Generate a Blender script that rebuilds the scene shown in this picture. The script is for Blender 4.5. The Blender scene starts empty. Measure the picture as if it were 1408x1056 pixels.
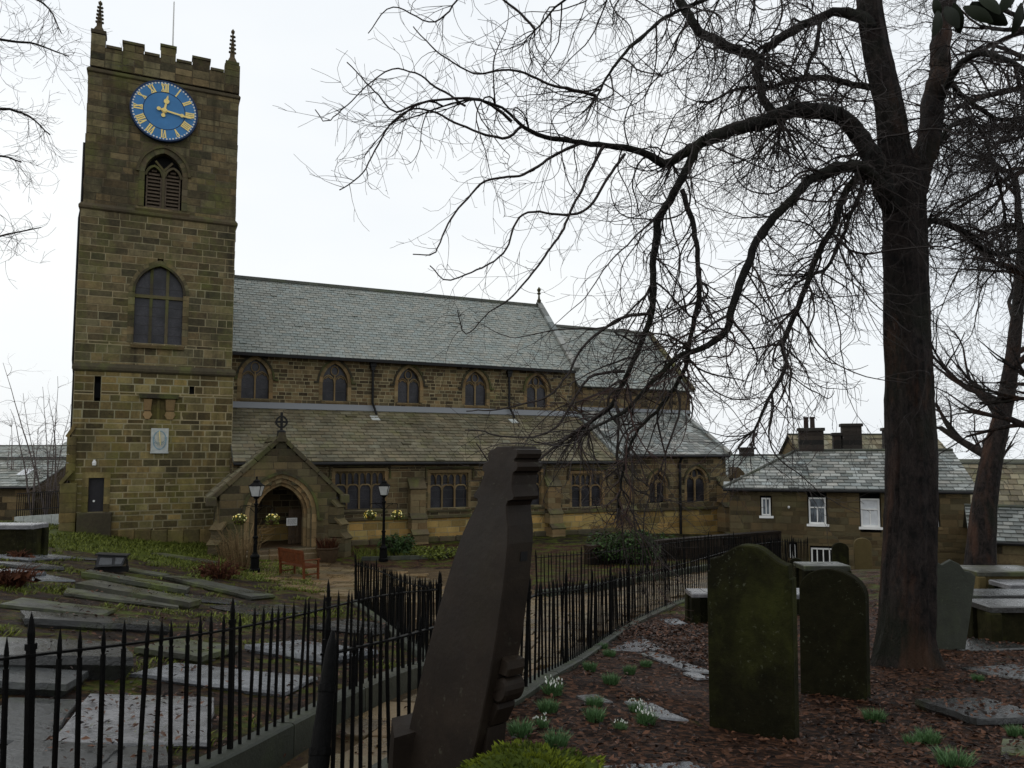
import bpy, math, random
import numpy as np
from mathutils import Vector, Matrix, Quaternion

R = math.radians
scene = bpy.context.scene
COL = scene.collection
rng = random.Random(7)

# ------------------------------------------------------------------ camera, sky, sun, exposure
FPX = 1040.0                      # focal length in pixels of the 1408 px wide photograph
AZ = R(25.3)                      # the view turns this far east of north (the nave runs along +X)
PITCH = math.atan(78.0 / FPX)
PPY = 550.0                       # the lens axis meets the picture a little below its middle (a shifted crop)
EYE = 4.3                         # eye height above the paved yard by the porch
FH = Vector((math.sin(AZ), math.cos(AZ), 0))
RT = Vector((math.cos(AZ), -math.sin(AZ), 0))
FW = FH * math.cos(PITCH) + Vector((0, 0, math.sin(PITCH)))
UP = RT.cross(FW)
cam_data = bpy.data.cameras.new('camera')
cam = bpy.data.objects.new('camera', cam_data)
COL.objects.link(cam)
cam_data.sensor_width = 36.0
cam_data.lens = 36.0 * FPX / 1408.0
cam_data.shift_y = (PPY - 528.0) / 1408.0
cam_data.clip_start = 0.05
cam_data.clip_end = 3000
cam.matrix_world = Matrix(((RT.x, UP.x, -FW.x, 0), (RT.y, UP.y, -FW.y, 0), (RT.z, UP.z, -FW.z, EYE), (0, 0, 0, 1)))
scene.camera = cam

SUN_EL, SUN_AZ = R(38), R(-60)    # a pale sun behind thick cloud
world = bpy.data.worlds.new('World')
scene.world = world
world.use_nodes = True
wn, wl = world.node_tree.nodes, world.node_tree.links
wn.clear()
w_out = wn.new('ShaderNodeOutputWorld')
w_bg = wn.new('ShaderNodeBackground')
w_bg.inputs['Strength'].default_value = 0.1
w_sky = wn.new('ShaderNodeTexSky')
w_sky.sky_type = 'NISHITA'
w_sky.sun_disc = False
w_sky.sun_elevation = SUN_EL
w_sky.sun_rotation = SUN_AZ
w_sky.dust_density = 4.0
w_mix = wn.new('ShaderNodeMixRGB')          # the overcast: an even pale cloud sheet over the clear sky
w_mix.inputs[0].default_value = 0.9
w_tc = wn.new('ShaderNodeTexCoord'); w_mp = wn.new('ShaderNodeMapping'); w_mp.inputs['Scale'].default_value = (1, 1, 2.6)
w_ns = wn.new('ShaderNodeTexNoise'); w_ns.inputs['Scale'].default_value = 1.7; w_ns.inputs['Detail'].default_value = 4
w_rp = wn.new('ShaderNodeValToRGB')
w_rp.color_ramp.elements[0].position = .3; w_rp.color_ramp.elements[0].color = (.79, .83, .87, 1)
w_rp.color_ramp.elements[1].position = .72; w_rp.color_ramp.elements[1].color = (.9, .915, .91, 1)
w_sc = wn.new('ShaderNodeMixRGB'); w_sc.blend_type = 'MULTIPLY'; w_sc.inputs[0].default_value = 1; w_sc.inputs[2].default_value = (10, 10, 10, 1)
wl.new(w_tc.outputs['Generated'], w_mp.inputs[0]); wl.new(w_mp.outputs[0], w_ns.inputs['Vector']); wl.new(w_ns.outputs['Fac'], w_rp.inputs[0])
wl.new(w_rp.outputs[0], w_sc.inputs[1]); wl.new(w_sc.outputs[0], w_mix.inputs[2])
wl.new(w_sky.outputs[0], w_mix.inputs[1])
wl.new(w_mix.outputs[0], w_bg.inputs['Color'])
wl.new(w_bg.outputs[0], w_out.inputs['Surface'])
sun_data = bpy.data.lights.new('sun', 'SUN')
sun = bpy.data.objects.new('sun', sun_data)
COL.objects.link(sun)
sun_data.energy = 0.5
sun_data.angle = R(40)
sun_data.color = (1.0, 0.97, 0.92)
sd = Vector((math.sin(SUN_AZ) * math.cos(SUN_EL), math.cos(SUN_AZ) * math.cos(SUN_EL), math.sin(SUN_EL)))
sun.rotation_euler = sd.to_track_quat('Z', 'Y').to_euler()
scene.view_settings.view_transform = 'Standard'
scene.view_settings.look = 'None'
scene.view_settings.exposure = 0.25
scene.view_settings.gamma = 1.0
scene.view_settings.use_curve_mapping = False
scene.render.engine = 'CYCLES'
scene.cycles.max_bounces = 5
scene.cycles.use_denoising = True

# ------------------------------------------------------------------ measuring: a pixel of the photograph to a place in the world
def ray(px, py):
    return FW + RT * ((px - 704) / FPX) + UP * ((PPY - py) / FPX)
EYEV = Vector((0, 0, EYE))
def at_y(px, py, Y):
    d = ray(px, py)
    return EYEV + d * (Y / d.y)
def at_d(px, py, D):
    d = ray(px, py)
    return EYEV + d * (D / d.dot(FH))
def ld(lat, D, z=0.0):
    v = RT * lat + FH * D
    return Vector((v.x, v.y, z))

# ------------------------------------------------------------------ terrain: surveyed heights (lateral, depth, height), thin-plate interpolated
SURVEY = [(0, 0, 2.6), (-2, 2, 2.5), (2, 2, 2.55), (0, -6, 2.9), (-8, -4, 3.0), (8, -4, 2.9),
          (-2.7, 4.16, 2.25), (-2.31, 5.3, 2.1), (-1.98, 7.2, 1.85), (-1.0, 10.6, 1.5),
          (-4, 7.27, 2.05), (-6.3, 9.9, 2.0), (-9, 16.9, 1.5), (-13.8, 21.3, 1.6), (-18.5, 32.4, 1.1), (-16.5, 34, .6),
          (-13.2, 35.6, .3), (-9.85, 27.4, .3), (-4.0, 18.5, .7), (-6.7, 17.2, .95), (-3.4, 12.4, 1.3), (-3.5, 9.1, 1.75),
          (-9.2, 31.5, 0), (-6.5, 25.7, .1), (-3.5, 25.4, .15), (-4.1, 20, .55), (-1, 17, .9), (-12, 33, 0.15),
          (-1.11, 4.85, 2.1), (-.93, 5.7, 1.98), (.29, 8.5, 1.85), (1.55, 12.8, 1.25), (2.86, 16.5, .86), (4.8, 20.4, .57),
          (8.8, 29, .2), (2.16, 6.8, 1.8), (3.64, 8.5, 1.6), (5.46, 10.5, 1.5), (6.6, 11.5, 1.35), (12.5, 28, .1),
          (9.9, 15.2, 1.2), (13.9, 22, 1.2), (3.84, 6.7, 1.9), (.16, 4.6, 2.35), (0, 38, 0), (5, 42, 0), (12, 47, -.4), (-6, 36, 0),
          (18, 38, -1.5), (25, 40, -1.3), (10, 37, -.4), (20, 20, 1.2), (-25, 20, 2.0), (-28, 45, .6), (-25, 36, 1.2), (0, 75, -2), (40, 70, -3), (-40, 75, -1)]
SV = np.array(SURVEY, float)
def _tps(r2):
    return 0.5 * r2 * np.log(r2 + 1e-9)
_n = len(SV)
_K = _tps(((SV[:, None, :2] - SV[None, :, :2]) ** 2).sum(-1)) + np.eye(_n) * 0.6
_P = np.hstack([np.ones((_n, 1)), SV[:, :2]])
_A = np.zeros((_n + 3, _n + 3))
_A[:_n, :_n] = _K; _A[:_n, _n:] = _P; _A[_n:, :_n] = _P.T
_W = np.linalg.solve(_A, np.concatenate([SV[:, 2], np.zeros(3)]))
def base_h(lat, D):
    lat = np.atleast_1d(np.asarray(lat, float)); D = np.atleast_1d(np.asarray(D, float))
    r2 = (lat[:, None] - SV[None, :, 0]) ** 2 + (D[:, None] - SV[None, :, 1]) ** 2
    z = _tps(r2) @ _W[:_n] + _W[_n] + _W[_n + 1] * lat + _W[_n + 2] * D
    r = np.hypot(lat, D - 25)
    f = np.clip((r - 32) / 30, 0, 1); f = f * f * (3 - 2 * f)
    return np.clip(z, -3, 3.4) * (1 - f) + (-2.2 * f)

def smooth_line(pts, step):
    """Catmull-Rom through (lat, D) points, resampled every STEP metres."""
    P = [np.array(p, float) for p in pts]
    P = [2 * P[0] - P[1]] + P + [2 * P[-1] - P[-2]]
    out = []
    for i in range(1, len(P) - 2):
        a, b, c, d = P[i - 1:i + 3]
        for t in np.linspace(0, 1, 24, endpoint=False):
            out.append(.5 * (2 * b + (c - a) * t + (2 * a - 5 * b + 4 * c - d) * t * t + (3 * b - a - 3 * c + d) * t ** 3))
    out.append(P[-2]); out = np.array(out)
    s = np.concatenate([[0], np.cumsum(np.hypot(*np.diff(out, axis=0).T))])
    q = np.arange(0, s[-1] + 1e-6, step)
    return np.stack([np.interp(q, s, out[:, 0]), np.interp(q, s, out[:, 1])], 1)

LINE_A = [(-3.25, 2.6), (-2.7, 4.16), (-2.31, 5.3), (-1.98, 7.2), (-1.5, 9.0), (-1.0, 10.6)]
LINE_A2 = [(-1.0, 10.6), (-2.5, 15.2), (-4.1, 20.0)]
LINE_B = [(-1.16, 4.75), (-.93, 5.7), (-.4, 7.0), (.29, 8.5), (1.55, 12.8), (2.86, 16.5), (4.8, 20.4), (8.0, 24.8), (11.0, 28.4)]
LINE_C = [(.7, 21.5), (4.0, 24.5), (8.0, 28.6), (12.0, 32.5)]
_pa, _pb, _pc = smooth_line(LINE_A, .4), smooth_line([(-1.7, 2.2)] + LINE_B, .4), smooth_line(LINE_C, .4)
PAVED = np.array([tuple(p) for p in _pa] + [(-4.1, 20), (-5.3, 20.8), (-8.9, 26.3), (-11.6, 30.6), (-8.0, 33.5), (-6.8, 31.2), (-2.4, 30.0), (.6, 25.5)]
                 + [tuple(p) for p in _pc] + [tuple(p) for p in _pb[::-1]])
def inside(poly, x, y):
    x = np.atleast_1d(x); y = np.atleast_1d(y)
    c = np.zeros(len(x), bool)
    j = len(poly) - 1
    for i in range(len(poly)):
        xi, yi = poly[i]; xj, yj = poly[j]
        hit = ((yi > y) != (yj > y)) & (x < (xj - xi) * (y - yi) / (yj - yi + 1e-12) + xi)
        c ^= hit
        j = i
    return c
def ground_h(lat, D):
    lat = np.atleast_1d(np.asarray(lat, float)); D = np.atleast_1d(np.asarray(D, float))
    return base_h(lat, D) - np.where(inside(PAVED, lat, D), np.clip(.24 - .008 * D, .06, .24), 0.0)
def to_ld(v):
    return v.dot(RT), v.dot(FH)
def gz(x, y):
    v = Vector((x, y, 0))
    return float(ground_h(v.dot(RT), v.dot(FH))[0])
def bz(x, y):
    v = Vector((x, y, 0))
    return float(base_h(v.dot(RT), v.dot(FH))[0])
_TS = np.concatenate([np.arange(1.5, 20, .02), np.arange(20, 70, .06)])
def gp(px, py, lift=0.0, hf=ground_h):
    """Where the sight line through a pixel meets the ground (raised by LIFT)."""
    d = ray(px, py); d = d / d.dot(FH)
    lat, D, z = d.dot(RT) * _TS, _TS, EYE + d.z * _TS
    below = z < hf(lat, D) + lift
    i = int(np.argmax(below)) if below.any() else len(_TS) - 1
    return EYEV + d * float(_TS[i])

# ------------------------------------------------------------------ object helpers
ORG = {}
def thing(name, label, cat, loc=(0, 0, 0), rotz=0.0, group=None, local=False, rot=None):
    """An Empty at the thing's base; LOCAL: its meshes come in its own coordinates, else in the world's."""
    o = bpy.data.objects.new(name, None)
    COL.objects.link(o)
    o.empty_display_size = .2
    o.location = loc
    o.rotation_euler = rot if rot else (0, 0, rotz)
    ORG[o] = Vector((0, 0, 0)) if local else Vector(loc)
    tag(o, label, cat, group)
    return o
def tag(o, label=None, cat=None, group=None, kind=None):
    if cat: o['kind'] = 'thing'
    if label: o['label'] = label
    if cat: o['category'] = cat
    if group: o['group'] = group
    if kind: o['kind'] = kind
    return o
def copy_thing(o, loc, rotz=0.0, label=None, scale=1.0, parent=None):
    c = o.copy(); COL.objects.link(c)
    if parent is None:
        c.location = loc; c.rotation_euler = (0, 0, rotz)
        c.scale = (scale,) * 3 if not isinstance(scale, tuple) else scale
        if label: c['label'] = label
    else:
        c.parent = parent
    for ch in KIDS.get(o, []):
        copy_thing(ch, None, parent=c)
    return c
KIDS = {}

class MB:
    """Collects vertices, faces and a tint per face; build() links them as ONE mesh object."""
    def __init__(s):
        s.v = []; s.f = []; s.t = []; s.tint = (.5, .5, .5)
    def add(s, vs, fs, tint=None):
        n = len(s.v)
        s.v.extend([tuple(p) for p in vs])
        s.f.extend([tuple(i + n for i in f) for f in fs])
        s.t.extend([tint or s.tint] * len(fs))
    def box(s, x0, x1, y0, y1, z0, z1, tint=None, M=None, ch=0.0):
        if ch:
            s.cbox(x0, x1, y0, y1, z0, z1, ch, tint, M); return
        vs = [(x0, y0, z0), (x1, y0, z0), (x1, y1, z0), (x0, y1, z0), (x0, y0, z1), (x1, y0, z1), (x1, y1, z1), (x0, y1, z1)]
        if M: vs = [M(*p) for p in vs]
        s.add(vs, [(0, 3, 2, 1), (4, 5, 6, 7), (0, 1, 5, 4), (1, 2, 6, 5), (2, 3, 7, 6), (3, 0, 4, 7)], tint)
    def cbox(s, x0, x1, y0, y1, z0, z1, c, tint=None, M=None):
        """a box with chamfered vertical and top edges"""
        c = min(c, (x1 - x0) * .4, (y1 - y0) * .4, (z1 - z0) * .4)
        def ring(i, z):
            return [(x0 + i, y0 + c + i, z), (x0 + c + i, y0 + i, z), (x1 - c - i, y0 + i, z), (x1 - i, y0 + c + i, z),
                    (x1 - i, y1 - c - i, z), (x1 - c - i, y1 - i, z), (x0 + c + i, y1 - i, z), (x0 + i, y1 - c - i, z)]
        vs = ring(0, z0) + ring(0, z1 - c) + ring(c * .9, z1)
        if M: vs = [M(*p) for p in vs]
        fs = [tuple(range(7, -1, -1)), tuple(range(16, 24))]
        for k in (0, 8):
            for i in range(8):
                j = (i + 1) % 8
                fs.append((k + i, k + j, k + 8 + j, k + 8 + i))
        s.add(vs, fs, tint)
    def prism(s, poly, y0, y1, tint=None, M=None, ch=0.0):
        """an (x, z) outline, counter-clockwise seen from -y, carried from y0 (front) to y1; CH chamfers both rims"""
        n = len(poly)
        if ch:
            cx = sum(p[0] for p in poly) / n; cz = sum(p[1] for p in poly) / n
            ins = []
            for i in range(n):
                a = Vector(poly[i - 1]); b = Vector(poly[i]); c = Vector(poly[(i + 1) % n])
                e1 = (b - a).normalized(); e2 = (c - b).normalized()
                nn = Vector((-(e1.y + e2.y), e1.x + e2.x))
                nn = nn.normalized() if nn.length > 1e-6 else Vector((0, 0))
                ins.append((b.x + nn.x * ch, b.y + nn.y * ch))
            vs = [(x, y0, z) for x, z in ins] + [(x, y0 + ch, z) for x, z in poly] + [(x, y1 - ch, z) for x, z in poly] + [(x, y1, z) for x, z in ins]
            fs = [tuple(range(n)), tuple(range(4 * n - 1, 3 * n - 1, -1))]
            for k in range(3):
                for i in range(n):
                    j = (i + 1) % n
                    fs.append((k * n + j, k * n + i, (k + 1) * n + i, (k + 1) * n + j))
        else:
            vs = [(x, y0, z) for x, z in poly] + [(x, y1, z) for x, z in poly]
            fs = [tuple(range(n)), tuple(range(2 * n - 1, n - 1, -1))]
            for i in range(n):
                j = (i + 1) % n
                fs.append((j, i, n + i, n + j))
        if M: vs = [M(*p) for p in vs]
        s.add(vs, fs, tint)
    def bar2d(s, pts, w, y0, y1, tint=None, M=None, closed=False):
        """a polyline in the (x, z) plane as a square bar of width W"""
        P = [Vector((p[0], p[1])) for p in pts]
        n = len(P); L = []; Rr = []
        for i in range(n):
            a = P[i - 1] if (i or closed) else P[0]
            b = P[(i + 1) % n] if (i < n - 1 or closed) else P[-1]
            d = (b - a); d = d.normalized() if d.length > 1e-9 else Vector((1, 0))
            nn = Vector((-d.y, d.x)) * w * .5
            L.append(P[i] + nn); Rr.append(P[i] - nn)
        vs = []
        for i in range(n):
            vs += [(L[i].x, y0, L[i].y), (Rr[i].x, y0, Rr[i].y), (Rr[i].x, y1, Rr[i].y), (L[i].x, y1, L[i].y)]
        fs = []
        m = n if closed else n - 1
        for i in range(m):
            a = i * 4; b = ((i + 1) % n) * 4
            for k in range(4):
                k2 = (k + 1) % 4
                fs.append((a + k, a + k2, b + k2, b + k))
        if not closed:
            fs += [(3, 2, 1, 0), ((n - 1) * 4, (n - 1) * 4 + 1, (n - 1) * 4 + 2, (n - 1) * 4 + 3)]
        if M: vs = [M(*p) for p in vs]
        s.add(vs, fs, tint)
    def tube(s, pts, radii, sides=6, tint=None, cap=True):
        n = len(pts)
        P = np.array([tuple(p) for p in pts], float)
        rr = np.broadcast_to(np.asarray(radii, float), (n,))
        T = np.gradient(P, axis=0) if n > 2 else np.repeat(P[1:] - P[:1], 2, 0)
        T = T / (np.linalg.norm(T, axis=1, keepdims=True) + 1e-9)
        ref = np.array((.31, .92, .24)) if abs(T[:, 1]).mean() < .8 else np.array((.95, .1, .3))
        U = np.cross(T, ref); U /= np.linalg.norm(U, axis=1, keepdims=True) + 1e-9
        V = np.cross(T, U)
        a = np.arange(sides) / sides * 2 * math.pi
        ring = P[:, None] + rr[:, None, None] * (np.cos(a)[None, :, None] * U[:, None] + np.sin(a)[None, :, None] * V[:, None])
        b0 = len(s.v)
        s.v.extend(map(tuple, ring.reshape(-1, 3).tolist()))
        fs = []
        for i in range(n - 1):
            for k in range(sides):
                k2 = (k + 1) % sides
                fs.append((b0 + i * sides + k, b0 + i * sides + k2, b0 + (i + 1) * sides + k2, b0 + (i + 1) * sides + k))
        if cap and sides > 2:
            fs.append(tuple(b0 + k for k in range(sides - 1, -1, -1)))
            fs.append(tuple(b0 + (n - 1) * sides + k for k in range(sides)))
        s.f.extend(fs); s.t.extend([tint or s.tint] * len(fs))
    def lathe(s, prof, cx=0, cy=0, sides=12, tint=None, M=None):
        """(radius, z) profile turned about a vertical axis"""
        vs = []
        for r_, z in prof:
            for k in range(sides):
                a = k / sides * 2 * math.pi
                vs.append((cx + r_ * math.cos(a), cy + r_ * math.sin(a), z))
        fs = [tuple(range(sides - 1, -1, -1)), tuple((len(prof) - 1) * sides + k for k in range(sides))]
        for i in range(len(prof) - 1):
            for k in range(sides):
                k2 = (k + 1) % sides
                fs.append((i * sides + k, i * sides + k2, (i + 1) * sides + k2, (i + 1) * sides + k))
        if M: vs = [M(*p) for p in vs]
        s.add(vs, fs, tint)
    def build(s, name, mat, parent=None, smooth=False, origin=None):
        V = np.array(s.v, float).reshape(-1, 3)
        if origin is None:
            c = (V.max(0) + V.min(0)) / 2
            if parent is None: c[2] = V[:, 2].min()
        else:
            c = np.array(origin, float)
        me = bpy.data.meshes.new(name)
        me.from_pydata((V - c).tolist(), [], s.f)
        at = me.attributes.new('tint', 'FLOAT_COLOR', 'FACE')
        at.data.foreach_set('color', np.hstack([np.array(s.t, np.float32).reshape(-1, 3), np.ones((len(s.t), 1), np.float32)]).ravel())
        if smooth:
            me.polygons.foreach_set('use_smooth', np.ones(len(me.polygons), bool))
        me.materials.append(mat)
        me.update()
        return place(name, me, c, parent)
def place(name, me, c, parent=None):
    o = bpy.data.objects.new(name, me)
    COL.objects.link(o)
    c = Vector(c)
    if parent is not None:
        o.parent = parent
        o.location = c - ORG[parent]
        KIDS.setdefault(parent, []).append(o)
    else:
        o.location = c
    ORG[o] = c
    return o
def gtint(r=None, lo=.25, hi=.8, warm=.06):
    r = r or rng
    g = r.uniform(lo, hi)
    return (min(1, g + r.uniform(-warm, warm)), g, max(0, g + r.uniform(-warm, warm)))

# ------------------------------------------------------------------ materials
class NT:
    def __init__(s, name):
        s.m = bpy.data.materials.new(name); s.m.use_nodes = True
        s.n = s.m.node_tree.nodes; s.l = s.m.node_tree.links
        s.b = s.n['Principled BSDF']
        s.pos = s.n.new('ShaderNodeNewGeometry').outputs['Position']
    def link(s, a, b): s.l.new(a, b)
    def noise(s, scale, detail=5, rough=.55, vec=None, stretch=None, dist=0.0):
        t = s.n.new('ShaderNodeTexNoise')
        t.inputs['Scale'].default_value = scale; t.inputs['Detail'].default_value = detail; t.inputs['Roughness'].default_value = rough
        t.inputs['Distortion'].default_value = dist
        v = vec or s.pos
        if stretch:
            mp = s.n.new('ShaderNodeMapping'); mp.inputs['Scale'].default_value = stretch
            s.l.new(v, mp.inputs[0]); v = mp.outputs[0]
        s.l.new(v, t.inputs['Vector'])
        return t.outputs['Fac']
    def ramp(s, fac, stops):
        r = s.n.new('ShaderNodeValToRGB')
        e = r.color_ramp.elements
        while len(e) < len(stops): e.new(.5)
        for k, (p, c) in enumerate(stops):
            e[k].position = p; e[k].color = (*c, 1) if len(c) == 3 else c
        s.l.new(fac, r.inputs[0])
        return r.outputs[0]
    def step(s, fac, a, b):
        r = s.n.new('ShaderNodeMapRange'); r.inputs['From Min'].default_value = a; r.inputs['From Max'].default_value = b
        s.l.new(fac, r.inputs['Value']); return r.outputs[0]
    def mix(s, fac, a, b, mode='MIX'):
        m = s.n.new('ShaderNodeMixRGB'); m.blend_type = mode
        for i, x in ((0, fac), (1, a), (2, b)):
            if hasattr(x, 'links') or hasattr(x, 'is_linked'): s.l.new(x, m.inputs[i])
            elif i == 0: m.inputs[0].default_value = x
            else: m.inputs[i].default_value = (*x, 1)
        return m.outputs[0]
    def math(s, op, a, b=0.0):
        m = s.n.new('ShaderNodeMath'); m.operation = op
        for i, x in ((0, a), (1, b)):
            if hasattr(x, 'is_linked'): s.l.new(x, m.inputs[i])
            else: m.inputs[i].default_value = x
        return m.outputs[0]
    def attr(s, name='tint'):
        a = s.n.new('ShaderNodeAttribute'); a.attribute_name = name
        return a
    def orand(s):
        return s.n.new('ShaderNodeObjectInfo').outputs['Random']
    def nz(s):
        g = s.n.new('ShaderNodeNewGeometry'); x = s.n.new('ShaderNodeSeparateXYZ'); s.l.new(g.outputs['Normal'], x.inputs[0]); return x.outputs['Z']
    def bump(s, h, strength=.4, dist=.02):
        b = s.n.new('ShaderNodeBump'); b.inputs['Strength'].default_value = strength; b.inputs['Distance'].default_value = dist
        s.l.new(h, b.inputs['Height']); s.l.new(b.outputs[0], s.b.inputs['Normal'])
    def done(s, col=None, rough=.8, spec=.3, metal=0.0):
        if col is not None:
            if hasattr(col, 'is_linked'): s.l.new(col, s.b.inputs['Base Color'])
            else: s.b.inputs['Base Color'].default_value = (*col, 1)
        if hasattr(rough, 'is_linked'): s.l.new(rough, s.b.inputs['Roughness'])
        else: s.b.inputs['Roughness'].default_value = rough
        s.b.inputs['Specular IOR Level'].default_value = spec
        s.b.inputs['Metallic'].default_value = metal
        return s.m

def stone_mat(name, dark, mid, light, moss=(.06, .065, .015), moss_amt=.5, rough=.85, spec=.2, fine=9.0, wet=None, mossup=False, soot=True, streak=0.0, wallstreak=0.0, patch=0.0, bump=.55, lichen=0.0):
    t = NT(name)
    tint = t.attr().outputs['Color']
    sep = t.n.new('ShaderNodeSeparateColor'); t.link(tint, sep.inputs[0])
    g = t.math('ADD', t.math('MULTIPLY', t.math('SUBTRACT', t.noise(fine, 6, .65), .5), .55), sep.outputs[1])
    c = t.ramp(g, [(.08, dark), (.5, mid), (.95, light)])
    hue = t.math('SUBTRACT', sep.outputs[0], sep.outputs[2])
    c = t.mix(t.step(hue, -.1, .1), t.mix(.25, c, (.55, .85, .95), 'MULTIPLY'), t.mix(.3, c, (1.25, .92, .65), 'MULTIPLY'))
    if soot:
        c = t.mix(t.math('MULTIPLY', t.step(t.noise(.55, 5, .6, stretch=(1, 1, .55), dist=.6), .48, .72), .62), c, dark)
    if wallstreak:
        st2 = t.step(t.noise(1.0, 7, .65, stretch=(1.5, 1.5, .13), dist=.3), .5, .7)
        c = t.mix(t.math('MULTIPLY', st2, wallstreak), c, dark)
    if streak:
        st_ = t.step(t.noise(1.0, 6, .65, stretch=(1.1, .12, .12)), .5, .68)
        c = t.mix(t.math('MULTIPLY', st_, streak), c, dark)
    mfac = t.step(t.noise(.8, 6, .65, stretch=(1, 1, .7)), .62 - .22 * moss_amt, .82 - .15 * moss_amt)
    if mossup:
        mfac = t.math('MULTIPLY', mfac, t.step(t.nz(), .2, .8))
    c = t.mix(t.math('MULTIPLY', mfac, .85 * min(1, moss_amt + .3)), c, t.mix(t.noise(14, 4), moss, tuple(x * 2.1 for x in moss)))
    if lichen:
        ls = t.math('MULTIPLY', t.step(t.noise(26, 4, .55, dist=.3), .62, .68), t.step(t.noise(2.2, 4), .45, .6))
        c = t.mix(t.math('MULTIPLY', ls, lichen), c, (.13, .14, .095))
    if patch:
        c = t.mix(t.math('MULTIPLY', t.step(t.noise(3.1, 7, .7, dist=.5), .42, .62), patch), c, dark)
    t.bump(t.noise(fine * 2.5, 8, .7), bump, .02)
    r = rough
    if wet:
        r = t.ramp(t.noise(1.7, 5, .6), [(.35, (wet,) * 3), (.62, (rough,) * 3)])
    return t.done(c, r, spec)

M = {}
M['tower'] = stone_mat('tower stone', (.018, .016, .011), (.125, .1, .054), (.29, .23, .12), (.075, .08, .022), .65, wallstreak=.85, patch=.35)
M['tower_low'] = stone_mat('lower tower stone', (.03, .024, .012), (.155, .12, .051), (.34, .265, .11), (.095, .09, .018), .6, wallstreak=.65, patch=.25)
M['mortar'] = stone_mat('lime mortar', (.13, .112, .066), (.27, .232, .14), (.36, .31, .19), (.12, .12, .04), .4)
M['sooty'] = stone_mat('sooty stone', (.012, .011, .01), (.034, .029, .025), (.07, .06, .05), (.04, .04, .02), .2)
M['mortar_dark'] = stone_mat('sooty mortar', (.05, .042, .026), (.1, .08, .05), (.14, .12, .08), (.07, .07, .02), .4)
M['nave'] = stone_mat('nave stone', (.026, .02, .012), (.115, .084, .045), (.23, .175, .09), (.055, .055, .02), .25, wallstreak=.5)
M['ochre'] = stone_mat('cleaned ochre stone', (.16, .108, .038), (.36, .245, .085), (.5, .35, .13), (.09, .08, .03), .35)
M['dressed'] = stone_mat('dressed sandstone', (.07, .05, .026), (.18, .128, .064), (.3, .22, .115), (.07, .065, .025), .3)
M['dressed_dark'] = stone_mat('dark dressed stone', (.03, .026, .018), (.08, .066, .04), (.15, .12, .075), (.075, .085, .02), .65)
M['porch'] = stone_mat('porch stone', (.032, .027, .016), (.085, .068, .036), (.165, .13, .068), (.05, .052, .015), .5)
M['house'] = stone_mat('cottage stone', (.05, .038, .02), (.095, .073, .038), (.14, .11, .06), (.08, .075, .03), .3)
M['house_pale'] = stone_mat('pale render', (.2, .18, .1), (.28, .25, .15), (.36, .33, .22), (.2, .2, .1), .2)
M['slab'] = stone_mat('wet grave slab', (.01, .011, .011), (.028, .03, .031), (.06, .064, .062), (.06, .08, .01), .35, .35, .8, 7, wet=.07, patch=.6, soot=False)
M['slab_moss'] = stone_mat('mossy grave slab', (.014, .015, .01), (.036, .038, .026), (.07, .074, .05), (.075, .1, .009), .72, .6, .5, 9, wet=.2, patch=.7, soot=False)
M['slab_pale_sheen'] = stone_mat('pale wet slab with painted sky sheen', (.032, .035, .039), (.165, .172, .19), (.27, .28, .305), (.07, .09, .02), .15, .3, .9, 9, wet=.06, patch=.55, soot=False)  # pale stone, its tone raised further to paint in the reflected sky
M['headstone'] = stone_mat('mossy headstone', (.005, .005, .0025), (.016, .0155, .007), (.042, .04, .018), (.034, .038, .008), .6, .85, .06, 11, patch=.6, lichen=.45)
M['headstone_dark'] = stone_mat('black wet headstone', (.005, .0036, .0027), (.0165, .0115, .008), (.036, .026, .018), (.01, .0095, .004), .25, .65, .1, 3, wet=.42, soot=False, bump=.22, patch=.45, lichen=.18)
M['headstone_grey'] = stone_mat('grey green headstone', (.025, .028, .022), (.05, .056, .046), (.085, .095, .078), (.04, .05, .02), .4, .8, .2, 7, patch=.4, lichen=.5)
M['headstone_brown'] = stone_mat('brown headstone', (.06, .045, .018), (.11, .085, .035), (.17, .13, .06), (.07, .07, .02), .4)
M['flag'] = stone_mat('wet yellow flagstone', (.05, .036, .018), (.115, .08, .038), (.19, .135, .066), (.06, .055, .018), .2, .5, .5, 8, wet=.18, soot=False)
M['kerb'] = stone_mat('green kerb stone', (.014, .016, .011), (.032, .036, .026), (.07, .077, .058), (.04, .055, .012), .45, .6, .35, 8)
M['slate'] = stone_mat('grey slate', (.15, .165, .152), (.235, .255, .236), (.32, .34, .32), (.15, .16, .12), .2, .5, .4, 12, soot=False, streak=.25)
M['stone_slate'] = stone_mat('mossy stone slate', (.055, .047, .028), (.155, .136, .088), (.24, .215, .15), (.085, .085, .03), .5, .7, .3, 6, streak=.7)
M['slate_light'] = stone_mat('pale wet slate', (.07, .078, .072), (.165, .176, .168), (.34, .36, .35), (.14, .15, .1), .25, .5, .45, 12, soot=False)
M['slate_dark'] = stone_mat('dark slate', (.05, .055, .05), (.1, .11, .105), (.2, .21, .2), (.08, .09, .05), .2, .5, .45, 12, soot=False)
M['lead'] = NT('lead flashing').done((.17, .18, .19), .5, .4)

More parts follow.
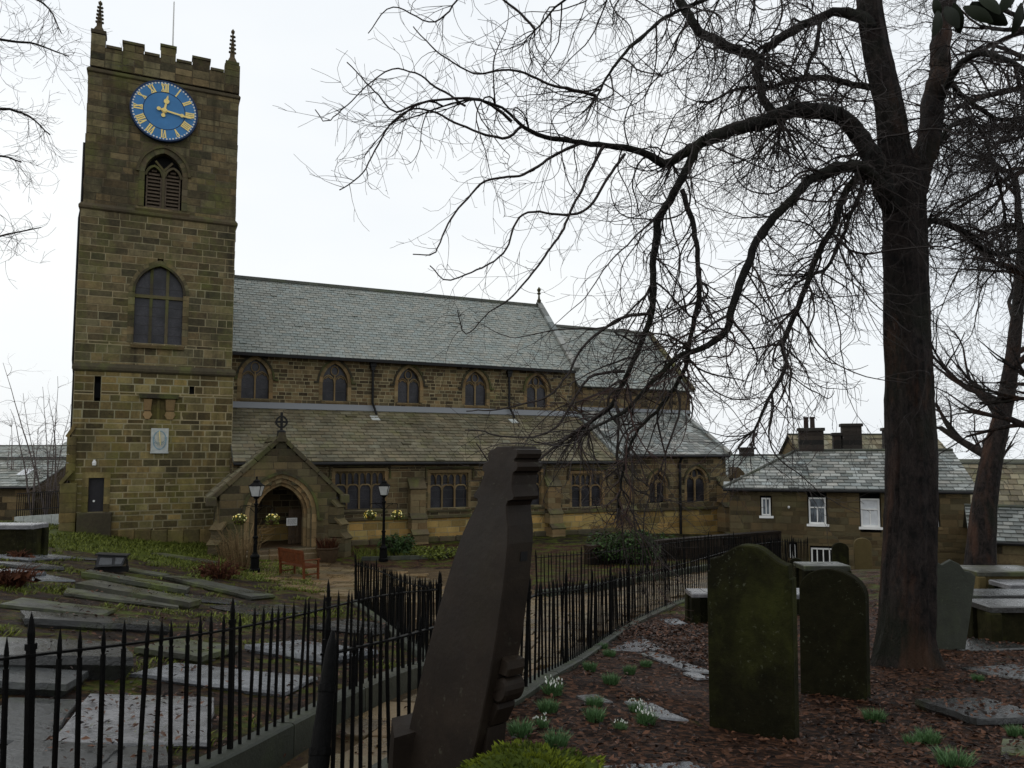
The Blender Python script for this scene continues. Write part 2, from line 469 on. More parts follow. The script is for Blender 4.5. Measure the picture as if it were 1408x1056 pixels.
def plain(name, col, rough=.6, spec=.4, metal=0.0, var=.25, nscale=8.0, bump=.15):
    t = NT(name)
    c = t.mix(t.step(t.noise(nscale, 5), .3, .75), tuple(x * (1 - var) for x in col), tuple(min(1, x * (1 + var)) for x in col))
    if bump: t.bump(t.noise(nscale * 4, 6), bump, .01)
    return t.done(c, rough, spec, metal)
M['iron'] = plain('wet black iron', (.0035, .0035, .0035), .45, .06, 0, .3, 20, .3)
M['iron_soft'] = plain('black painted iron', (.006, .006, .006), .5, .25, 0, .3, 12, .1)
M['wood'] = plain('red brown bench timber', (.1, .03, .01), .55, .12, 0, .3, 7, .1)
M['oak_and_shade'] = plain('dark oak and porch shade', (.05, .03, .014), .6, .3, 0, .3, 7, .15)  # real timber; on the porch interior its dark tone paints in shade
M['door'] = plain('near black door', (.012, .01, .014), .5, .4, 0, .3, 7, .1)
M['white'] = plain('white window paint', (.78, .78, .76), .5, .4, 0, .06, 5, 0)
M['gold'] = plain('gilding', (.95, .72, .22), .35, .5, 0, .08, 4, 0)
M['blue'] = plain('blue clock face', (.045, .19, .42), .55, .35, 0, .15, 1.5, 0)
M['blue_dark'] = plain('dark blue line', (.008, .03, .09), .6, .3, 0, .1, 2, 0)
M['sundial'] = plain('pale sundial plate', (.42, .44, .42), .7, .3, 0, .2, 6, .1)
M['sundial_blue'] = plain('sundial blue paint', (.2, .3, .36), .7, .3, 0, .2, 6, .1)
M['louvre'] = plain('grey timber louvre', (.11, .085, .06), .8, .2, 0, .3, 9, .2)
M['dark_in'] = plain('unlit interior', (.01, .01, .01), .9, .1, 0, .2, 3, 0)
M['paper'] = plain('white paper', (.7, .7, .68), .7, .2, 0, .05, 8, 0)
M['ink'] = plain('grey print', (.12, .12, .13), .7, .2, 0, .1, 8, 0)
M['pot_clay'] = plain('chimney pot clay', (.035, .022, .018), .8, .2, 0, .3, 8, .2)
M['lamp_glass'] = plain('frosted lantern glass', (.42, .43, .42), .25, .5, 0, .15, 5, 0)
M['net'] = plain('white net curtain', (.62, .64, .66), .5, .4, 0, .12, 5, 0)
M['flood'] = plain('black floodlight case', (.012, .013, .016), .4, .4, 0, .3, 7, 0)
M['flood_glass'] = plain('floodlight glass', (.05, .055, .065), .15, .6, 0, .2, 7, 0)

def glass_mat(name, a, b, scale, lead=True):
    t = NT(name)
    c = t.mix(t.step(t.noise(scale, 4), .35, .7), a, b)
    c = t.mix(t.step(t.noise(1.1, 4), .4, .65), c, tuple(x * .45 for x in a))
    t.bump(t.noise(5, 3), .25, .02)
    return t.done(c, .3, .3)
M['glass'] = glass_mat('leaded church glass', (.02, .02, .026), (.05, .048, .055), 16)
M['glass_house'] = glass_mat('cottage glass', (.1, .12, .14), (.3, .34, .38), 2)
M['cames'] = plain('lead cames', (.045, .043, .042), .5, .4, 0, .2, 9, 0)

def leaf_mat(name, a, b, rough=.6, spec=.3):
    t = NT(name)
    tint = t.attr().outputs['Color']
    c = t.mix(tint, a, b)
    return t.done(c, rough, spec)
M['leaf_dead'] = leaf_mat('dead beech leaf', (.005, .0025, .002), (.115, .05, .026), .5, .2)
M['leaf_ever'] = leaf_mat('evergreen leaf', (.003, .005, .002), (.012, .018, .007), .6, .15)
M['grass'] = leaf_mat('winter grass', (.03, .042, .005), (.135, .155, .022), .7, .2)
M['snow_leaf'] = leaf_mat('snowdrop leaf', (.03, .075, .022), (.1, .19, .07), .5, .3)
M['petal'] = leaf_mat('white petal', (.7, .72, .68), (.85, .86, .82), .6, .2)
M['yellow'] = leaf_mat('yellow petal', (.75, .5, .05), (.85, .78, .35), .6, .2)
M['moss'] = leaf_mat('bright moss', (.025, .04, .003), (.14, .17, .01), .8, .2)
M['yew'] = leaf_mat('dark yew leaf', (.01, .024, .006), (.045, .085, .02), .6, .2)
M['iron_stay'] = plain('wet black stay', (.003, .003, .003), .5, .05, 0, .3, 30, .6)
M['dry'] = leaf_mat('dry stalk', (.07, .045, .02), (.2, .14, .07), .8, .1)
M['fern'] = leaf_mat('rusty dead fern', (.025, .009, .005), (.085, .032, .016), .8, .1)
M['redbush'] = leaf_mat('brown twig mass', (.05, .025, .02), (.11, .06, .045), .8, .1)

def bark_mat(name, a, b, green, red):
    t = NT(name)
    c = t.mix(t.step(t.noise(9, 9, .78, stretch=(1, 1, .55), dist=.6), .4, .62), a, b)
    c = t.mix(t.math('MULTIPLY', t.step(t.noise(.9, 5), .5, .66), .7), c, green)
    c = t.mix(t.math('MULTIPLY', t.step(t.noise(1.8, 7, .65, stretch=(1, 1, .3), dist=.5), .52, .64), .5), c, red)
    t.bump(t.noise(16, 9, .75, stretch=(1, 1, .5), dist=.9), 1.0, .14)
    return t.done(c, .75, .2)
M['bark'] = bark_mat('wet tree bark', (.005, .004, .0038), (.046, .034, .03), (.016, .019, .01), (.13, .062, .037))
M['limb'] = bark_mat('mossy limb bark', (.01, .0095, .008), (.028, .027, .022), (.03, .035, .016), (.03, .025, .02))
M['twig'] = NT('dark twig'); _t = M['twig']; M['twig'] = _t.done(_t.mix(_t.noise(3, 3), (.016, .012, .011), (.036, .028, .024)), .6, .2)
M['twig_red'] = NT('reddish twig'); _t = M['twig_red']; M['twig_red'] = _t.done(_t.mix(_t.noise(3, 3), (.028, .014, .012), (.065, .036, .03)), .6, .2)
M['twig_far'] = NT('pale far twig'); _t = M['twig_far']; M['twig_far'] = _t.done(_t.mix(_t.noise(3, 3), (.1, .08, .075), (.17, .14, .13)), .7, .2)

def ground_mat():
    t = NT('churchyard ground')
    cov = t.n.new('ShaderNodeSeparateColor'); t.link(t.attr('cover').outputs['Color'], cov.inputs[0])
    soil = t.ramp(t.noise(6, 8, .7), [(.3, (.006, .0045, .0035)), (.7, (.024, .017, .012))])
    vo = t.n.new('ShaderNodeTexVoronoi'); vo.inputs['Scale'].default_value = 21; t.link(t.pos, vo.inputs['Vector'])
    vs_ = t.n.new('ShaderNodeSeparateColor'); t.link(vo.outputs['Color'], vs_.inputs[0])
    lf = t.math('ADD', t.math('MULTIPLY', vs_.outputs[0], .75), t.math('MULTIPLY', t.noise(30, 6, .75), .4))
    litter = t.ramp(lf, [(.25, (.005, .0028, .002)), (.6, (.026, .0125, .0075)), (.95, (.09, .042, .023))])
    green = t.ramp(t.noise(7, 8, .7), [(.3, (.018, .024, .004)), (.6, (.06, .076, .008)), (.8, (.12, .13, .02))])
    brk = t.math('SUBTRACT', t.noise(1.6, 6, .65), .5)
    def w(ch, k=1.6):
        return t.step(t.math('ADD', cov.outputs[ch], t.math('MULTIPLY', brk, k)), .35, .6)
    c = t.mix(w(1), soil, litter)
    c = t.mix(w(0), c, green)
    path = t.ramp(t.noise(5, 8, .7), [(.3, (.035, .024, .014)), (.7, (.1, .07, .036))])
    c = t.mix(t.step(cov.outputs[2], .4, .6), c, path)
    t.bump(t.noise(22, 8, .75), .8, .04)
    return t.done(c, t.ramp(t.noise(2, 4), [(.4, (.6,) * 3), (.7, (.95,) * 3)]), .08)
M['ground'] = ground_mat()

# ================================================================== GROUND
def build_ground():
    rr = np.concatenate([np.linspace(.4, 3, 14, endpoint=False), np.geomspace(3, 60, 190), np.geomspace(64, 2500, 30)])
    front = np.radians(np.arange(-50, 50, .4)); back = np.radians(np.arange(50, 310, 4.0))
    aa = np.concatenate([front, back])
    na, nr = len(aa), len(rr)
    lat = np.outer(rr, np.sin(aa)).ravel(); D = np.outer(rr, np.cos(aa)).ravel()
    z = np.concatenate([ground_h(lat[i:i + 4000], D[i:i + 4000]) for i in range(0, len(lat), 4000)])
    pin = inside(PAVED, lat, D)
    bump = np.array([Vector((l, d, 0)) and (0 if r_ > 45 else .05) for l, d, r_ in zip(lat, D, np.hypot(lat, D))])
    from mathutils import noise as mn
    nz_ = np.array([mn.noise((l * 1.3, d * 1.3, 0)) * .6 + mn.noise((l * 4, d * 4, 3)) * .35 for l, d in zip(lat, D)])
    z = z + np.where(pin, .012, bump) * nz_ - np.where(pin, .05, 0)
    V = np.stack([lat * RT.x + D * FH.x, lat * RT.y + D * FH.y, z], 1)
    V = np.vstack([V, [[0, 0, float(base_h(0, 0)[0])]]])
    F = []
    for i in range(nr - 1):
        for k in range(na):
            k2 = (k + 1) % na
            F.append((i * na + k, i * na + k2, (i + 1) * na + k2, (i + 1) * na + k))
    for k in range(na):
        F.append((nr * na, (k + 1) % na, k))
    F = [tuple(reversed(f)) for f in F]
    me = bpy.data.meshes.new('ground'); me.from_pydata(V.tolist(), [], F)
    # what covers the ground: moss and grass in the old graveyard and by the tower, leaf litter under the tree, wet grit on the paths
    green = np.zeros(len(lat)); litter = np.zeros(len(lat)); grit = pin.astype(float)
    leftside = (lat < np.interp(D, [3, 5.3, 7.2, 10.6, 20, 36], [-2.6, -2.3, -1.9, -1.0, -4.1, -10])) & (D > 3) & (D < 38)
    green[leftside] = .36
    green[leftside & (D > 26)] = .72
    green[(D > 38)] = .42
    right_ = (~leftside) & (~pin) & (D < 38)
    litter[right_] = .75
    green[right_] = .12
    green[right_ & (D > 17)] = .4
    litter[leftside] = .5
    cov = np.stack([green, litter, grit, np.ones(len(lat))], 1).astype(np.float32)
    cov = np.vstack([cov, [[.1, .6, 0, 1]]]).astype(np.float32)
    at = me.attributes.new('cover', 'FLOAT_COLOR', 'POINT'); at.data.foreach_set('color', cov.ravel())
    me.polygons.foreach_set('use_smooth', np.ones(len(F), bool))
    me.materials.append(M['ground']); me.update()
    o = bpy.data.objects.new('ground', me); COL.objects.link(o)
    tag(o, 'sloping churchyard ground of soil, moss and fallen leaves', kind='structure')
build_ground()

def lay_flagstones():
    """flags laid in the sunken path and the yard: the nearest 300 stones each its own object, the rest joined"""
    r = random.Random(3)
    cl = smooth_line([(-2.35, 3.1), (-1.75, 5.0), (-1.5, 6.4), (-1.0, 8.2), (-.15, 10.6), (.35, 13.0), (.9, 16.0), (2.0, 20.0), (5.2, 24.2), (9, 28.0)], .02)
    root = thing('path', 'wet sunken flagged path between the black railings', None, ld(*cl[60], float(ground_h(*cl[60])[0])))
    root['kind'] = 'structure'
    stones = []
    def flag(c, ax, L, W):
        ay = np.array((-ax[1], ax[0]))
        q = [c + ax * sx * (L / 2 - .012) + ay * sy * (W / 2 - .012) for sx, sy in ((-1, -1), (1, -1), (1, 1), (-1, 1))]
        q = [p + np.array((r.uniform(-.015, .015), r.uniform(-.015, .015))) for p in q]
        if not inside(PAVED, np.array([p[0] for p in q]), np.array([p[1] for p in q])).all():
            return
        h = ground_h([p[0] for p in q], [p[1] for p in q]) + .0 + r.uniform(-.008, .012)
        stones.append((float(c[1]), [ld(p[0], p[1], float(z)) for p, z in zip(q, h)], gtint(r, .2, .85, .08)))
    s = 0.0; i = 0
    while i < len(cl) - 60:
        L = r.uniform(.42, .72)
        k = min(len(cl) - 2, i + int(L / .02 / 2))
        c = cl[k]; ax = cl[min(k + 5, len(cl) - 1)] - cl[max(k - 5, 0)]; ax = ax / np.hypot(*ax)
        ay = np.array((-ax[1], ax[0]))
        w = -2.3 + r.uniform(0, .3)
        while w < 2.3:
            W = r.uniform(.45, .8)
            flag(c + ay * (w + W / 2), ax, L, W)
            w += W
        i += int(L / .02)
    n_path = len(stones)
    yard = []
    D = 20.4
    while D < 33.5:
        h = r.uniform(.55, .8)
        lat = -12 + r.uniform(0, .5)
        while lat < .6:
            w = r.uniform(.6, 1.1)
            c = np.array((lat + w / 2, D + h / 2))
            if c[0] < -1.0 - .3 * (D - 20): yard.append((c, w, h))
            lat += w
        D += h
    for c, w, h in yard:
        flag(c, np.array((1.0, 0.0)), w, h)
    stones.sort(key=lambda t: t[0])
    rest = MB()
    for n_, (d, q, tn) in enumerate(stones):
        m = MB() if n_ < 300 else rest
        c = sum(q, Vector()) / 4
        top = [p + (c - p) * .02 + Vector((0, 0, .012)) for p in q]
        m.add([tuple(p - Vector((0, 0, .08))) for p in q] + [tuple(p) for p in q] + [tuple(p) for p in top],
              [(0, 1, 5, 4), (1, 2, 6, 5), (2, 3, 7, 6), (3, 0, 4, 7), (4, 5, 9, 8), (5, 6, 10, 9), (6, 7, 11, 10), (7, 4, 8, 11), (8, 9, 10, 11)], tn)
        if m is not rest: m.build('flagstone', M['flag'], root)
    if rest.v: tag(rest.build('flagstone', M['flag'], root), kind='stuff')
lay_flagstones()

# ================================================================== WALL BUILDER
class Op:
    """an opening: centre x, half width a, sill, spring, rise (0 = square head), surround width"""
    def __init__(s, xc, a, sill, spring, rise=0.0, ring=.16):
        s.xc, s.a, s.sill, s.spring, s.rise, s.ring = xc, a, sill, spring, rise, ring
    def half(s, z, off):
        if z <= s.spring or s.rise == 0: return s.a + off
        Rr = (s.a ** 2 + s.rise ** 2) / (2 * s.a); q = (Rr + off) ** 2 - (z - s.spring) ** 2
        return max(0, s.a - Rr + math.sqrt(q)) if q > 0 else 0
    def arch(s, off, n=10):
        """outline from the right springing over the apex to the left springing"""
        if s.rise == 0:
            return [(s.xc + s.a + off, s.spring + off), (s.xc - s.a - off, s.spring + off)]
        Rr = (s.a ** 2 + s.rise ** 2) / (2 * s.a); cx = s.a - Rr; ro = Rr + off
        zt = math.sqrt(max(ro ** 2 - cx ** 2, 0)); t1 = math.atan2(zt, -cx)
        pts = [(cx + ro * math.cos(t1 * i / n), ro * math.sin(t1 * i / n)) for i in range(n + 1)]
        return [(s.xc + x, s.spring + z) for x, z in pts] + [(s.xc - x, s.spring + z) for x, z in pts[-2::-1]]
    def outline(s, off=0.0, n=10, low=None):
        low = s.sill if low is None else low
        return [(s.xc - s.a - off, low), (s.xc + s.a + off, low)] + s.arch(off, n)

def south(Y): return lambda x, n, z: (x, Y - n, z)
def east(X): return lambda x, n, z: (X + n, x, z)
def west(X): return lambda x, n, z: (X - n, -x, z)

def wall(mp, x0, x1, zb, zt, ops, hr, lr, core, r, clip=None, proud=(.012, .035), depth=.45, keep=None, t_lo=.15, t_hi=.85, gap=.008):
    """courses of single stones standing proud of a mortar core; returns [(area, verts, tint)]"""
    out = []
    z = zb
    while z < zt - .02:
        h = r.uniform(*hr)
        if zt - z - h < hr[0] * .6: h = zt - z
        z1 = min(zt, z + h)
        for o in ops:
            for e in ((o.sill, o.spring + o.ring) if o.rise == 0 else (o.sill,)):
                if z + hr[0] * .45 < e < z1 + hr[0] * .45: z1 = e
        a, b = x0, x1
        if clip:
            ca = clip(z1 - .5 * (z1 - z)); a, b = max(a, ca[0]), min(b, ca[1])
        spans = [(a, b)] if b > a else []
        for o in ops:
            if z1 <= o.sill + .01 or z >= o.spring + o.rise + o.ring - .01: continue
            w = o.half(max(z + .3 * (z1 - z), o.spring if z < o.spring else z), o.ring * .55)
            if z < o.spring: w = o.a + o.ring * .55
            if w <= 0: continue
            nsp = []
            for p, q in spans:
                if q <= o.xc - w or p >= o.xc + w: nsp.append((p, q)); continue
                if p < o.xc - w: nsp.append((p, o.xc - w))
                if q > o.xc + w: nsp.append((o.xc + w, q))
            spans = nsp
        for p, q in spans:
            if q - p < .01: continue
            vs = [mp(x, n, zz) for n in (0, -depth) for x, zz in ((p, z), (q, z), (q, z1), (p, z1))]
            core.add(vs, [(0, 1, 2, 3), (7, 6, 5, 4), (1, 0, 4, 5), (2, 1, 5, 6), (3, 2, 6, 7), (0, 3, 7, 4)], gtint(r, .3, .7, .05))
            x = p
            while x < q - .01:
                L = r.uniform(*lr)
                if q - x - L < lr[0] * .6: L = q - x
                xa, xb = x + gap, x + L - gap
                if xb - xa > .03:
                    n = r.uniform(*proud); j = lambda k=.006: r.uniform(-k, k)
                    za, zb_ = z + gap, z1 - gap
                    c = .012
                    vs = [mp(xa, -.01, za), mp(xb, -.01, za), mp(xb, -.01, zb_), mp(xa, -.01, zb_),
                          mp(xa + c + j(), n + j(), za + c + j()), mp(xb - c + j(), n + j(), za + c + j()), mp(xb - c + j(), n + j(), zb_ - c + j()), mp(xa + c + j(), n + j(), zb_ - c + j())]
                    out.append(((xb - xa) * (zb_ - za), vs, gtint(r, t_lo, t_hi, .09)))
                x += L
        z = z1
    return out
SFACES = [(4, 5, 6, 7), (0, 1, 5, 4), (1, 2, 6, 5), (2, 3, 7, 6), (3, 0, 4, 7)]
def lay(stones, mat, parent, single=0, name='stone', order=None):
    """the first SINGLE stones as objects of their own, the rest joined"""
    st = sorted(stones, key=order or (lambda s: -s[0]))
    for s in st[:single]:
        m = MB(); m.add(s[1], SFACES, s[2]); m.build(name, mat, parent)
    if st[single:]:
        m = MB()
        for s in st[single:]: m.add(s[1], SFACES, s[2])
        tag(m.build(name, mat, parent), kind='stuff')

def surround(mb, mp, o, r, front=.03, depth=.34, seg=7, ring=None, gap=.006, off=0.0, jamb=True):
    """the dressed blocks round an opening: jamb stones and voussoirs, each with its joint"""
    ring = ring or o.ring
    inner, outer = o.arch(off, 2 * seg), o.arch(off + ring, 2 * seg)
    if o.rise > 0:
        for i in range(0, len(inner) - 1, 2):
            k = min(i + 2, len(inner) - 1)
            tn = gtint(r, .3, .8, .08)
            a = [inner[i], inner[(i + k) // 2], inner[k], outer[k], outer[(i + k) // 2], outer[i]]
            cx = sum(p[0] for p in a) / 6; cz = sum(p[1] for p in a) / 6
            a = [(x + (cx - x) * .03, z + (cz - z) * .03) for x, z in a]
            f = front + r.uniform(0, .012)
            vs = [mp(x, f, z) for x, z in a] + [mp(x, -depth, z) for x, z in a]
            mb.add(vs, [(0, 5, 4, 3, 2, 1)[::1], (6, 7, 8, 9, 10, 11)] + [(j, (j + 1) % 6, (j + 1) % 6 + 6, j + 6) for j in range(6)], tn)
    else:
        z0, z1 = o.spring + off, o.spring + off + ring
        vs = [mp(x, n, z) for n in (front, -depth) for x, z in ((o.xc - o.a - ring - off, z0), (o.xc + o.a + ring + off, z0), (o.xc + o.a + ring + off, z1), (o.xc - o.a - ring - off, z1))]
        mb.add(vs, [(0, 1, 2, 3), (7, 6, 5, 4), (1, 0, 4, 5), (2, 1, 5, 6), (3, 2, 6, 7), (0, 3, 7, 4)], gtint(r, .3, .8, .08))
    if jamb:
        for sgn in (-1, 1):
            z = o.sill
            while z < o.spring - .02:
                h = min(r.uniform(.28, .45), o.spring - z)
                if o.spring - z - h < .15: h = o.spring - z
                xa, xb = sorted((o.xc + sgn * (o.a + off), o.xc + sgn * (o.a + off + ring)))
                f = front + r.uniform(0, .012)
                vs = [mp(x, n, zz) for n in (f, -depth) for x, zz in ((xa, z + gap), (xb, z + gap), (xb, z + h - gap), (xa, z + h - gap))]
                mb.add(vs, [(0, 1, 2, 3), (7, 6, 5, 4), (1, 0, 4, 5), (2, 1, 5, 6), (3, 2, 6, 7), (0, 3, 7, 4)], gtint(r, .3, .8, .08))
                z += h

def slates(mb, p0, p1, q1, q0, rows, width, r, lift=.03, lo=.15, hi=.85, clip=None):
    """overlapping slates on the roof plane p0-p1 (eave) to q0-q1 (top)"""
    p0, p1, q0, q1 = map(Vector, (p0, p1, q0, q1))
    nrm = (p1 - p0).cross(q0 - p0).normalized()
    if nrm.z < 0: nrm = -nrm
    for i in range(rows):
        a, b = i / rows, (i + 1.12) / rows
        b = min(b, 1)
        A0, A1 = p0.lerp(q0, a), p1.lerp(q1, a); B0, B1 = p0.lerp(q0, b), p1.lerp(q1, b)
        n = max(1, int((A1 - A0).length / width))
        cuts = [0] + [(k + (.5 if i % 2 else 0) + r.uniform(-.12, .12)) / n for k in range(1, n)] + [1]
        for k in range(len(cuts) - 1):
            s, t = cuts[k] + .03 / n, cuts[k + 1] - .03 / n
            if t <= s: continue
            l = lift * r.uniform(.7, 1.35) * (1.9 if r.random() < .03 else 1); sk = r.uniform(-.25, .25) / rows * .25
            a0 = A0.lerp(A1, s) + (B0 - A0) * sk; a1 = A0.lerp(A1, t) + (B0 - A0) * sk
            b0, b1 = B0.lerp(B1, s), B0.lerp(B1, t)
            if clip and not clip((a0 + a1) / 2): continue
            vs = [a0 + nrm * l, a1 + nrm * l, b1 + nrm * .008, b0 + nrm * .008, a0, a1]
            mb.add([tuple(v) for v in vs], [(0, 1, 2, 3), (4, 5, 1, 0), (5, 2, 1), (4, 0, 3)], gtint(r, lo, hi, .05))

def slab3(mb, quad, th, tint=None):
    """a plate: four corners of its upper side, THICKNESS downwards along its normal"""
    q = [Vector(p) for p in quad]
    n = (q[1] - q[0]).cross(q[3] - q[0]).normalized()
    if n.z < 0: n = -n
    vs = [tuple(p) for p in q] + [tuple(p - n * th) for p in q]
    mb.add(vs, [(0, 1, 2, 3), (7, 6, 5, 4), (1, 0, 4, 5), (2, 1, 5, 6), (3, 2, 6, 7), (0, 3, 7, 4)], tint)

def window_fill(parent, mp, o, r, mat_bar, lights, name='window', transom=None, tracery=True, depth=.2, bar=.07, glass='glass', cusps=0, lead=None):
    """glass set back in an opening, with mullions, light heads and tracery; returns the window part"""
    g = MB()
    ol = o.outline(.02, 8)
    vs = [mp(x, -depth, z) for x, z in ol] + [mp(x, -depth - .02, z) for x, z in ol]
    n = len(ol)
    g.add(vs, [tuple(range(n)), tuple(range(2 * n - 1, n - 1, -1))] + [(i, (i + 1) % n, n + (i + 1) % n, n + i) for i in range(n)])
    w = g.build(name, M[glass], parent)
    b = MB()
    def Mm(x, y, z): return mp(x, -depth + .012 - y, z)
    y0, y1 = -.09, .0
    wl = 2 * o.a / lights
    for k in range(1, lights):
        x = o.xc - o.a + wl * k
        top = o.spring + (min(o.rise * .5, wl * .5) if (o.rise and tracery) else (0 if o.rise == 0 else o.rise * .92))
        if o.rise and not tracery:
            zz = o.spring
            while o.half(zz, 0) > abs(x - o.xc) and zz < o.spring + o.rise: zz += .02
            top = zz
        b.box(x - bar / 2, x + bar / 2, y0, y1, o.sill, top, gtint(r, .3, .7, .05), Mm)
    if transom:
        b.box(o.xc - o.a, o.xc + o.a, y0 - .012, y1, transom - bar * .6, transom + bar * .6, gtint(r, .3, .7, .05), Mm)
    if tracery and o.rise:
        for k in range(lights):
            xc = o.xc - o.a + wl * (k + .5)
            la = Op(xc, wl * .5 - .01, o.sill, o.spring, wl * .62)
            b.bar2d(la.arch(-bar * .2, 6), bar * .8, y0 + .01, y1, gtint(r, .3, .7, .05), Mm)
            b.bar2d(la.arch(-bar * 1.3, 4)[2:-2], bar * .55, y0 + .03, y1, gtint(r, .3, .7, .05), Mm)
        if lights == 2:
            # quatrefoil eye between the light heads and the arch
            cz = o.spring + o.rise * .62; rr = o.a * .3
            b.bar2d([(o.xc + rr * math.cos(t), cz + rr * 1.25 * math.sin(t)) for t in np.linspace(0, 2 * math.pi, 13)[:-1]], bar * .7, y0 + .015, y1, None, Mm, closed=True)
            b.bar2d([(o.xc, o.spring + wl * .3), (o.xc, cz - rr)], bar * .8, y0 + .01, y1, None, Mm)
    if cusps:
        # a row of small cusped panel lights under the square head
        zt, zm = o.spring, o.spring - (o.spring - o.sill) * .36
        cw = 2 * o.a / cusps
        for k in range(cusps):
            xc = o.xc - o.a + cw * (k + .5)
            la = Op(xc, cw * .5 - .005, zm, zt - cw * .75, cw * .6)
            b.bar2d([(xc - cw * .5, zm)] + [(x, z) for x, z in la.arch(-.005, 4)[::-1]] + [(xc + cw * .5, zm)], bar * .55, y0 + .012, y1, gtint(r, .4, .8, .05), Mm)
            # spandrels beside each little head
            for sg in (-1, 1):
                b.add([Mm(*p) for p in ((xc + sg * cw * .5, y0 + .02, zt), (xc, y0 + .02, zt), (xc + sg * cw * .42, y0 + .02, zt - cw * .7))], [(0, 1, 2)], gtint(r, .4, .8, .05))
        for k in range(lights):
            xc = o.xc - o.a + wl * (k + .5)
            la = Op(xc, wl * .5 - .01, o.sill, zm - wl * .32, wl * .34)
            b.bar2d(la.arch(-.01, 5), bar * .8, y0 + .008, y1, gtint(r, .4, .8, .05), Mm)
    if b.v: b.build('tracery' if tracery or cusps else 'mullion', mat_bar, w)
    # lead cames and saddle bars
    lc = MB()
    x0, x1, zt = o.xc - o.a, o.xc + o.a, (o.spring if o.rise == 0 else o.spring + o.rise * .55)
    nb = max(2, int((zt - o.sill) / .42))
    for k in range(1, nb):
        z = o.sill + (zt - o.sill) * k / nb
        hw = o.half(z, -.02)
        lc.box(o.xc - hw, o.xc + hw, -.012, .0, z - .008, z + .008, None, Mm)
    if lc.v: lc.build('saddle_bar', M['cames'], w)
    return w

# ================================================================== CHURCH
YT, YA, YN, YP, YR = 37.8, 36.8, 41.3, 33.8, 46.0
XA0 = 3.27
church = thing('church', 'dark gritstone parish church with a tall clock tower, long slate roofed nave and gabled porch', 'church', (14, 40, 0))
cr = random.Random(11)
def X(px, py, Y): return at_y(px, py, Y).x
def Z(px, py, Y): return at_y(px, py, Y).z

# ---- tower
TX0, TX1 = X(98.5, 600, YT), X(319, 600, YT)
MX0, MX1 = X(106, 400, YT + .06), X(321.5, 400, YT + .06)
BX0, BX1 = X(117.5, 200, YT + .14), X(326.5, 200, YT + .14)
RX0, RX1 = X(124, 80, YT + .06), X(330, 100, YT + .06)
z3, z2, z1 = Z(215, 511, YT), Z(215, 296, YT), Z(215, 112, YT)
zbase = -.6
tcore, tcore_low = MB(), MB()
S = south(YT); S2 = south(YT + .06); S3 = south(YT + .14)
SET = .10
def tower_op(xl, xr, ysill, yspr, yapex, Y, ring):
    a = (X(xr, yspr, Y) - X(xl, yspr, Y)) / 2; xc = (X(xr, yspr, Y) + X(xl, yspr, Y)) / 2
    xm = (xl + xr) / 2
    s, p, q = Z(xm, ysill, Y), Z(xm, yspr, Y), Z(xm, yapex, Y)
    return Op(xc, a, s, p, max(0, q - p), ring)
op_mid = tower_op(185.5, 252, 473, 404, 366, YT + .06, .26)
op_bel = tower_op(199, 251, 287, 240, 211, YT + .14, .3)
op_door = tower_op(122, 143.5, 704, 657, 657, YT, .2)
op_sl1 = tower_op(131, 137.5, 545, 527, 527, YT, .07); op_sl2 = tower_op(261.5, 266.5, 542, 533, 533, YT, .06)
op_niche = tower_op(208, 228, 577, 548, 548, YT, .12)
low = wall(S, TX0, TX1, zbase, z3, [op_door, op_sl1, op_sl2, op_niche], (.26, .4), (.35, .85), tcore_low, cr, gap=.019, proud=(.004, .014))
mid = wall(S2, MX0, MX1, z3, z2, [op_mid], (.27, .4), (.38, 1.05), tcore_low, cr, proud=(.004, .016), t_lo=.25, t_hi=.78, gap=.0125)
top = wall(S3, BX0, BX1, z2, z1, [op_bel], (.27, .4), (.38, 1.05), tcore, cr, proud=(.004, .014), t_lo=.28, t_hi=.75, gap=.009)
TY1 = YT + 6.6
tower = tcore.build('tower', M['mortar_dark'], church)
tcore_low.build('mortar', M['mortar'], tower)
body = MB()
body.box(TX0 + .02, TX1 - .02, YT + .46, TY1, zbase, z3, (.5, .5, .5))
body.box(MX0 + .02, MX1 - .02, YT + .52, TY1 - .1, z3, z2, (.5, .5, .5))
body.box(BX0 + .02, BX1 - .02, YT + .6, TY1 - .2, z2, z1 + .4, (.5, .5, .5))
body.build('inner_wall', M['dark_in'], tower)
side = []
for (mpf, a, b, lo_, hi_, hh, ll) in ((east(TX1 - .02), YT + .02, TY1, zbase, z3, (.28, .4), (.4, .9)), (east(MX1 - .01), YT + .07, TY1 - .1, z3, z2, (.36, .55), (.5, 1.3)),
                                     (east(BX1 - .01), YT + .15, TY1 - .2, z2, z1, (.36, .55), (.5, 1.3))):
    sc = MB(); side += wall(mpf, a, b, lo_, hi_, [], hh, ll, sc, cr, depth=.3); sc.build('side_core', M['mortar_dark'], tower)
for (xw, a, b, lo_, hi_, hh, ll) in ((TX0 + .02, YT + .02, TY1, zbase, z3, (.28, .4), (.4, .9)), (MX0 + .01, YT + .07, TY1 - .1, z3, z2, (.36, .55), (.5, 1.3)), (BX0 + .01, YT + .15, TY1 - .2, z2, z1, (.36, .55), (.5, 1.3))):
    sc = MB(); side += wall(west(xw), -b, -a, lo_, hi_, [], hh, ll, sc, cr, depth=.3); sc.build('side_core', M['mortar_dark'], tower)
upper = sorted(mid + top, key=lambda s: -s[0])
lows = sorted(low, key=lambda s: -s[0])
for s in upper[:190]:
    m = MB(); m.add(s[1], SFACES, s[2]); m.build('stone', M['tower'], tower)
for s in lows[:110]:
    m = MB(); m.add(s[1], SFACES, s[2]); m.build('stone', M['tower_low'], tower)
rest = MB()
for s in upper[190:] + side: rest.add(s[1], SFACES, s[2])
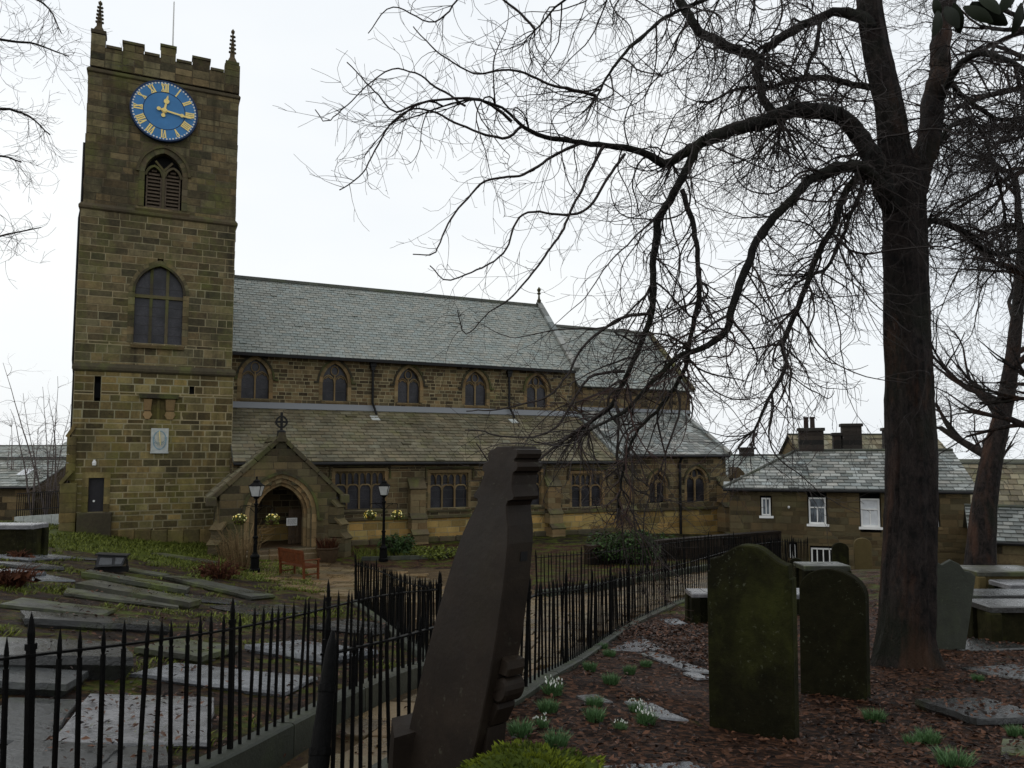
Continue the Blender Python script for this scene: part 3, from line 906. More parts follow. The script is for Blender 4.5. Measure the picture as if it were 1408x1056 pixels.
tag(rest.build('stone', M['tower'], tower), kind='stuff')
rest = MB()
for s in lows[110:]: rest.add(s[1], SFACES, s[2])
tag(rest.build('stone', M['tower_low'], tower), kind='stuff')

def string_course(z, x0, x1, y0, y1, p, h, mat='dressed_dark'):
    m = MB()
    # weathered section: a steep upper slope over a square nosing
    prof = [(0, z + h), (p, z + h * .35), (p, z - h * .1), (p * .5, z - h * .35), (0, z - h * .4)]
    r4 = []
    for q, zz in prof:
        r4.append([(x0 - q, y0 - q, zz), (x1 + q, y0 - q, zz), (x1 + q, y1 + q, zz), (x0 - q, y1 + q, zz)])
    vs = [p_ for ring in r4 for p_ in ring]
    fs = []
    for i in range(len(prof) - 1):
        for k in range(4):
            k2 = (k + 1) % 4
            fs.append((i * 4 + k2, i * 4 + k, (i + 1) * 4 + k, (i + 1) * 4 + k2))
    m.add(vs, fs, gtint(cr, .35, .6, .03))
    return m.build('string_course', M[mat], tower)
string_course(z3, TX0, TX1, YT, TY1, .1, .27)
string_course(z2, MX0, MX1, YT + .06, TY1 - .1, .09, .22)
string_course(z1, BX0, BX1, YT + .14, TY1 - .2, .08, .17)
# parapet: measured merlons on the front, repeated on the other sides
YPAR = YT + .06
px0, px1 = RX0, RX1
def PZ(px, py): return Z(px, py, YPAR)
prof = [(px0, X(145, 60, YPAR), PZ(135, 44)), (X(145, 60, YPAR), X(169, 66, YPAR), PZ(157, 65)), (X(169, 66, YPAR), X(198, 66, YPAR), PZ(183, 59)),
        (X(198, 66, YPAR), X(221, 74, YPAR), PZ(209, 74)), (X(221, 74, YPAR), X(242, 74, YPAR), PZ(232, 63)), (X(242, 74, YPAR), X(265, 84, YPAR), PZ(254, 84)),
        (X(265, 84, YPAR), X(289, 84, YPAR), PZ(277, 79.5)), (X(289, 84, YPAR), X(309, 94, YPAR), PZ(299, 95)), (X(309, 94, YPAR), px1, PZ(319, 86))]
zemb = min(p[2] for p in prof); zmer = zemb + .62
pc = MB(); pstones = []
par = MB()
for k, (a, b, zt) in enumerate(prof):
    zt = zt + cr.uniform(-.01, .01)
    pstones += wall(south(YPAR), a, b, z1 + .2, zt - .1, [], (.3, .42), (.4, .9), pc, cr, proud=(.008, .02), depth=.35)
    if k not in (0, len(prof) - 1): par.box(a - .03 if k % 2 == 0 else a + .032, b + .03 if k % 2 == 0 else b - .032, YPAR - .06, YPAR + .4, zt - .1, zt + .02, gtint(cr, .3, .6, .03))
for yy, fl in ((TY1 - .3, 0),):
    for k, (a, b, zt) in enumerate(prof):
        pc.box(a, b, yy - .3, yy, z1 + .2, zemb + (.62 if k % 2 == 0 else 0), (.4, .4, .4))
for xx in (px0 + .16, px1 - .16):
    for k in range(9):
        ya = YPAR + .36 + (TY1 - .3 - YPAR - .7) * k / 9; yb = YPAR + .36 + (TY1 - .3 - YPAR - .7) * (k + 1) / 9
        pc.box(xx - .15, xx + .15, ya, yb, z1 + .2, zemb + (.62 if k % 2 == 0 else 0), (.4, .4, .4))
parapet = pc.build('parapet', M['mortar_dark'], church)
lay(pstones, M['tower'], parapet)
par.build('coping', M['dressed_dark'], parapet)
roofm = MB(); roofm.box(px0 + .3, px1 - .3, YPAR + .36, TY1 - .6, z1 + .1, z1 + .3); roofm.build('tower_roof', M['lead'], church)
def pinnacle(xc, yc, zb, zt, w):
    m = MB()
    m.box(xc - w * .62, xc + w * .62, yc - w * .62, yc + w * .62, zb - .18, zb - .02, gtint(cr, .3, .6))
    h = zt - zb
    pr = [(w * .6, zb - .02), (w * .42, zb + h * .1), (w * .3, zb + h * .16), (w * .27, zb + h * .3)]
    sides = 4
    def Mx(x, y, z):
        a = math.pi / 4; return (xc + x * math.cos(a) - y * math.sin(a), yc + x * math.sin(a) + y * math.cos(a), z)
    m.lathe([(r_ * 1.414 * .75, z) for r_, z in pr] + [(w * .1, zb + h * .86), (w * .2, zb + h * .89), (w * .24, zb + h * .92), (w * .12, zb + h * .96), (w * .03, zt)], 0, 0, 4, gtint(cr, .3, .6), Mx)
    for k in range(1, 6):
        zz = zb + h * (.2 + .115 * k); rr = w * (.3 - .19 * (.2 + .115 * k))
        for q in range(4):
            a = q * math.pi / 2
            cx, cy = xc + math.cos(a) * rr * 1.1, yc + math.sin(a) * rr * 1.1
            m.lathe([(.02, zz - .05), (w * .11, zz), (w * .08, zz + .05), (.01, zz + .08)], cx, cy, 5, gtint(cr, .3, .6))
    m.build('pinnacle', M['dressed_dark'], church)
pw = .5
pinnacle((px0 + X(145, 60, YPAR)) / 2, YPAR + .3, PZ(135, 40), PZ(137, -4), .5)
pinnacle((px1 + X(309, 94, YPAR)) / 2, YPAR + .3, PZ(321, 84), PZ(322, 36), .5)
for xx, px_ in ((px0 + .3, 0), (px1 - .3, 1)):
    pinnacle(xx, TY1 - .45, zmer + .2, zmer + 2.1, .55)
fm = MB()
fm.tube([(X(238, 62, YPAR + 3), YPAR + 3, z1 + .3), (X(239.5, 0, YPAR + 3), YPAR + 3, PZ(240, -45))], [.05, .03], 8)
fm.build('flagpole', M['paper'], church)

# belfry window: two lights filled with louvres
sur = MB(); surround(sur, S3, op_bel, cr, .03, .4, ring=.24)
hood = MB()
hood.bar2d(op_bel.arch(.3, 10), .12, -.1, .1, gtint(cr, .3, .5), lambda x, y, z: (x, YT + .14 + y, z))
bel = sur.build('belfry_window', M['dressed_dark'], church)
hood.build('hood_mould', M['dressed_dark'], bel)
bk = MB(); ol = op_bel.outline(.05); bk.prism(ol, YT + .5, YT + .55); bk.build('dark_opening', M['dark_in'], bel)
wl_ = op_bel.a
tr = MB()
Mt = lambda x, y, z: (x, YT + .26 + y, z)
tr.box(op_bel.xc - .06, op_bel.xc + .06, -.08, .1, op_bel.sill, op_bel.spring + .25, None, Mt)
for sg in (-1, 1):
    la = Op(op_bel.xc + sg * wl_ * .5, wl_ * .5 - .05, op_bel.sill, op_bel.spring - .1, wl_ * .6)
    tr.bar2d(la.arch(0, 6), .1, -.06, .1, gtint(cr, .4, .6), Mt)
    tr.bar2d([(op_bel.xc, op_bel.spring + .2), (op_bel.xc + sg * wl_ * .45, op_bel.spring + op_bel.rise * .62)], .09, -.05, .1, gtint(cr, .4, .6), Mt)
    fr = MB()
    fr.bar2d([(la.xc - la.a + .05, la.sill + .03), (la.xc - la.a + .05, la.spring)] , .06, .02, .14, None, Mt)
    fr.bar2d([(la.xc + la.a - .05, la.sill + .03), (la.xc + la.a - .05, la.spring)], .06, .02, .14, None, Mt)
    fr.build('louvre_frame', M['louvre'], bel)
    nl = 11
    for k in range(nl):
        z = la.sill + .06 + (la.spring + .35 - la.sill) * k / nl
        hw = la.half(z + .1, -.07)
        if hw < .1: continue
        sm = MB(); slab3(sm, [(la.xc - hw, YT + .3, z), (la.xc + hw, YT + .3, z), (la.xc + hw, YT + .44, z + .15), (la.xc - hw, YT + .44, z + .15)], .03, gtint(cr, .3, .7))
        sm.build('slat', M['louvre'], bel)
tr.build('tracery', M['dressed_dark'], bel)
si = MB(); slab3(si, [(op_bel.xc - op_bel.a - .35, YT - .06, op_bel.sill - .16), (op_bel.xc + op_bel.a + .35, YT - .06, op_bel.sill - .16), (op_bel.xc + op_bel.a + .35, YT + .4, op_bel.sill + .02), (op_bel.xc - op_bel.a - .35, YT + .4, op_bel.sill + .02)], .2, (.5, .6, .4))
si.build('sill', M['dressed_dark'], bel)

# middle window
w = window_fill(church, S2, op_mid, cr, M['dressed_dark'], 3, 'tower_window', transom=Z(218, 408, YT + .06), tracery=False, depth=.24, bar=.13)
sur = MB(); surround(sur, S2, op_mid, cr, .02, .36, seg=8, ring=.26); sur.build('surround', M['tower'], w)
hood = MB(); hood.bar2d(op_mid.arch(.05, 10), .1, -.06, .1, gtint(cr, .2, .4), lambda x, y, z: (x, YT + .06 + y, z)); hood.build('hood_mould', M['dressed_dark'], w)
si = MB(); slab3(si, [(op_mid.xc - op_mid.a - .1, YT - .1, op_mid.sill - .1), (op_mid.xc + op_mid.a + .1, YT - .1, op_mid.sill - .1), (op_mid.xc + op_mid.a + .1, YT + .34, op_mid.sill + .04), (op_mid.xc - op_mid.a - .1, YT + .34, op_mid.sill + .04)], .14, (.5, .55, .4)); si.build('sill', M['tower'], w)

# lower openings
dm = MB(); dm.box(op_door.xc - op_door.a, op_door.xc + op_door.a, YT + .22, YT + .3, op_door.sill, op_door.spring, None)
door = dm.build('tower_door', M['door'], church)
sur = MB(); surround(sur, S, op_door, cr, .03, .34, ring=.24); sur.build('surround', M['tower_low'], door)
kn = MB(); p = at_y(129, 689, YT + .2); kn.lathe([(.01, -.05), (.05, -.03), (.05, .03), (.01, .05)], 0, 0, 8, None, lambda x, y, z: (p.x + x, YT + .19 + z * .6, p.z + y)); kn.build('handle', M['paper'], door)
st = MB(); st.box(op_door.xc - op_door.a - .35, op_door.xc + op_door.a + .35, YT - .55, YT - .045, -.5, op_door.sill - .02, gtint(cr, .2, .5), ch=.02); st.build('door_step', M['dressed_dark'], church)
for o in (op_sl1, op_sl2):
    m = MB(); m.box(o.xc - o.a - .02, o.xc + o.a + .02, YT + .2, YT + .25, o.sill - .05, o.spring + .05); m.build('slit_window', M['dark_in'], church)
# blocked window: a ledge on weathered corbels
m = MB(); m.prism([(X(192, 547, YT), Z(192, 547, YT)), (X(245, 547, YT), Z(245, 549, YT)), (X(246, 541, YT), Z(246, 543, YT)), (X(191, 541, YT), Z(191, 541, YT))], YT - .16, YT + .1, (.1, .1, .1)); led = m.build('ledge', M['dressed_dark'], church)
for pa, pb in ((197, 209), (227, 241)):
    m = MB(); xa, xb = X(pa, 560, YT), X(pb, 560, YT); za, zb_, zc = Z(218, 549, YT), Z(218, 565, YT), Z(218, 577, YT)
    m.prism([(xa + .04, zb_), (xb - .04, zb_), (xb, za), (xa, za)], YT - .1, YT + .05, (.6, .45, .25), ch=.02)
    m.prism([(xa + .1, zc), (xb - .1, zc), (xb + .02, (zb_ + zc) / 2), (xb - .06, zb_ - .02), (xa + .06, zb_ - .02), (xa - .02, (zb_ + zc) / 2)], YT - .07, YT + .05, (.95, .8, .5), ch=.02)
    m.build('corbel', M['dressed'], led)
m = MB(); m.box(op_niche.xc - op_niche.a - .08, op_niche.xc + op_niche.a + .08, YT + .1, YT + .2, op_niche.sill - .1, op_niche.spring + .1, (.3, .3, .3)); m.build('blocking', M['tower_low'], led)
m = MB(); xm = op_niche.xc; m.box(xm - .06, xm + .06, YT + .03, YT + .09, op_niche.sill, op_niche.spring, (.3, .3, .3)); m.build('mullion', M['tower_low'], led)

# sundial plate
sx0, sx1, sz0, sz1 = X(207.5, 605, YT), X(231.5, 605, YT), Z(219, 621.5, YT), Z(219, 589, YT)
m = MB(); m.box(sx0, sx1, YT - .1, YT - .04, sz0, sz1, None)
sdl = m.build('sundial', M['sundial'], church)
sc_, zc_ = (sx0 + sx1) / 2, sz0 + (sz1 - sz0) * .62
m = MB()
for k in range(13):
    a = math.pi + math.pi * k / 12
    ra, rb = .2, .3
    x, z = math.cos(a), math.sin(a) * 1.15
    m.bar2d([(sc_ + x * ra, zc_ + z * ra), (sc_ + x * rb, zc_ + z * rb)], .025, YT - .112, YT - .098)
hw, hh = (sx1 - sx0) / 2 - .05, (sz1 - sz0) / 2 - .05
zc2 = (sz0 + sz1) / 2
m.bar2d([(sc_ + hw * .85 * math.cos(t), zc2 + hh * .85 * math.sin(t)) for t in np.linspace(0, 2 * math.pi, 25)[:-1]], .05, YT - .108, YT - .099, None, None, True)
m.build('hour_line', M['sundial_blue'], sdl)
m = MB(); m.bar2d([(sc_ - .02, sz1 - .12), (sc_ + .03, sz0 + .3)], .02, YT - .3, YT - .1); m.build('gnomon', M['gold'], sdl)
m = MB(); m.box(sx0 - .02, sx1 + .02, YT - .12, YT - .03, sz0 - .06, sz0 - .003, (.6, .6, .6)); m.build('ledge', M['sundial'], sdl)

# clock
CK = at_y(226, 153.5, YT - .02); ck = CK
cR = (X(271.5, 154, YT) - X(181, 154, YT)) / 2
def CM(x, y, z): return (ck.x + x, YT - .1 + y, ck.z + z)
m = MB(); circ = [(cR * math.cos(t), cR * math.sin(t)) for t in np.linspace(0, 2 * math.pi, 65)[:-1]]
m.prism(circ, 0, .24, None, CM)
clock = m.build('clock', M['blue'], church)
m = MB(); m.bar2d([(x * 1.015, z * 1.015) for x, z in circ], .07, -.02, .22, None, CM, True); m.build('rim', M['blue_dark'], clock)
m = MB(); m.bar2d([(x * .64, z * .64) for x, z in circ], .03, -.006, .01, None, CM, True); m.build('inner_line', M['blue_dark'], clock)
m = MB()
for k in range(60):
    t = k / 60 * 2 * math.pi; rr = cR * .958; s_ = .042
    m.prism([(rr * math.cos(t) + s_ * math.cos(u), rr * math.sin(t) + s_ * math.sin(u)) for u in np.linspace(0, 2 * math.pi, 7)[:-1]], -.012, .002, None, CM)
tag(m.build('minute_dot', M['paper'], clock), kind='stuff')
def numeral(txt, ang):
    """upright-from-the-rim Roman numeral built of thick and thin strokes with serifs"""
    H = cR * .25; w_i, w_v, w_x = cR * .062, cR * .11, cR * .115
    ws = {'I': w_i, 'V': w_v, 'X': w_x}
    tot = sum(ws[c] for c in txt); x = -tot / 2
    mm = MB(); thick, thin = cR * .042, cR * .021
    bars = []
    for c in txt:
        xm = x + ws[c] / 2; h = H / 2; q = ws[c] * .36
        if c == 'I': bars.append(((xm, -h), (xm, h), thick))
        if c == 'V': bars += [((xm - q, h), (xm, -h), thick), ((xm + q, h), (xm, -h), thin)]
        if c == 'X': bars += [((xm - q, h), (xm + q, -h), thick), ((xm + q, h), (xm - q, -h), thin)]
        for zz in ((-h, h) if c != 'V' else (h,)):
            bars.append(((xm - ws[c] * .46, zz), (xm + ws[c] * .46, zz), thin * 1.1))
        x += ws[c]
    rc = cR * .79; ca, sa = math.cos(-ang), math.sin(-ang)
    for i, (p, q, wd) in enumerate(bars):
        def rt(pt):
            px_, pz_ = pt[0], pt[1] + rc
            return (px_ * ca - pz_ * sa, px_ * sa + pz_ * ca)
        mm.bar2d([rt(p), rt(q)], wd, -.014 - .0012 * i, .002, None, CM)
    return mm.build('numeral', M['gold'], clock)
for k, tx in enumerate(['XII', 'I', 'II', 'III', 'IIII', 'V', 'VI', 'VII', 'VIII', 'IX', 'X', 'XI']):
    numeral(tx, k * math.pi / 6)
def hand(name, ang, length, w, y, tail, mid):
    mm = MB(); ca, sa = math.cos(-ang), math.sin(-ang)
    def rt(x, z): return (x * ca - z * sa, x * sa + z * ca)
    mm.prism([rt(-w, -tail), rt(w, -tail), rt(w * .9, length * .82), rt(0, length), rt(-w * .9, length * .82)], y, y + .02, None, CM)
    for zz, s_ in mid:
        mm.prism([rt(s_ * math.cos(u), zz + s_ * math.sin(u)) for u in np.linspace(0, 2 * math.pi, 13)[:-1]], y - .008, y + .012, None, CM)
    return mm.build(name, M['gold'], clock)
hand('hour_hand', math.radians(10), cR * .56, .045, -.06, cR * .16, [(cR * .33, .12), (-cR * .17, .09), (0, .13)])
hand('minute_hand', math.radians(99), cR * .9, .04, -.1, cR * .16, [(cR * .55, .085), (-cR * .17, .09), (0, .09)])

# small lamp by the tower door and the pipe on the west corner
m = MB(); p = at_y(129.5, 637, YT - .12); m.lathe([(.02, -.11), (.075, -.09), (.085, .0), (.07, .09), (.02, .13)], p.x, p.y, 10, None, lambda x, y, z: (x, y, z + p.z)); m.lathe([(.03, .1), (.05, .16)], p.x, p.y + .06, 6, None, lambda x, y, z: (x, y, z + p.z)); m.build('door_lamp', M['paper'], church)
m = MB(); m.tube([(TX0 - .06, YT + .5, 1.2), (TX0 - .06, YT + .5, z3 - .2), (MX0 - .08, YT + .5, z3 + .4), (MX0 - .08, YT + .5, Z(112, 296, YT)), (BX0 - .08, YT + .5, Z(112, 280, YT)), (BX0 - .08, YT + .5, Z(112, 190, YT))], .055, 8); m.build('downpipe', M['iron_soft'], church)
# stepped buttress on the west corner
bz_ = MB()
def step_block(mb, x0, x1, y0, y1, za, zb2, slope=.35):
    mb.cbox(x0, x1, y0, y1, za, zb2, .02, gtint(cr, .25, .6))
xa = X(81, 700, YT - .2)
for k in range(9):
    step_block(bz_, xa + cr.uniform(0, .03), TX0 + .3, YT - .3, YT + .9, -.6 + k * .42, -.6 + (k + 1) * .42 - .015)
zq = -.6 + 9 * .42
slab3(bz_, [(xa - .05, YT - .35, zq), (TX0 + .02, YT - .35, zq + .55), (TX0 + .02, YT + .95, zq + .55), (xa - .05, YT + .95, zq)], .14, gtint(cr, .4, .7))
xb = X(90, 640, YT)
for k in range(5):
    step_block(bz_, xb + cr.uniform(0, .03), TX0 + .2, YT - .1, YT + .9, zq + .1 + k * .38, zq + .1 + (k + 1) * .38 - .015)
slab3(bz_, [(xb - .05, YT - .12, zq + 2.0), (TX0 + .05, YT - .12, zq + 2.5), (TX0 + .05, YT + .95, zq + 2.5), (xb - .05, YT + .95, zq + 2.0)], .14, gtint(cr, .4, .7))
bz_.build('buttress', M['tower_low'], church)
# plinth of the tower
pl = MB()
pl.prism([(TX0 - .1, -.6), (TX0 - .1, 0), (0, 0), (0, -.6)][::-1], 0, .1) if False else None
for k in range(10):
    a = TX0 - .1 + (TX1 - TX0 + .15) * k / 10; b = TX0 - .1 + (TX1 - TX0 + .15) * (k + 1) / 10
    if b < op_door.xc + op_door.a + .4: continue
    pl.cbox(a + .006, b - .006, YT - .17, YT - .04, -.6, Z(300, 722, YT) - .02 * k + cr.uniform(-.02, .02), .03, gtint(cr, .3, .7))
pl.build('plinth', M['tower_low'], church)

# ---- nave with its clerestory
XE = (X(741, 421, YR) + X(788, 500, YN - .3)) / 2
z_ne = (Z(330, 475.5, YN) + Z(550, 488, YN) + Z(760, 501, YN)) / 3
z_nr = (Z(330, 381.5, YR) + Z(550, 403, YR) + Z(735, 420.5, YR)) / 3
z_at = (Z(330, 551, YN) + Z(550, 562, YN) + Z(770, 574, YN)) / 3
SN, SA = south(YN), south(YA)
def arch_op(xl, xr, ysill, yspr, yapex, Y, ring):
    xc = (X(xl, yspr, Y) + X(xr, yspr, Y)) / 2; a = (X(xr, yspr, Y) - X(xl, yspr, Y)) / 2; xm = (xl + xr) / 2
    s, p, q = Z(xm, ysill, Y), Z(xm, yspr, Y), Z(xm, yapex, Y)
    return Op(xc, a, s, p, max(0, q - p), ring)
cl_ops = [arch_op(332, 370, 548, 521, 494, YN, .2), arch_op(443.5, 478, 551, 526, 500, YN, .2), arch_op(547, 577.5, 553.5, 530, 506, YN, .2),
          arch_op(639.5, 669, 557, 534, 511, YN, .2), arch_op(724.5, 752, 560, 538, 516, YN, .2)]
nc = MB()
nst = wall(SN, TX1 + .02, XE, z_at - .2, z_ne, cl_ops, (.17, .26), (.26, .55), nc, cr, proud=(.004, .014), gap=.011)
nave = nc.build('nave', M['mortar'], church)
lay(nst, M['nave'], nave)
m = MB(); m.box(TX1 + .05, XE - .05, YN + .46, 2 * YR - YN, 0, z_ne - .02); m.build('inner_wall', M['mortar_dark'], nave)
for i, o in enumerate(cl_ops):
    w = window_fill(church, SN, o, cr, M['dressed'], 2, 'clerestory_window', depth=.22, bar=.075)
    sur = MB(); surround(sur, SN, o, cr, .02, .32, seg=5, ring=.2); sur.build('surround', M['dressed'], w)
    hd = MB(); hp = o.arch(.24, 8)
    hd.bar2d([(hp[0][0] + .22, hp[0][1] - .02)] + hp + [(hp[-1][0] - .22, hp[-1][1] - .02)], .1, -.1, .05, gtint(cr, .1, .35), lambda x, y, z: (x, YN + y, z)); hd.build('hood_mould', M['dressed_dark'], w)
    s_ = MB(); slab3(s_, [(o.xc - o.a - .05, YN - .06, o.sill - .08), (o.xc + o.a + .05, YN - .06, o.sill - .08), (o.xc + o.a + .05, YN + .3, o.sill + .02), (o.xc - o.a - .05, YN + .3, o.sill + .02)], .08, gtint(cr, .3, .5)); s_.build('sill', M['dressed'], w)
# nave roof
OV = .35
m = MB()
sl_n = (z_nr - z_ne) / (YR - YN)
slab3(m, [(TX1, YN - OV, z_ne - sl_n * OV), (XE, YN - OV, z_ne - sl_n * OV), (XE, YR, z_nr), (TX1, YR, z_nr)], .12)
slab3(m, [(TX1, 2 * YR - YN + OV, z_ne - sl_n * OV), (XE, 2 * YR - YN + OV, z_ne - sl_n * OV), (XE, YR, z_nr), (TX1, YR, z_nr)], .12)
nroof = m.build('nave_roof', M['slate_dark'], church)
m = MB(); slates(m, (TX1 + .02, YN - OV - .05, z_ne - sl_n * (OV + .05) + .015), (XE - .1, YN - OV - .05, z_ne - sl_n * (OV + .05) + .015), (XE - .1, YR - .05, z_nr - .02), (TX1 + .02, YR - .05, z_nr - .02), 30, .37, cr, lo=.3, hi=.7)
tag(m.build('slate', M['slate'], nroof), kind='stuff')
m = MB()
k = TX1
while k < XE - .2:
    m.prism([(-.2, -.12), (.2, -.12), (.05, .1), (-.05, .1)], k + .005, min(k + .6, XE) - .005, gtint(cr, .4, .7), lambda x, y, z: (y, YR + x, z_nr + z + .03)); k += .6
m.build('ridge_tile', M['kerb'], nroof)
m = MB(); m.box(TX1, XE, YN - OV - .16, YN - OV - .03, z_ne - sl_n * OV - .2, z_ne - sl_n * OV - .05); m.build('gutter', M['iron_soft'], nroof)
m = MB(); m.box(TX1, XE, YN - .1, YN + .1, z_ne - .38, z_ne - .22, (.3, .3, .3)); m.build('cornice', M['dressed_dark'], nave)
# east gable coping of the nave
m = MB()
def coping_run(mb, x, ya, za, yb, zb_, w, t, n):
    for k in range(n):
        p, q = k / n + .003, (k + 1) / n - .003
        A = Vector((x, ya + (yb - ya) * p, za + (zb_ - za) * p)); B = Vector((x, ya + (yb - ya) * q, za + (zb_ - za) * q))
        slab3(mb, [A + Vector((-w, 0, 0)), A + Vector((w, 0, 0)), B + Vector((w, 0, 0)), B + Vector((-w, 0, 0))], t, gtint(cr, .35, .8))
coping_run(m, XE + .12, YN - .5, z_ne - sl_n * .5 + .3, YR, z_nr + .3, .2, .34, 9)
coping_run(m, XE + .12, 2 * YR - YN + .5, z_ne - sl_n * .5 + .3, YR, z_nr + .3, .2, .34, 9)
m.build('gable_coping', M['slate_light'], church)
def finial(name, x, y, z, h, mat):
    mm = MB()
    mm.lathe([(.14, -.1), (.16, .05), (.08, .16), (.06, h * .45), (.13, h * .5), (.14, h * .56), (.06, h * .62), (.12, h * .72), (.15, h * .8), (.08, h * .9), (.02, h)], x, y, 8, (.3, .3, .3), lambda a, b, c: (a, b, z + c))
    return mm.build(name, M[mat], church)
finial('gable_finial', XE + .1, YR, z_nr + .35, 1.0, 'dressed_dark')
m = MB(); m.prism([(YN + .05, z_ne - 3), (2 * YR - YN - .05, z_ne - 3), (2 * YR - YN - .05, z_ne), (YR, z_nr - .1), (YN + .05, z_ne)], XE - .2, XE + .25, (.4, .4, .4), lambda x, y, z: (y, x, z)); m.build('east_gable', M['nave'], church)
# rainwater pipes on the clerestory
for px_t, py_t, px_b, py_b in ((513, 490, 514, 562), (700, 503, 701, 570)):
    m = MB(); x = X(px_t, py_t, YN - .12)
    m.box(x - .16, x + .16, YN - .28, YN - .045, z_ne - .75, z_ne - .38); m.box(x - .11, x + .11, YN - .24, YN - .045, z_ne - .95, z_ne - .76)
    m.tube([(x, YN - .14, z_ne - .9), (x, YN - .14, z_at + .3), (x + .03, YN - .5, z_at - .05), (x + .06, YN - .75, z_at - .35)], .065, 8)
    for zz in (.35, .6): m.tube([(x, YN - .14, z_at + (z_ne - z_at) * zz - .05), (x, YN - .14, z_at + (z_ne - z_at) * zz + .05)], .09, 8)
    dp = m.build('downpipe', M['iron_soft'], church)

# ---- aisle
XC = X(849, 624, YA)
z_ae = (Z(330, 628, YA) + Z(550, 628.5, YA) + Z(670, 629, YA)) / 3
sl_a = (z_at - .12 - z_ae) / (YN - YA)
z_str = (Z(480, 711.5, YA) + Z(640, 707.5, YA)) / 2
def sq(xl, xr, ysill, ytop, Y, ring): return tower_op(xl, xr, ysill, ytop, ytop, Y, ring)
ai_ops = [sq(461, 529, 700, 648, YA, .2), sq(592, 644, 698, 650, YA, .2)]
sp = ai_ops[1].xc - ai_ops[0].xc
o1 = ai_ops[1]
ai_ops.append(Op(o1.xc + sp * .92, o1.a, o1.sill, o1.spring, 0, .2))
ai_ops.append(sq(786, 828, 697, 651, YA, .2))
bay = [at_y(x, 690, YA).x for x in (571, 672, 757)]
ac = MB()
ast_up = wall(SA, XA0, XC, z_str, z_ae, ai_ops, (.2, .3), (.3, .75), ac, cr, proud=(.008, .025))
ast_lo = wall(SA, XA0, XC, -.8, z_str - .12, [], (.24, .36), (.4, 1.0), ac, cr, proud=(.006, .018))
# west end wall of the aisle
ast_w = wall(west(XA0), -YN, -YA - .02, -.5, z_ae, [], (.2, .3), (.3, .7), ac, cr, depth=.2)
aisle = ac.build('aisle', M['mortar'], church)
lay(ast_up + ast_w, M['nave'], aisle); lay(ast_lo, M['ochre'], aisle)
m = MB(); m.prism([(XA0 + .1, z_str - .16), (XC, z_str - .16), (XC, z_str + .0), (XA0 + .1, z_str + .0)], YA - .12, YA + .1, (.45, .45, .4), ch=.03); m.build('string_course', M['dressed_dark'], aisle)
m = MB(); m.box(XA0, XC, YA - .05, YA + .2, z_ae - .42, z_ae - .22, (.6, .55, .4)); m.build('cornice', M['dressed'], aisle)
m = MB(); m.box(XA0 + .3, XC, YA + .46, YN, -.5, z_ae - .1); m.build('inner_wall', M['dark_in'], aisle)
m = MB()
k = XA0 + .05
while k < XC - .3:
    m.cbox(k + .006, min(k + .9, XC) - .006, YA - .22, YA - .04, -.9, Z(560, 738, YA) - .02 + cr.uniform(-.02, .02), .05, gtint(cr, .3, .7)); k += .9
m.build('plinth', M['dressed_dark'], aisle)
def square_window(parent, o, lights, cusps):
    w = window_fill(parent, SA, o, cr, M['dressed'], lights, 'aisle_window', tracery=False, depth=.26, bar=.085, cusps=cusps)
    sur = MB(); surround(sur, SA, o, cr, .015, .34, ring=.16)
    sur.build('surround', M['dressed'], w)
    hd = MB(); e = .26
    hd.bar2d([(o.xc - o.a - e, o.spring - .35), (o.xc - o.a - e, o.spring + e), (o.xc + o.a + e, o.spring + e), (o.xc + o.a + e, o.spring - .35)], .1, -.11, .04, (.25, .2, .15), lambda x, y, z: (x, YA + y, z)); hd.build('hood_mould', M['dressed_dark'], w)
    s_ = MB(); slab3(s_, [(o.xc - o.a - .15, YA - .1, o.sill - .12), (o.xc + o.a + .15, YA - .1, o.sill - .12), (o.xc + o.a + .15, YA + .34, o.sill + .03), (o.xc - o.a - .15, YA + .34, o.sill + .03)], .1, (.4, .45, .4)); s_.build('sill', M['dressed_dark'], w)
    return w
square_window(church, ai_ops[0], 4, 8); square_window(church, ai_ops[1], 3, 6); square_window(church, ai_ops[2], 3, 6); square_window(church, ai_ops[3], 3, 6)
# roof of the aisle in stone slates
m = MB(); ye = YA - .35; ze_ = z_ae - sl_a * .35
slab3(m, [(XA0, ye, ze_), (XC, ye, ze_), (XC, YN, z_at - .12), (XA0, YN, z_at - .12)], .12); aroof = m.build('aisle_roof', M['slate_dark'], church)
m = MB(); slates(m, (XA0, ye - .06, ze_ - .02), (XC - .1, ye - .06, ze_ - .02), (XC - .1, YN - .02, z_at - .1), (XA0, YN - .02, z_at - .1), 17, .5, cr, lift=.045, lo=.32, hi=.7)
tag(m.build('slate', M['stone_slate'], aroof), kind='stuff')
m = MB(); slab3(m, [(TX1 + .02, YN - .28, z_at - .16), (XE + .3, YN - .28, z_at - .16), (XE + .3, YN - .03, z_at + .17), (TX1 + .02, YN - .03, z_at + .17)], .04); m.build('flashing', M['lead'], aroof)
for px_b, py_b in ((516, 569), (706, 574)):
    c = at_y(px_b, py_b, YN - .85); m = MB()
    q = [(c.x - .22, YN - 1.15, 0), (c.x + .22, YN - 1.15, 0), (c.x + .16, YN - .7, 0), (c.x - .28, YN - .7, 0)]
    slab3(m, [(x, y, z_at - .12 - sl_a * (YN - y) + .08) for x, y, _ in q], .03); m.build('splash_plate', M['sundial'], aroof)
m = MB(); m.tube([(XA0, ye - .1, ze_ - .12), (XC, ye - .1, ze_ - .12)], .075, 8); m.build('gutter', M['iron_soft'], aroof)
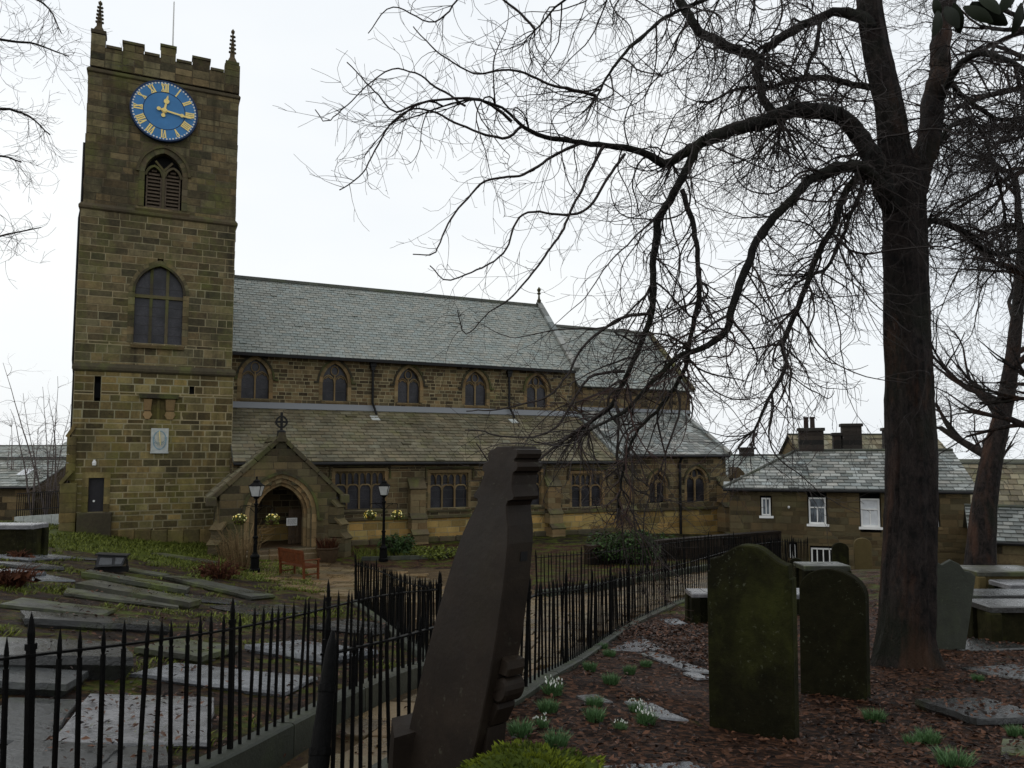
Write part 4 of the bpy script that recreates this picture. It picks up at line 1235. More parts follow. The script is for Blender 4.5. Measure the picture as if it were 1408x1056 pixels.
m = MB(); coping_run(m, XC + .02, YA - .45, z_ae - sl_a * .45 + .22, YN, z_at + .1, .17, .3, 6); m.build('gable_coping', M['slate_light'], church)
# buttresses with weathered offsets
def buttress(x, w, Yw, p, ztop, zmid, zlow, zb, mat='dressed', topmat='dressed_dark'):
    mm = MB()
    def courses_(za, zb2, yo):
        z = za
        while z < zb2 - .02:
            h = min(cr.uniform(.25, .36), zb2 - z)
            if zb2 - z - h < .12: h = zb2 - z
            if cr.random() < .5: mm.cbox(x - w, x + w, Yw - yo, Yw - .01, z + .004, z + h - .004, .015, gtint(cr, .15, .7, .08))
            else:
                q = cr.uniform(-.3, .3) * w
                mm.cbox(x - w, x + q - .004, Yw - yo, Yw - .01, z + .004, z + h - .004, .015, gtint(cr, .15, .7, .08)); mm.cbox(x + q + .004, x + w, Yw - yo - .006, Yw - .01, z + .004, z + h - .004, .015, gtint(cr, .15, .7, .08))
            z += h
    courses_(zb, zlow, p); courses_(zlow + .22, zmid, p * .74); courses_(zmid + .25, ztop, p * .5)
    b = mm.build('buttress', M[mat], church)
    def wpiece(q, t_):
        cc = MB(); slab3(cc, q, t_, gtint(cr, .4, .7)); cc.build('weathering', M[topmat], b)
    wpiece([(x - w - .03, Yw - p - .05, zlow + .0), (x + w + .03, Yw - p - .05, zlow), (x + w + .03, Yw - p * .7, zlow + .25), (x - w - .03, Yw - p * .7, zlow + .25)], .1)
    wpiece([(x - w - .03, Yw - p * .74 - .05, zmid), (x + w + .03, Yw - p * .74 - .05, zmid), (x + w + .03, Yw - p * .46, zmid + .3), (x - w - .03, Yw - p * .46, zmid + .3)], .1)
    for k in range(2):
        wpiece([(x - w - .04, Yw - p * .5 - .06 + k * .28, ztop + k * .3), (x + w + .04, Yw - p * .5 - .06 + k * .28, ztop + k * .3), (x + w + .04, Yw - p * .5 + .26 + k * .28, ztop + .34 + k * .3), (x - w - .04, Yw - p * .5 + .26 + k * .28, ztop + .34 + k * .3)], .12)
zt_b, zm_b, zl_b = Z(571, 672, YA - .6), z_str - .1, Z(571, 735, YA - .9)
for x in (bay[0], bay[1], bay[2]):
    buttress(x, .4, YA, .95, zt_b, zm_b, zl_b, -.8)

# ---- chancel and its side chapel
XCE = (X(993, 618, YA) + X(938, 577, YN)) / 2
z_ce = Z(940, 621, YA); z_ct = (Z(850, 561, YN) + Z(930, 572, YN)) / 2
ch_ops = [arch_op(893, 915, 690, 668, 650, YA, .18), arch_op(944, 971, 690, 664, 644, YA, .18)]
cc_ = MB()
z_strc = Z(930, 698, YA)
cst = wall(SA, XC + .02, XCE, z_strc, z_ce, ch_ops, (.22, .32), (.35, .8), cc_, cr, proud=(.008, .025))
csl = wall(SA, XC + .02, XCE, -2.2, z_strc - .14, [], (.28, .4), (.45, 1.1), cc_, cr, proud=(.006, .018))
cse = wall(east(XCE), YA, YN, -2.2, z_ce, [], (.24, .34), (.4, .9), cc_, cr, depth=.3)
chap = cc_.build('chapel', M['mortar'], church)
lay(cst + cse, M['nave'], chap); lay(csl, M['ochre'], chap)
m = MB(); m.prism([(XC + .02, z_strc - .16), (XCE + .05, z_strc - .16), (XCE + .05, z_strc), (XC + .02, z_strc)], YA - .12, YA + .1, (.45, .45, .4), ch=.03); m.build('string_course', M['dressed_dark'], chap)
m = MB(); m.box(XC + .02, XCE + .05, YA - .06, YA + .2, z_ce - .3, z_ce - .12, (.4, .4, .3)); m.build('cornice', M['dressed'], chap)
m = MB(); m.box(XC + .1, XCE - .35, YA + .46, YN, -2, z_ce - .1); m.build('inner_wall', M['dark_in'], chap)
for o in ch_ops:
    w = window_fill(church, SA, o, cr, M['dressed'], 2, 'chapel_window', depth=.24, bar=.08)
    sur = MB(); surround(sur, SA, o, cr, .02, .32, seg=5, ring=.18); sur.build('surround', M['dressed'], w)
    hd = MB(); hd.bar2d(o.arch(.22, 8), .1, -.1, .05, (.2, .2, .2), lambda x, y, z: (x, YA + y, z)); hd.build('hood_mould', M['dressed_dark'], w)
m = MB(); sl_c = (z_ct - z_ce) / (YN - YA); ye2, ze2 = YA - .3, z_ce - sl_c * .3
slab3(m, [(XC + .2, ye2, ze2), (XCE, ye2, ze2), (XCE, YN, z_ct), (XC + .2, YN, z_ct)], .12); croof = m.build('chapel_roof', M['slate_dark'], church)
m = MB(); slates(m, (XC + .2, ye2 - .05, ze2), (XCE - .1, ye2 - .05, ze2), (XCE - .1, YN, z_ct + .02), (XC + .2, YN, z_ct + .02), 18, .42, cr)
tag(m.build('slate', M['slate_light'], croof), kind='stuff')
m = MB(); coping_run(m, XCE + .05, YA - .4, z_ce - sl_c * .4 + .22, YN, z_ct + .2, .17, .3, 7); m.build('gable_coping', M['slate_light'], church)
m = MB(); m.tube([(XC + .2, ye2 - .1, ze2 - .1), (XCE, ye2 - .1, ze2 - .1)], .075, 8)
xp = X(935, 690, YA - .1); m.tube([(xp, ye2 - .1, ze2 - .1), (xp, YA - .14, ze2 - .5), (xp, YA - .14, -1.0)], .085, 8); m.build('downpipe', M['iron_soft'], croof)
# corner buttress of the chapel
buttress(XCE - .35, .42, YA, 1.0, Z(985, 668, YA), z_strc, Z(985, 735, YA), -2.2)
buttress(XC + .35, .45, YA, 1.0, Z(860, 660, YA), Z(860, 700, YA), Z(860, 735, YA), -1.5)
mm = MB()
for k in range(10): mm.cbox(XCE - .05, XCE + .75, YA + .1, YA + .95, -2.2 + k * .45, -2.2 + (k + 1) * .45 - .01, .02, gtint(cr, .2, .6))
zq2 = -2.2 + 4.5
slab3(mm, [(XCE + .8, YA + .05, zq2), (XCE + .8, YA + 1.0, zq2), (XCE + .0, YA + 1.0, zq2 + .7), (XCE + .0, YA + .05, zq2 + .7)], .12, (.5, .5, .5))
mm.build('buttress', M['nave'], church)
# chancel above the chapel
z_xe = (Z(860, 530, YN) + Z(950, 530, YN)) / 2; z_xr = (Z(790, 452, YR) + Z(885, 457, YR)) / 2
XX = (X(885, 457, YR) + X(955, 528, YN)) / 2
xc_ = MB(); xst = wall(SN, XE + .3, XX, z_ct - .2, z_xe, [], (.2, .3), (.3, .7), xc_, cr)
xst += wall(east(XX), YN, 2 * YR - YN, -2, z_xe, [], (.3, .4), (.5, 1.0), xc_, cr, depth=.3)
chan = xc_.build('chancel', M['mortar_dark'], church); lay(xst, M['nave'], chan)
m = MB(); m.prism([(YN, z_xe - .02), (2 * YR - YN, z_xe - .02), (YR, z_xr - .05)], XX - .35, XX, (.45, .4, .35), lambda x, y, z: (y, x, z)); m.build('east_gable', M['nave'], chan)
m = MB(); m.box(XE + .3, XX - .35, YN + .46, 2 * YR - YN, -1, z_xe); m.build('inner_wall', M['dark_in'], chan)
sl_x = (z_xr - z_xe) / (YR - YN)
m = MB()
slab3(m, [(XE + .3, YN - .3, z_xe - sl_x * .3), (XX - .1, YN - .3, z_xe - sl_x * .3), (XX - .1, YR, z_xr), (XE + .3, YR, z_xr)], .12)
slab3(m, [(XE + .3, 2 * YR - YN + .3, z_xe - sl_x * .3), (XX - .1, 2 * YR - YN + .3, z_xe - sl_x * .3), (XX - .1, YR, z_xr), (XE + .3, YR, z_xr)], .12)
xroof = m.build('chancel_roof', M['slate_dark'], church)
m = MB(); slates(m, (XE + .3, YN - .36, z_xe - sl_x * .36 + .01), (XX - .1, YN - .36, z_xe - sl_x * .36 + .01), (XX - .1, YR, z_xr), (XE + .3, YR, z_xr), 24, .4, cr); tag(m.build('slate', M['slate'], xroof), kind='stuff')
m = MB(); coping_run(m, XX, YN - .4, z_xe - sl_x * .4 + .22, YR, z_xr + .22, .2, .3, 8); coping_run(m, XX, 2 * YR - YN + .4, z_xe - sl_x * .4 + .22, YR, z_xr + .22, .2, .3, 8); m.build('gable_coping', M['dressed_dark'], xroof)
m = MB(); m.prism([(YR - .2, -.1), (YR + .2, -.1), (YR, .1)], XE + .3, XX, (.5, .5, .5), lambda x, y, z: (y, x, z_xr + z + .03)); m.build('ridge_tile', M['kerb'], xroof)
m = MB(); slab3(m, [(XE + .3, YN - .25, z_ct - .02), (XX, YN - .25, z_ct - .02), (XX, YN - .03, z_ct + .2), (XE + .3, YN - .03, z_ct + .2)], .04); m.build('flashing', M['lead'], chan)

# ---- porch
SP = south(YP)
PX0, PX1 = X(302, 700, YP), X(462, 700, YP)
pxc = (X(388, 600, YP) + (PX0 + PX1) / 2) / 2
pz_ap = Z(388, 604, YP); pz_ev = Z(380, 674, YP)
psl = (pz_ap - pz_ev) / ((PX1 - PX0) / 2)
op_p = arch_op(355, 420, 754, 708, 668, YP, .5)
op_p.xc = (op_p.xc + pxc) / 2
pcore = MB()
pst = wall(SP, PX0, PX1, -.4, pz_ap, [Op(op_p.xc, op_p.a, op_p.sill, op_p.spring, op_p.rise, .5)], (.26, .36), (.4, .95), pcore, cr,
           clip=lambda z: (pxc - (pz_ap - z) / psl, pxc + (pz_ap - z) / psl) if z > pz_ev else (PX0, PX1), proud=(.006, .02))
pst += wall(west(PX0), -YA, -YP - .02, -.4, pz_ev, [], (.26, .36), (.4, .95), pcore, cr, depth=.3)
pst += wall(east(PX1), YP + .02, YA, -.4, pz_ev, [], (.26, .36), (.4, .95), pcore, cr, depth=.3)
porch = pcore.build('porch', M['mortar_dark'], church)
lay(pst, M['porch'], porch)
# moulded orders of the doorway, each set further back
arch = MB()
for off, ring, front, dep in ((.32, .2, .02, .4), (.14, .17, -.08, .5), (.0, .135, -.2, .6)):
    surround(arch, SP, op_p, cr, front, dep, seg=8, ring=ring, off=off)
aw = arch.build('doorway_arch', M['dressed'], church)
hd = MB(); hp = op_p.arch(.56, 12)
hd.bar2d([(hp[0][0] + .2, hp[0][1] - .25), (hp[0][0] + .03, hp[0][1] - .22)] + hp + [(hp[-1][0] - .03, hp[-1][1] - .22), (hp[-1][0] - .2, hp[-1][1] - .25)], .12, -.12, .05, (.2, .2, .2), lambda x, y, z: (x, YP + y, z)); hd.build('hood_mould', M['dressed_dark'], aw)
# porch roof and gable coping
m = MB(); ov = .35; zo = pz_ev - psl * ov
for sg, xa in ((-1, PX0), (1, PX1)):
    xe = xa + sg * ov
    slab3(m, [(xe, YP + .42, zo), (xe, YA + .3, zo), (pxc, YA + 2.2, pz_ap), (pxc, YP + .42, pz_ap)], .1)
proof = m.build('porch_roof', M['slate_dark'], church)
m = MB()
slates(m, (PX0 - ov - .03, YP + .42, zo), (PX0 - ov - .03, YA + .3, zo), (pxc, YA + 2.0, pz_ap), (pxc, YP + .42, pz_ap), 12, .42, cr, .035)
slates(m, (PX1 + ov + .03, YP + .42, zo), (PX1 + ov + .03, YA + .3, zo), (pxc, YA + 2.0, pz_ap), (pxc, YP + .42, pz_ap), 12, .42, cr, .035)
tag(m.build('slate', M['stone_slate'], proof), kind='stuff')
m = MB(); m.prism([(pxc - .2, -.1), (pxc + .2, -.1), (pxc, .12)], YP + .4, YA + 1.8, (.4, .5, .4), lambda x, y, z: (x, y, pz_ap + z + .04)); m.build('ridge_tile', M['dressed_dark'], proof)
m = MB()
for sg in (-1, 1):
    xa, xb = pxc + sg * ((PX1 - PX0) / 2 + .35), pxc
    za, zb_ = pz_ev - psl * .35 + .1, pz_ap + .22
    for k in range(5):
        p, q = k / 5 + .004, (k + 1) / 5 - .004
        A = Vector((xa + (xb - xa) * p, 0, za + (zb_ - za) * p)); B = Vector((xa + (xb - xa) * q, 0, za + (zb_ - za) * q))
        slab3(m, [(A.x, YP - .08, A.z), (A.x, YP + .42, A.z), (B.x, YP + .42, B.z), (B.x, YP - .08, B.z)], .17, gtint(cr, .2, .6))
    m.cbox(xa - .2, xa + .2, YP - .14, YP + .4, za - .38, za - .02, .04, gtint(cr, .3, .6))
m.prism([(pxc - .22, pz_ap - .1), (pxc + .22, pz_ap - .1), (pxc + .12, pz_ap + .3), (pxc - .12, pz_ap + .3)], YP - .15, YP + .43, (.4, .4, .4))
m.build('gable_coping', M['dressed_dark'], porch)
# wheel cross on the porch gable
m = MB(); fx, fz = pxc, Z(389, 580, YP)
Mc = lambda x, y, z: (fx + x, YP + .14 + y, fz + z)
m.cbox(-.17, .17, -.15, .15, pz_ap - fz + .12, pz_ap - fz + .4, .05, (.3, .3, .3), Mc)
m.bar2d([(0, pz_ap - fz + .35), (0, .42)], .1, -.05, .05, (.3, .3, .3), Mc); m.bar2d([(-.27, 0), (.27, 0)], .09, -.052, .052, (.3, .3, .3), Mc)
m.bar2d([(.22 * math.cos(t), .24 * math.sin(t)) for t in np.linspace(0, 2 * math.pi, 17)[:-1]], .07, -.045, .045, (.3, .3, .3), Mc, True)
m.build('gable_cross', M['iron_soft'], church)
# inside the porch: floor, walls, benches, inner doorway
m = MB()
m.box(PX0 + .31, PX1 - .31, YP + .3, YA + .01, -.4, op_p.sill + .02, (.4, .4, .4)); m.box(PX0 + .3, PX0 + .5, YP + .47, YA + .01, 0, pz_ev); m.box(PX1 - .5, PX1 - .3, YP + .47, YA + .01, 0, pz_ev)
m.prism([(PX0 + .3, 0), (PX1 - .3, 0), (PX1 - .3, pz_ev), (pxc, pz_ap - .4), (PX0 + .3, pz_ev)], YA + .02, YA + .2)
m.build('interior', M['oak_and_shade'], porch)  # timber lining is made up; its dark tone stands in for shade on stone
gx0, gx1 = X(396, 730, YP + 1.2), X(421, 730, YP + 1.2)
m = MB(); zt_ = Z(408, 700, YP + 1.2)
for k in range(5):
    a = gx0 + (gx1 - gx0) * k / 5; b = gx0 + (gx1 - gx0) * (k + 1) / 5
    m.box(a + .008, b - .008, YP + 1.2, YP + 1.25, op_p.sill + .05, zt_)
gate = m.build('inner_gate', M['oak_and_shade'], church)
m = MB()
for z in (op_p.sill + .3, zt_ - .25):
    m = MB(); m.box(gx0, gx1, YP + 1.165, YP + 1.197, z, z + .12); m.build('gate_rail', M['oak_and_shade'], gate)
# steps
m = MB()
for k, (ya, zt_s) in enumerate(((YP - .35, op_p.sill - .01), (YP - .75, op_p.sill - .17))):
    n = 3
    for j in range(n):
        a = op_p.xc - 1.5 - .15 * k + (3.0 + .3 * k) * j / n; b = op_p.xc - 1.5 - .15 * k + (3.0 + .3 * k) * (j + 1) / n
        m.cbox(a + .004, b - .004, ya, YP + .3 - k * .66, -.5, zt_s + cr.uniform(-.006, .006), .025, gtint(cr, .3, .7))
m.build('step', M['flag'], porch)
# diagonal corner buttresses of the porch
for x, sg in ((PX1 - .1, 1), (PX0 + .1, -1)):
    mm = MB()
    def dg(u, v, z, x=x, sg=sg): return (x + sg * (u * .707 + v * .707), YP + .1 - u * .707 + v * .707, z)
    tops = [(.8, -.5, .75), (.6, .8, 1.35), (.4, 1.4, 2.1)] if sg > 0 else [(.5, -.5, .7), (.35, .75, 1.3)]
    for (L, za, zb2) in tops:
        z = za
        while z < zb2 - .05:
            h = min(.34, zb2 - z); mm.cbox(-.1, L + cr.uniform(-.01, .01), -.26, .26, z + .004, z + h - .004, .02, gtint(cr, .2, .6), dg); z += h
        slab3(mm, [dg(L + .05, -.3, zb2), dg(L + .05, .3, zb2), dg(L - .3, .3, zb2 + .32), dg(L - .3, -.3, zb2 + .32)], .1, gtint(cr, .4, .7))
    mm.build('buttress', M['porch'], church)

# ================================================================== OBJECTS BY THE PORCH
def notice():
    a, b = at_y(394, 723, YP + 1.1), at_y(409, 712, YP + 1.1)
    t = thing('notice', 'small white notice hung on the dark gate inside the porch doorway', 'notice', ((a.x + b.x) / 2, YP + 1.16, a.z))
    m = MB(); m.box(a.x, b.x, YP + 1.14, YP + 1.163, a.z, b.z); m.build('board', M['paper'], t)
    m = MB(); r = random.Random(5)
    for k in range(6):
        z = b.z - .05 - k * (b.z - a.z - .08) / 6
        x = a.x + .04
        while x < b.x - .08:
            w = r.uniform(.02, .08); m.box(x, min(x + w, b.x - .04), YP + 1.136, YP + 1.141, z - .018, z); x += w + .015
    m.build('lettering', M['ink'], t)
notice()

def lamp_mesh(t, h):
    k = h / 3.45
    m = MB(); m.lathe([(.2, -.15), (.2, .12), (.17, .15), (.15, .5), (.17, .53), (.17, .58), (.1, .66), (.085, .72)], 0, 0, 10)
    m.build('base', M['iron'], t)
    m = MB(); m.lathe([(.075, .7), (.07, 1.2), (.095, 1.22), (.095, 1.27), (.06, 1.3), (.052, 2.45 * k), (.085, 2.48 * k), (.085, 2.53 * k), (.045, 2.56 * k), (.04, 2.7 * k), (.1, 2.74 * k), (.12, 2.78 * k)], 0, 0, 10, ); m.build('column', M['iron'], t)
    m = MB()
    for sg in (-1, 1):
        m.tube([(0, 0, 2.42 * k), (sg * .3, 0, 2.46 * k), (sg * .56, 0, 2.44 * k), (sg * .58, 0, 2.36 * k)], .016, 6)
        m.tube([(sg * .05, 0, 2.2 * k), (sg * .2, 0, 2.36 * k), (sg * .38, 0, 2.44 * k)], .011, 6)
    m.build('bracket', M['iron'], t)
    z0, z1 = 2.8 * k, 3.2 * k
    ln = MB()
    a, b = .13, .215
    q = []
    for sx, sy in ((-1, -1), (1, -1), (1, 1), (-1, 1)):
        ln.tube([(sx * a, sy * a, z0), (sx * b, sy * b, z1)], .014, 5)
        ln.tube([(sx * a, sy * a, z0), (-sy * a, sx * a, z0)], .014, 5); ln.tube([(sx * b, sy * b, z1), (-sy * b, sx * b, z1)], .018, 5)
    rt = [(b * 1.1, z1), (b * .62, z1 + .1), (b * .5, z1 + .12), (b * .5, z1 + .17), (b * .2, z1 + .22), (.02, z1 + .25), (.035, z1 + .29), (.01, z1 + .34)]
    ln.lathe([(x * 1.3, z) for x, z in rt], 0, 0, 4, None, lambda x, y, z: ((x - y) * .707, (x + y) * .707, z))
    lan = ln.build('lantern', M['iron'], t)
    for sx, sy in ((0, -1), (1, 0), (0, 1), (-1, 0)):
        m = MB(); tx, ty = -sy, sx
        m.add([(sx * a + tx * a, sy * a + ty * a, z0 + .01), (sx * a - tx * a, sy * a - ty * a, z0 + .01), (sx * b - tx * b, sy * b - ty * b, z1 - .01), (sx * b + tx * b, sy * b + ty * b, z1 - .01)], [(0, 1, 2, 3)])
        m.build('pane', M['lamp_glass'], lan)
    return 2.36 * k
def basket(x, y, z, label, seed):
    r = random.Random(seed)
    t = thing('hanging_basket', label, 'flower basket', (x, y, z), local=True, group='flower baskets hung on the lamp posts')
    m = MB(); m.lathe([(.04, -.17), (.12, -.14), (.17, -.06), (.19, .0)], 0, 0, 10); m.build('bowl', M['oak_and_shade'], t)
    m = MB()
    for k in range(3):
        a = k * 2.1; m.tube([(.18 * math.cos(a), .18 * math.sin(a), 0), (0, 0, .42)], .006, 4)
    m.build('chain', M['iron_soft'], t)
    m = MB()
    for k in range(170):
        a, e = r.uniform(0, 6.28), r.uniform(-.9, 1.3); rr = r.uniform(.14, .29)
        p = Vector((math.cos(a) * math.cos(e) * rr, math.sin(a) * math.cos(e) * rr, math.sin(e) * rr * .75 + .0))
        u = Vector((r.uniform(-1, 1), r.uniform(-1, 1), r.uniform(-.6, .6))).normalized() * .045; v = Vector((r.uniform(-1, 1), r.uniform(-1, 1), r.uniform(-1, 1))).normalized() * .035
        g = r.uniform(.1, .9); m.add([p - u, p + v, p + u, p - v], [(0, 1, 2, 3)], (g, g, g))
    m.build('foliage', M['grass'], t)
    m = MB()
    for k in range(26):
        a, e = r.uniform(0, 6.28), r.uniform(-.2, 1.4); rr = r.uniform(.25, .3)
        p = Vector((math.cos(a) * math.cos(e) * rr, math.sin(a) * math.cos(e) * rr, math.sin(e) * rr * .8))
        n = p.normalized(); u = n.orthogonal().normalized(); v = n.cross(u); s_ = r.uniform(.03, .048); g = r.choice((0.1, .4, 1.0, 1.0))
        vs = [p + n * .02] + [p + (u * math.cos(q) + v * math.sin(q)) * s_ for q in np.linspace(0, 6.28, 7)[:-1]]
        m.add(vs, [(0, i + 1, (i + 1) % 6 + 1) for i in range(6)], (g, g, g))
    m.build('flower', M['yellow'], t)
def lamp(px, py, ptop, label, labs, seed):
    p = gp(px, py)
    D = p.dot(FH); h = at_d(px, ptop, D).z - p.z - .12
    t = thing('street_lamp', label, 'lamp post', p, -AZ, 'old lamp posts with flower baskets', local=True)
    zb = lamp_mesh(t, h)
    for sg, lb in zip((-1, 1), labs):
        q = p + RT * (sg * .58)
        basket(q.x, q.y, p.z + zb - .43, lb, seed + sg)
lamp(350, 787, 654, 'black iron lamp post standing in front of the porch arch', ('flower basket hung nearest the clock tower, left of the porch lamp post', 'flower basket hung in front of the dark porch doorway'), 20)
lamp(527, 772, 656, 'black iron lamp post in front of the four light aisle window', ('flower basket hung in front of the sill of the four light window', 'flower basket hung between the aisle lamp post and the buttress'), 40)

def bench():
    a, b = gp(384, 792), gp(409, 795)
    ax = (RT * -.747 + FH * .67).normalized()
    rz = math.atan2(ax.y, ax.x)
    c = gp(394, 793) + RT * .2
    t = thing('bench', 'red brown slatted wooden bench on the flags beside the porch', 'bench', (c.x, c.y, gz(c.x, c.y)), rz, local=True)
    # own space: x along the bench, +y = the back
    L = .75
    for x in (-L, L):
        m = MB(); m.box(x - .035, x + .035, -.6, -.53, -.15, .62, ch=.008); m.build('leg', M['wood'], t)
        m = MB(); m.bar2d([(.0, -.15), (.02, .42), (.1, .98)], .07, x - .035, x + .035, None, lambda q, y, z: (y, q, z)); m.build('leg', M['wood'], t)
        m = MB(); m.box(x - .045, x + .045, -.64, .06, .62, .655, ch=.01); m.build('armrest', M['wood'], t)
        m = MB(); m.box(x - .025, x + .025, -.53, .0, .36, .42); m.box(x - .02, x + .02, -.53, .0, .12, .16); m.build('side_rail', M['wood'], t)
    for k in range(6):
        m = MB(); y = -.58 + k * .1; m.box(-L + .03, L - .03, y, y + .08, .42 - .004 * k, .445 - .004 * k, ch=.006); m.build('seat_slat', M['wood'], t)
    def bk(u, z): return .02 + (z - .42) * .143
    for z0, z1 in ((.88, .99), (.5, .56)):
        m = MB(); m.add([(x, bk(0, z) + d, z) for d in (-.02, .02) for x, z in ((-L, z0), (L, z0), (L, z1), (-L, z1))], [(0, 1, 2, 3), (7, 6, 5, 4), (1, 0, 4, 5), (2, 1, 5, 6), (3, 2, 6, 7), (0, 3, 7, 4)]); m.build('back_rail', M['wood'], t)
    n = 15
    for k in range(n):
        x = -L + .1 + (2 * L - .2) * k / (n - 1); m = MB()
        m.add([(xx, bk(0, z) + d, z) for d in (-.01, .01) for xx, z in ((x - .028, .56), (x + .028, .56), (x + .028, .88), (x - .028, .88))], [(0, 1, 2, 3), (7, 6, 5, 4), (1, 0, 4, 5), (2, 1, 5, 6), (3, 2, 6, 7), (0, 3, 7, 4)]); m.build('back_slat', M['wood'], t)
bench()

def blades(m, c, n, rad, h, r, w=.012, lean=.6, tip=True, zf=None):
    for k in range(n):
        a = r.uniform(0, 6.28); q = rad * math.sqrt(r.random())
        x, y = c[0] + q * math.cos(a), c[1] + q * math.sin(a); z = zf(x, y) if zf else c[2]
        hh = h * r.uniform(.55, 1.1); b = r.uniform(0, 6.28); l = lean * r.random() * hh
        dx, dy = math.cos(b) * l + (x - c[0]) * lean * .8, math.sin(b) * l + (y - c[1]) * lean * .8
        wx, wy = -math.sin(b) * w, math.cos(b) * w
        g = r.uniform(.05, 1)
        m.add([(x - wx, y - wy, z - .02), (x + wx, y + wy, z - .02), (x + dx * .45 + wx * .8, y + dy * .45 + wy * .8, z + hh * .62), (x + dx * .45 - wx * .8, y + dy * .45 - wy * .8, z + hh * .62), (x + dx, y + dy, z + hh)],
              [(0, 1, 2, 3), (3, 2, 4)], (g, g, g))

def shrub(name, label, cat, px, py, rad, h, n, mat, seed, leaf=.09, drop=0.0, lift=0.0):
    r = random.Random(seed); p = gp(px, py)
    t = thing(name, label, cat, p, local=True)
    m = MB()
    for k in range(7):
        a = r.uniform(0, 6.28); m.tube([(0, 0, -.1), (math.cos(a) * rad * .35, math.sin(a) * rad * .35, h * .45), (math.cos(a) * rad * .7, math.sin(a) * rad * .7, h * .8)], [.03, .02, .008], 5)
    m.build('stem', M['twig'], t)
    lobes = [(r.uniform(-.55, .55) * rad, r.uniform(-.55, .55) * rad, r.uniform(.3, .75) * h, r.uniform(.35, .6)) for _ in range(9)]
    m = MB()
    for k in range(n):
        lx, ly, lz, lr = r.choice(lobes)
        d = Vector((r.gauss(0, 1), r.gauss(0, 1), r.gauss(0, .8))).normalized() * (lr * r.uniform(.5, 1.1))
        p_ = Vector((lx + d.x * rad, ly + d.y * rad, max(.03, lz + d.z * h * .62)))
        u = Vector((r.gauss(0, 1), r.gauss(0, 1), r.gauss(-drop, .6))).normalized() * leaf * r.uniform(.6, 1.2); v = u.orthogonal().normalized() * leaf * .32
        v.rotate(Quaternion(u.normalized(), r.uniform(0, 6.28)))
        g = r.uniform(.05, 1); m.add([p_ - u, p_ + v, p_ + u, p_ - v], [(0, 1, 2, 3)], (g, g, g))
    m.build('foliage', M[mat], t)
    return t
shrub('shrub', 'small glossy green shrub growing beside the buttress and lamp post', 'shrub', 545, 766, .85, 1.0, 900, 'yew', 3, .11)
shrub('shrub', 'low green shrub below the three light aisle window', 'shrub', 603, 769, 1.1, .55, 700, 'grass', 4, .1)
shrub('yew_bush', 'dark feathery evergreen bush against the chapel wall', 'bush', 851, 774, 1.45, 1.25, 3600, 'yew', 5, .13, .4)
shrub('shrub', 'dark low shrub between the evergreen bush and the chapel downpipe', 'shrub', 900, 764, 1.3, .9, 900, 'yew', 6, .13)
def tub():
    p = gp(450, 772); t = thing('plant_tub', 'round dark tub of withered plants beside the porch', 'plant tub', p, local=True)
    m = MB(); m.lathe([(.36, -.05), (.42, .2), (.47, .5), (.5, .55), (.5, .6), (.44, .6), (.42, .52)], 0, 0, 14); m.build('pot', M['oak_and_shade'], t)
    r = random.Random(8); m = MB(); blades(m, (0, 0, .55), 160, .4, .5, r, .016, .8); m.build('foliage', M['fern'], t)
tub()
def dry_clump(px, py, rad, h, n, mat, label, seed, name='dry_plant'):
    p = gp(px, py); t = thing(name, label, 'dead plant', p, local=True); r = random.Random(seed)
    m = MB()
    for k in range(n):
        a = r.uniform(0, 6.28); q = r.uniform(0, rad * .5); l = r.uniform(.4, 1.1); b = r.uniform(.1, .8)
        x, y = math.cos(a) * q, math.sin(a) * q
        m.tube([(x, y, -.03), (x + math.cos(a) * b * rad * .5, y + math.sin(a) * b * rad * .5, h * l * .65), (x + math.cos(a) * b * rad * 1.3, y + math.sin(a) * b * rad * 1.3, h * l * r.uniform(.5, 1))], [.012, .009, .004], 3, (g := r.random(), g, g), cap=False)
        if mat == 'fern':
            m.add([(x + math.cos(a) * b * rad + r.uniform(-.1, .1), y + math.sin(a) * b * rad + r.uniform(-.1, .1), h * l * .5 + r.uniform(-.1, .1)) for _ in range(3)], [(0, 1, 2)], (g, g, g))
    m.build('stalk', M[mat], t)
dry_clump(335, 783, 1.0, 2.0, 130, 'dry', 'tall dry stalks leaning beside the porch lamp post', 1)
dry_clump(318, 770, .8, 1.3, 90, 'dry', 'clump of pale dry stalks below the porch corner', 2)
dry_clump(301, 796, .7, .7, 160, 'fern', 'rusty dead fern clump at the downhill end of the mossy slabs', 3)
dry_clump(16, 806, .36, .42, 170, 'fern', 'rusty dead fern tuft between the wet slabs', 4)
dry_clump(25, 770, .25, .3, 70, 'fern', 'reddish weed tuft by the long wet ledger slab', 5)
# low kerb of the bed in front of the aisle
t = thing('flower_bed', 'brown flower bed with a pale stone kerb below the aisle wall', 'flower bed', gp(560, 770))
a, b = gp(497, 771), gp(617, 768); r = random.Random(31)
n = 9
for k in range(n):
    p, q = a.lerp(b, k / n), a.lerp(b, (k + .97) / n); m = MB()
    d = (q - p).normalized(); s_ = Vector((-d.y, d.x, 0)) * .08
    z0 = bz(p.x, p.y)
    m.add([tuple(v) for v in (p - s_, q - s_, q + s_, p + s_)] + [tuple(v + Vector((0, 0, .16))) for v in (p - s_, q - s_, q + s_, p + s_)], [(0, 3, 2, 1), (4, 5, 6, 7), (0, 1, 5, 4), (1, 2, 6, 5), (2, 3, 7, 6), (3, 0, 4, 7)], gtint(r, .4, .9))
    m.build('kerb_stone', M['kerb'], t)
m = MB()
for k in range(500):
    u = r.random(); p = a.lerp(b, u) + Vector((0, r.uniform(.2, 2.6), 0)); z = gz(p.x, p.y)
    g = r.random(); blades(m, (p.x, p.y, z), 2, .12, .28, r, .012, .9)
m.build('foliage', M['grass'], t)

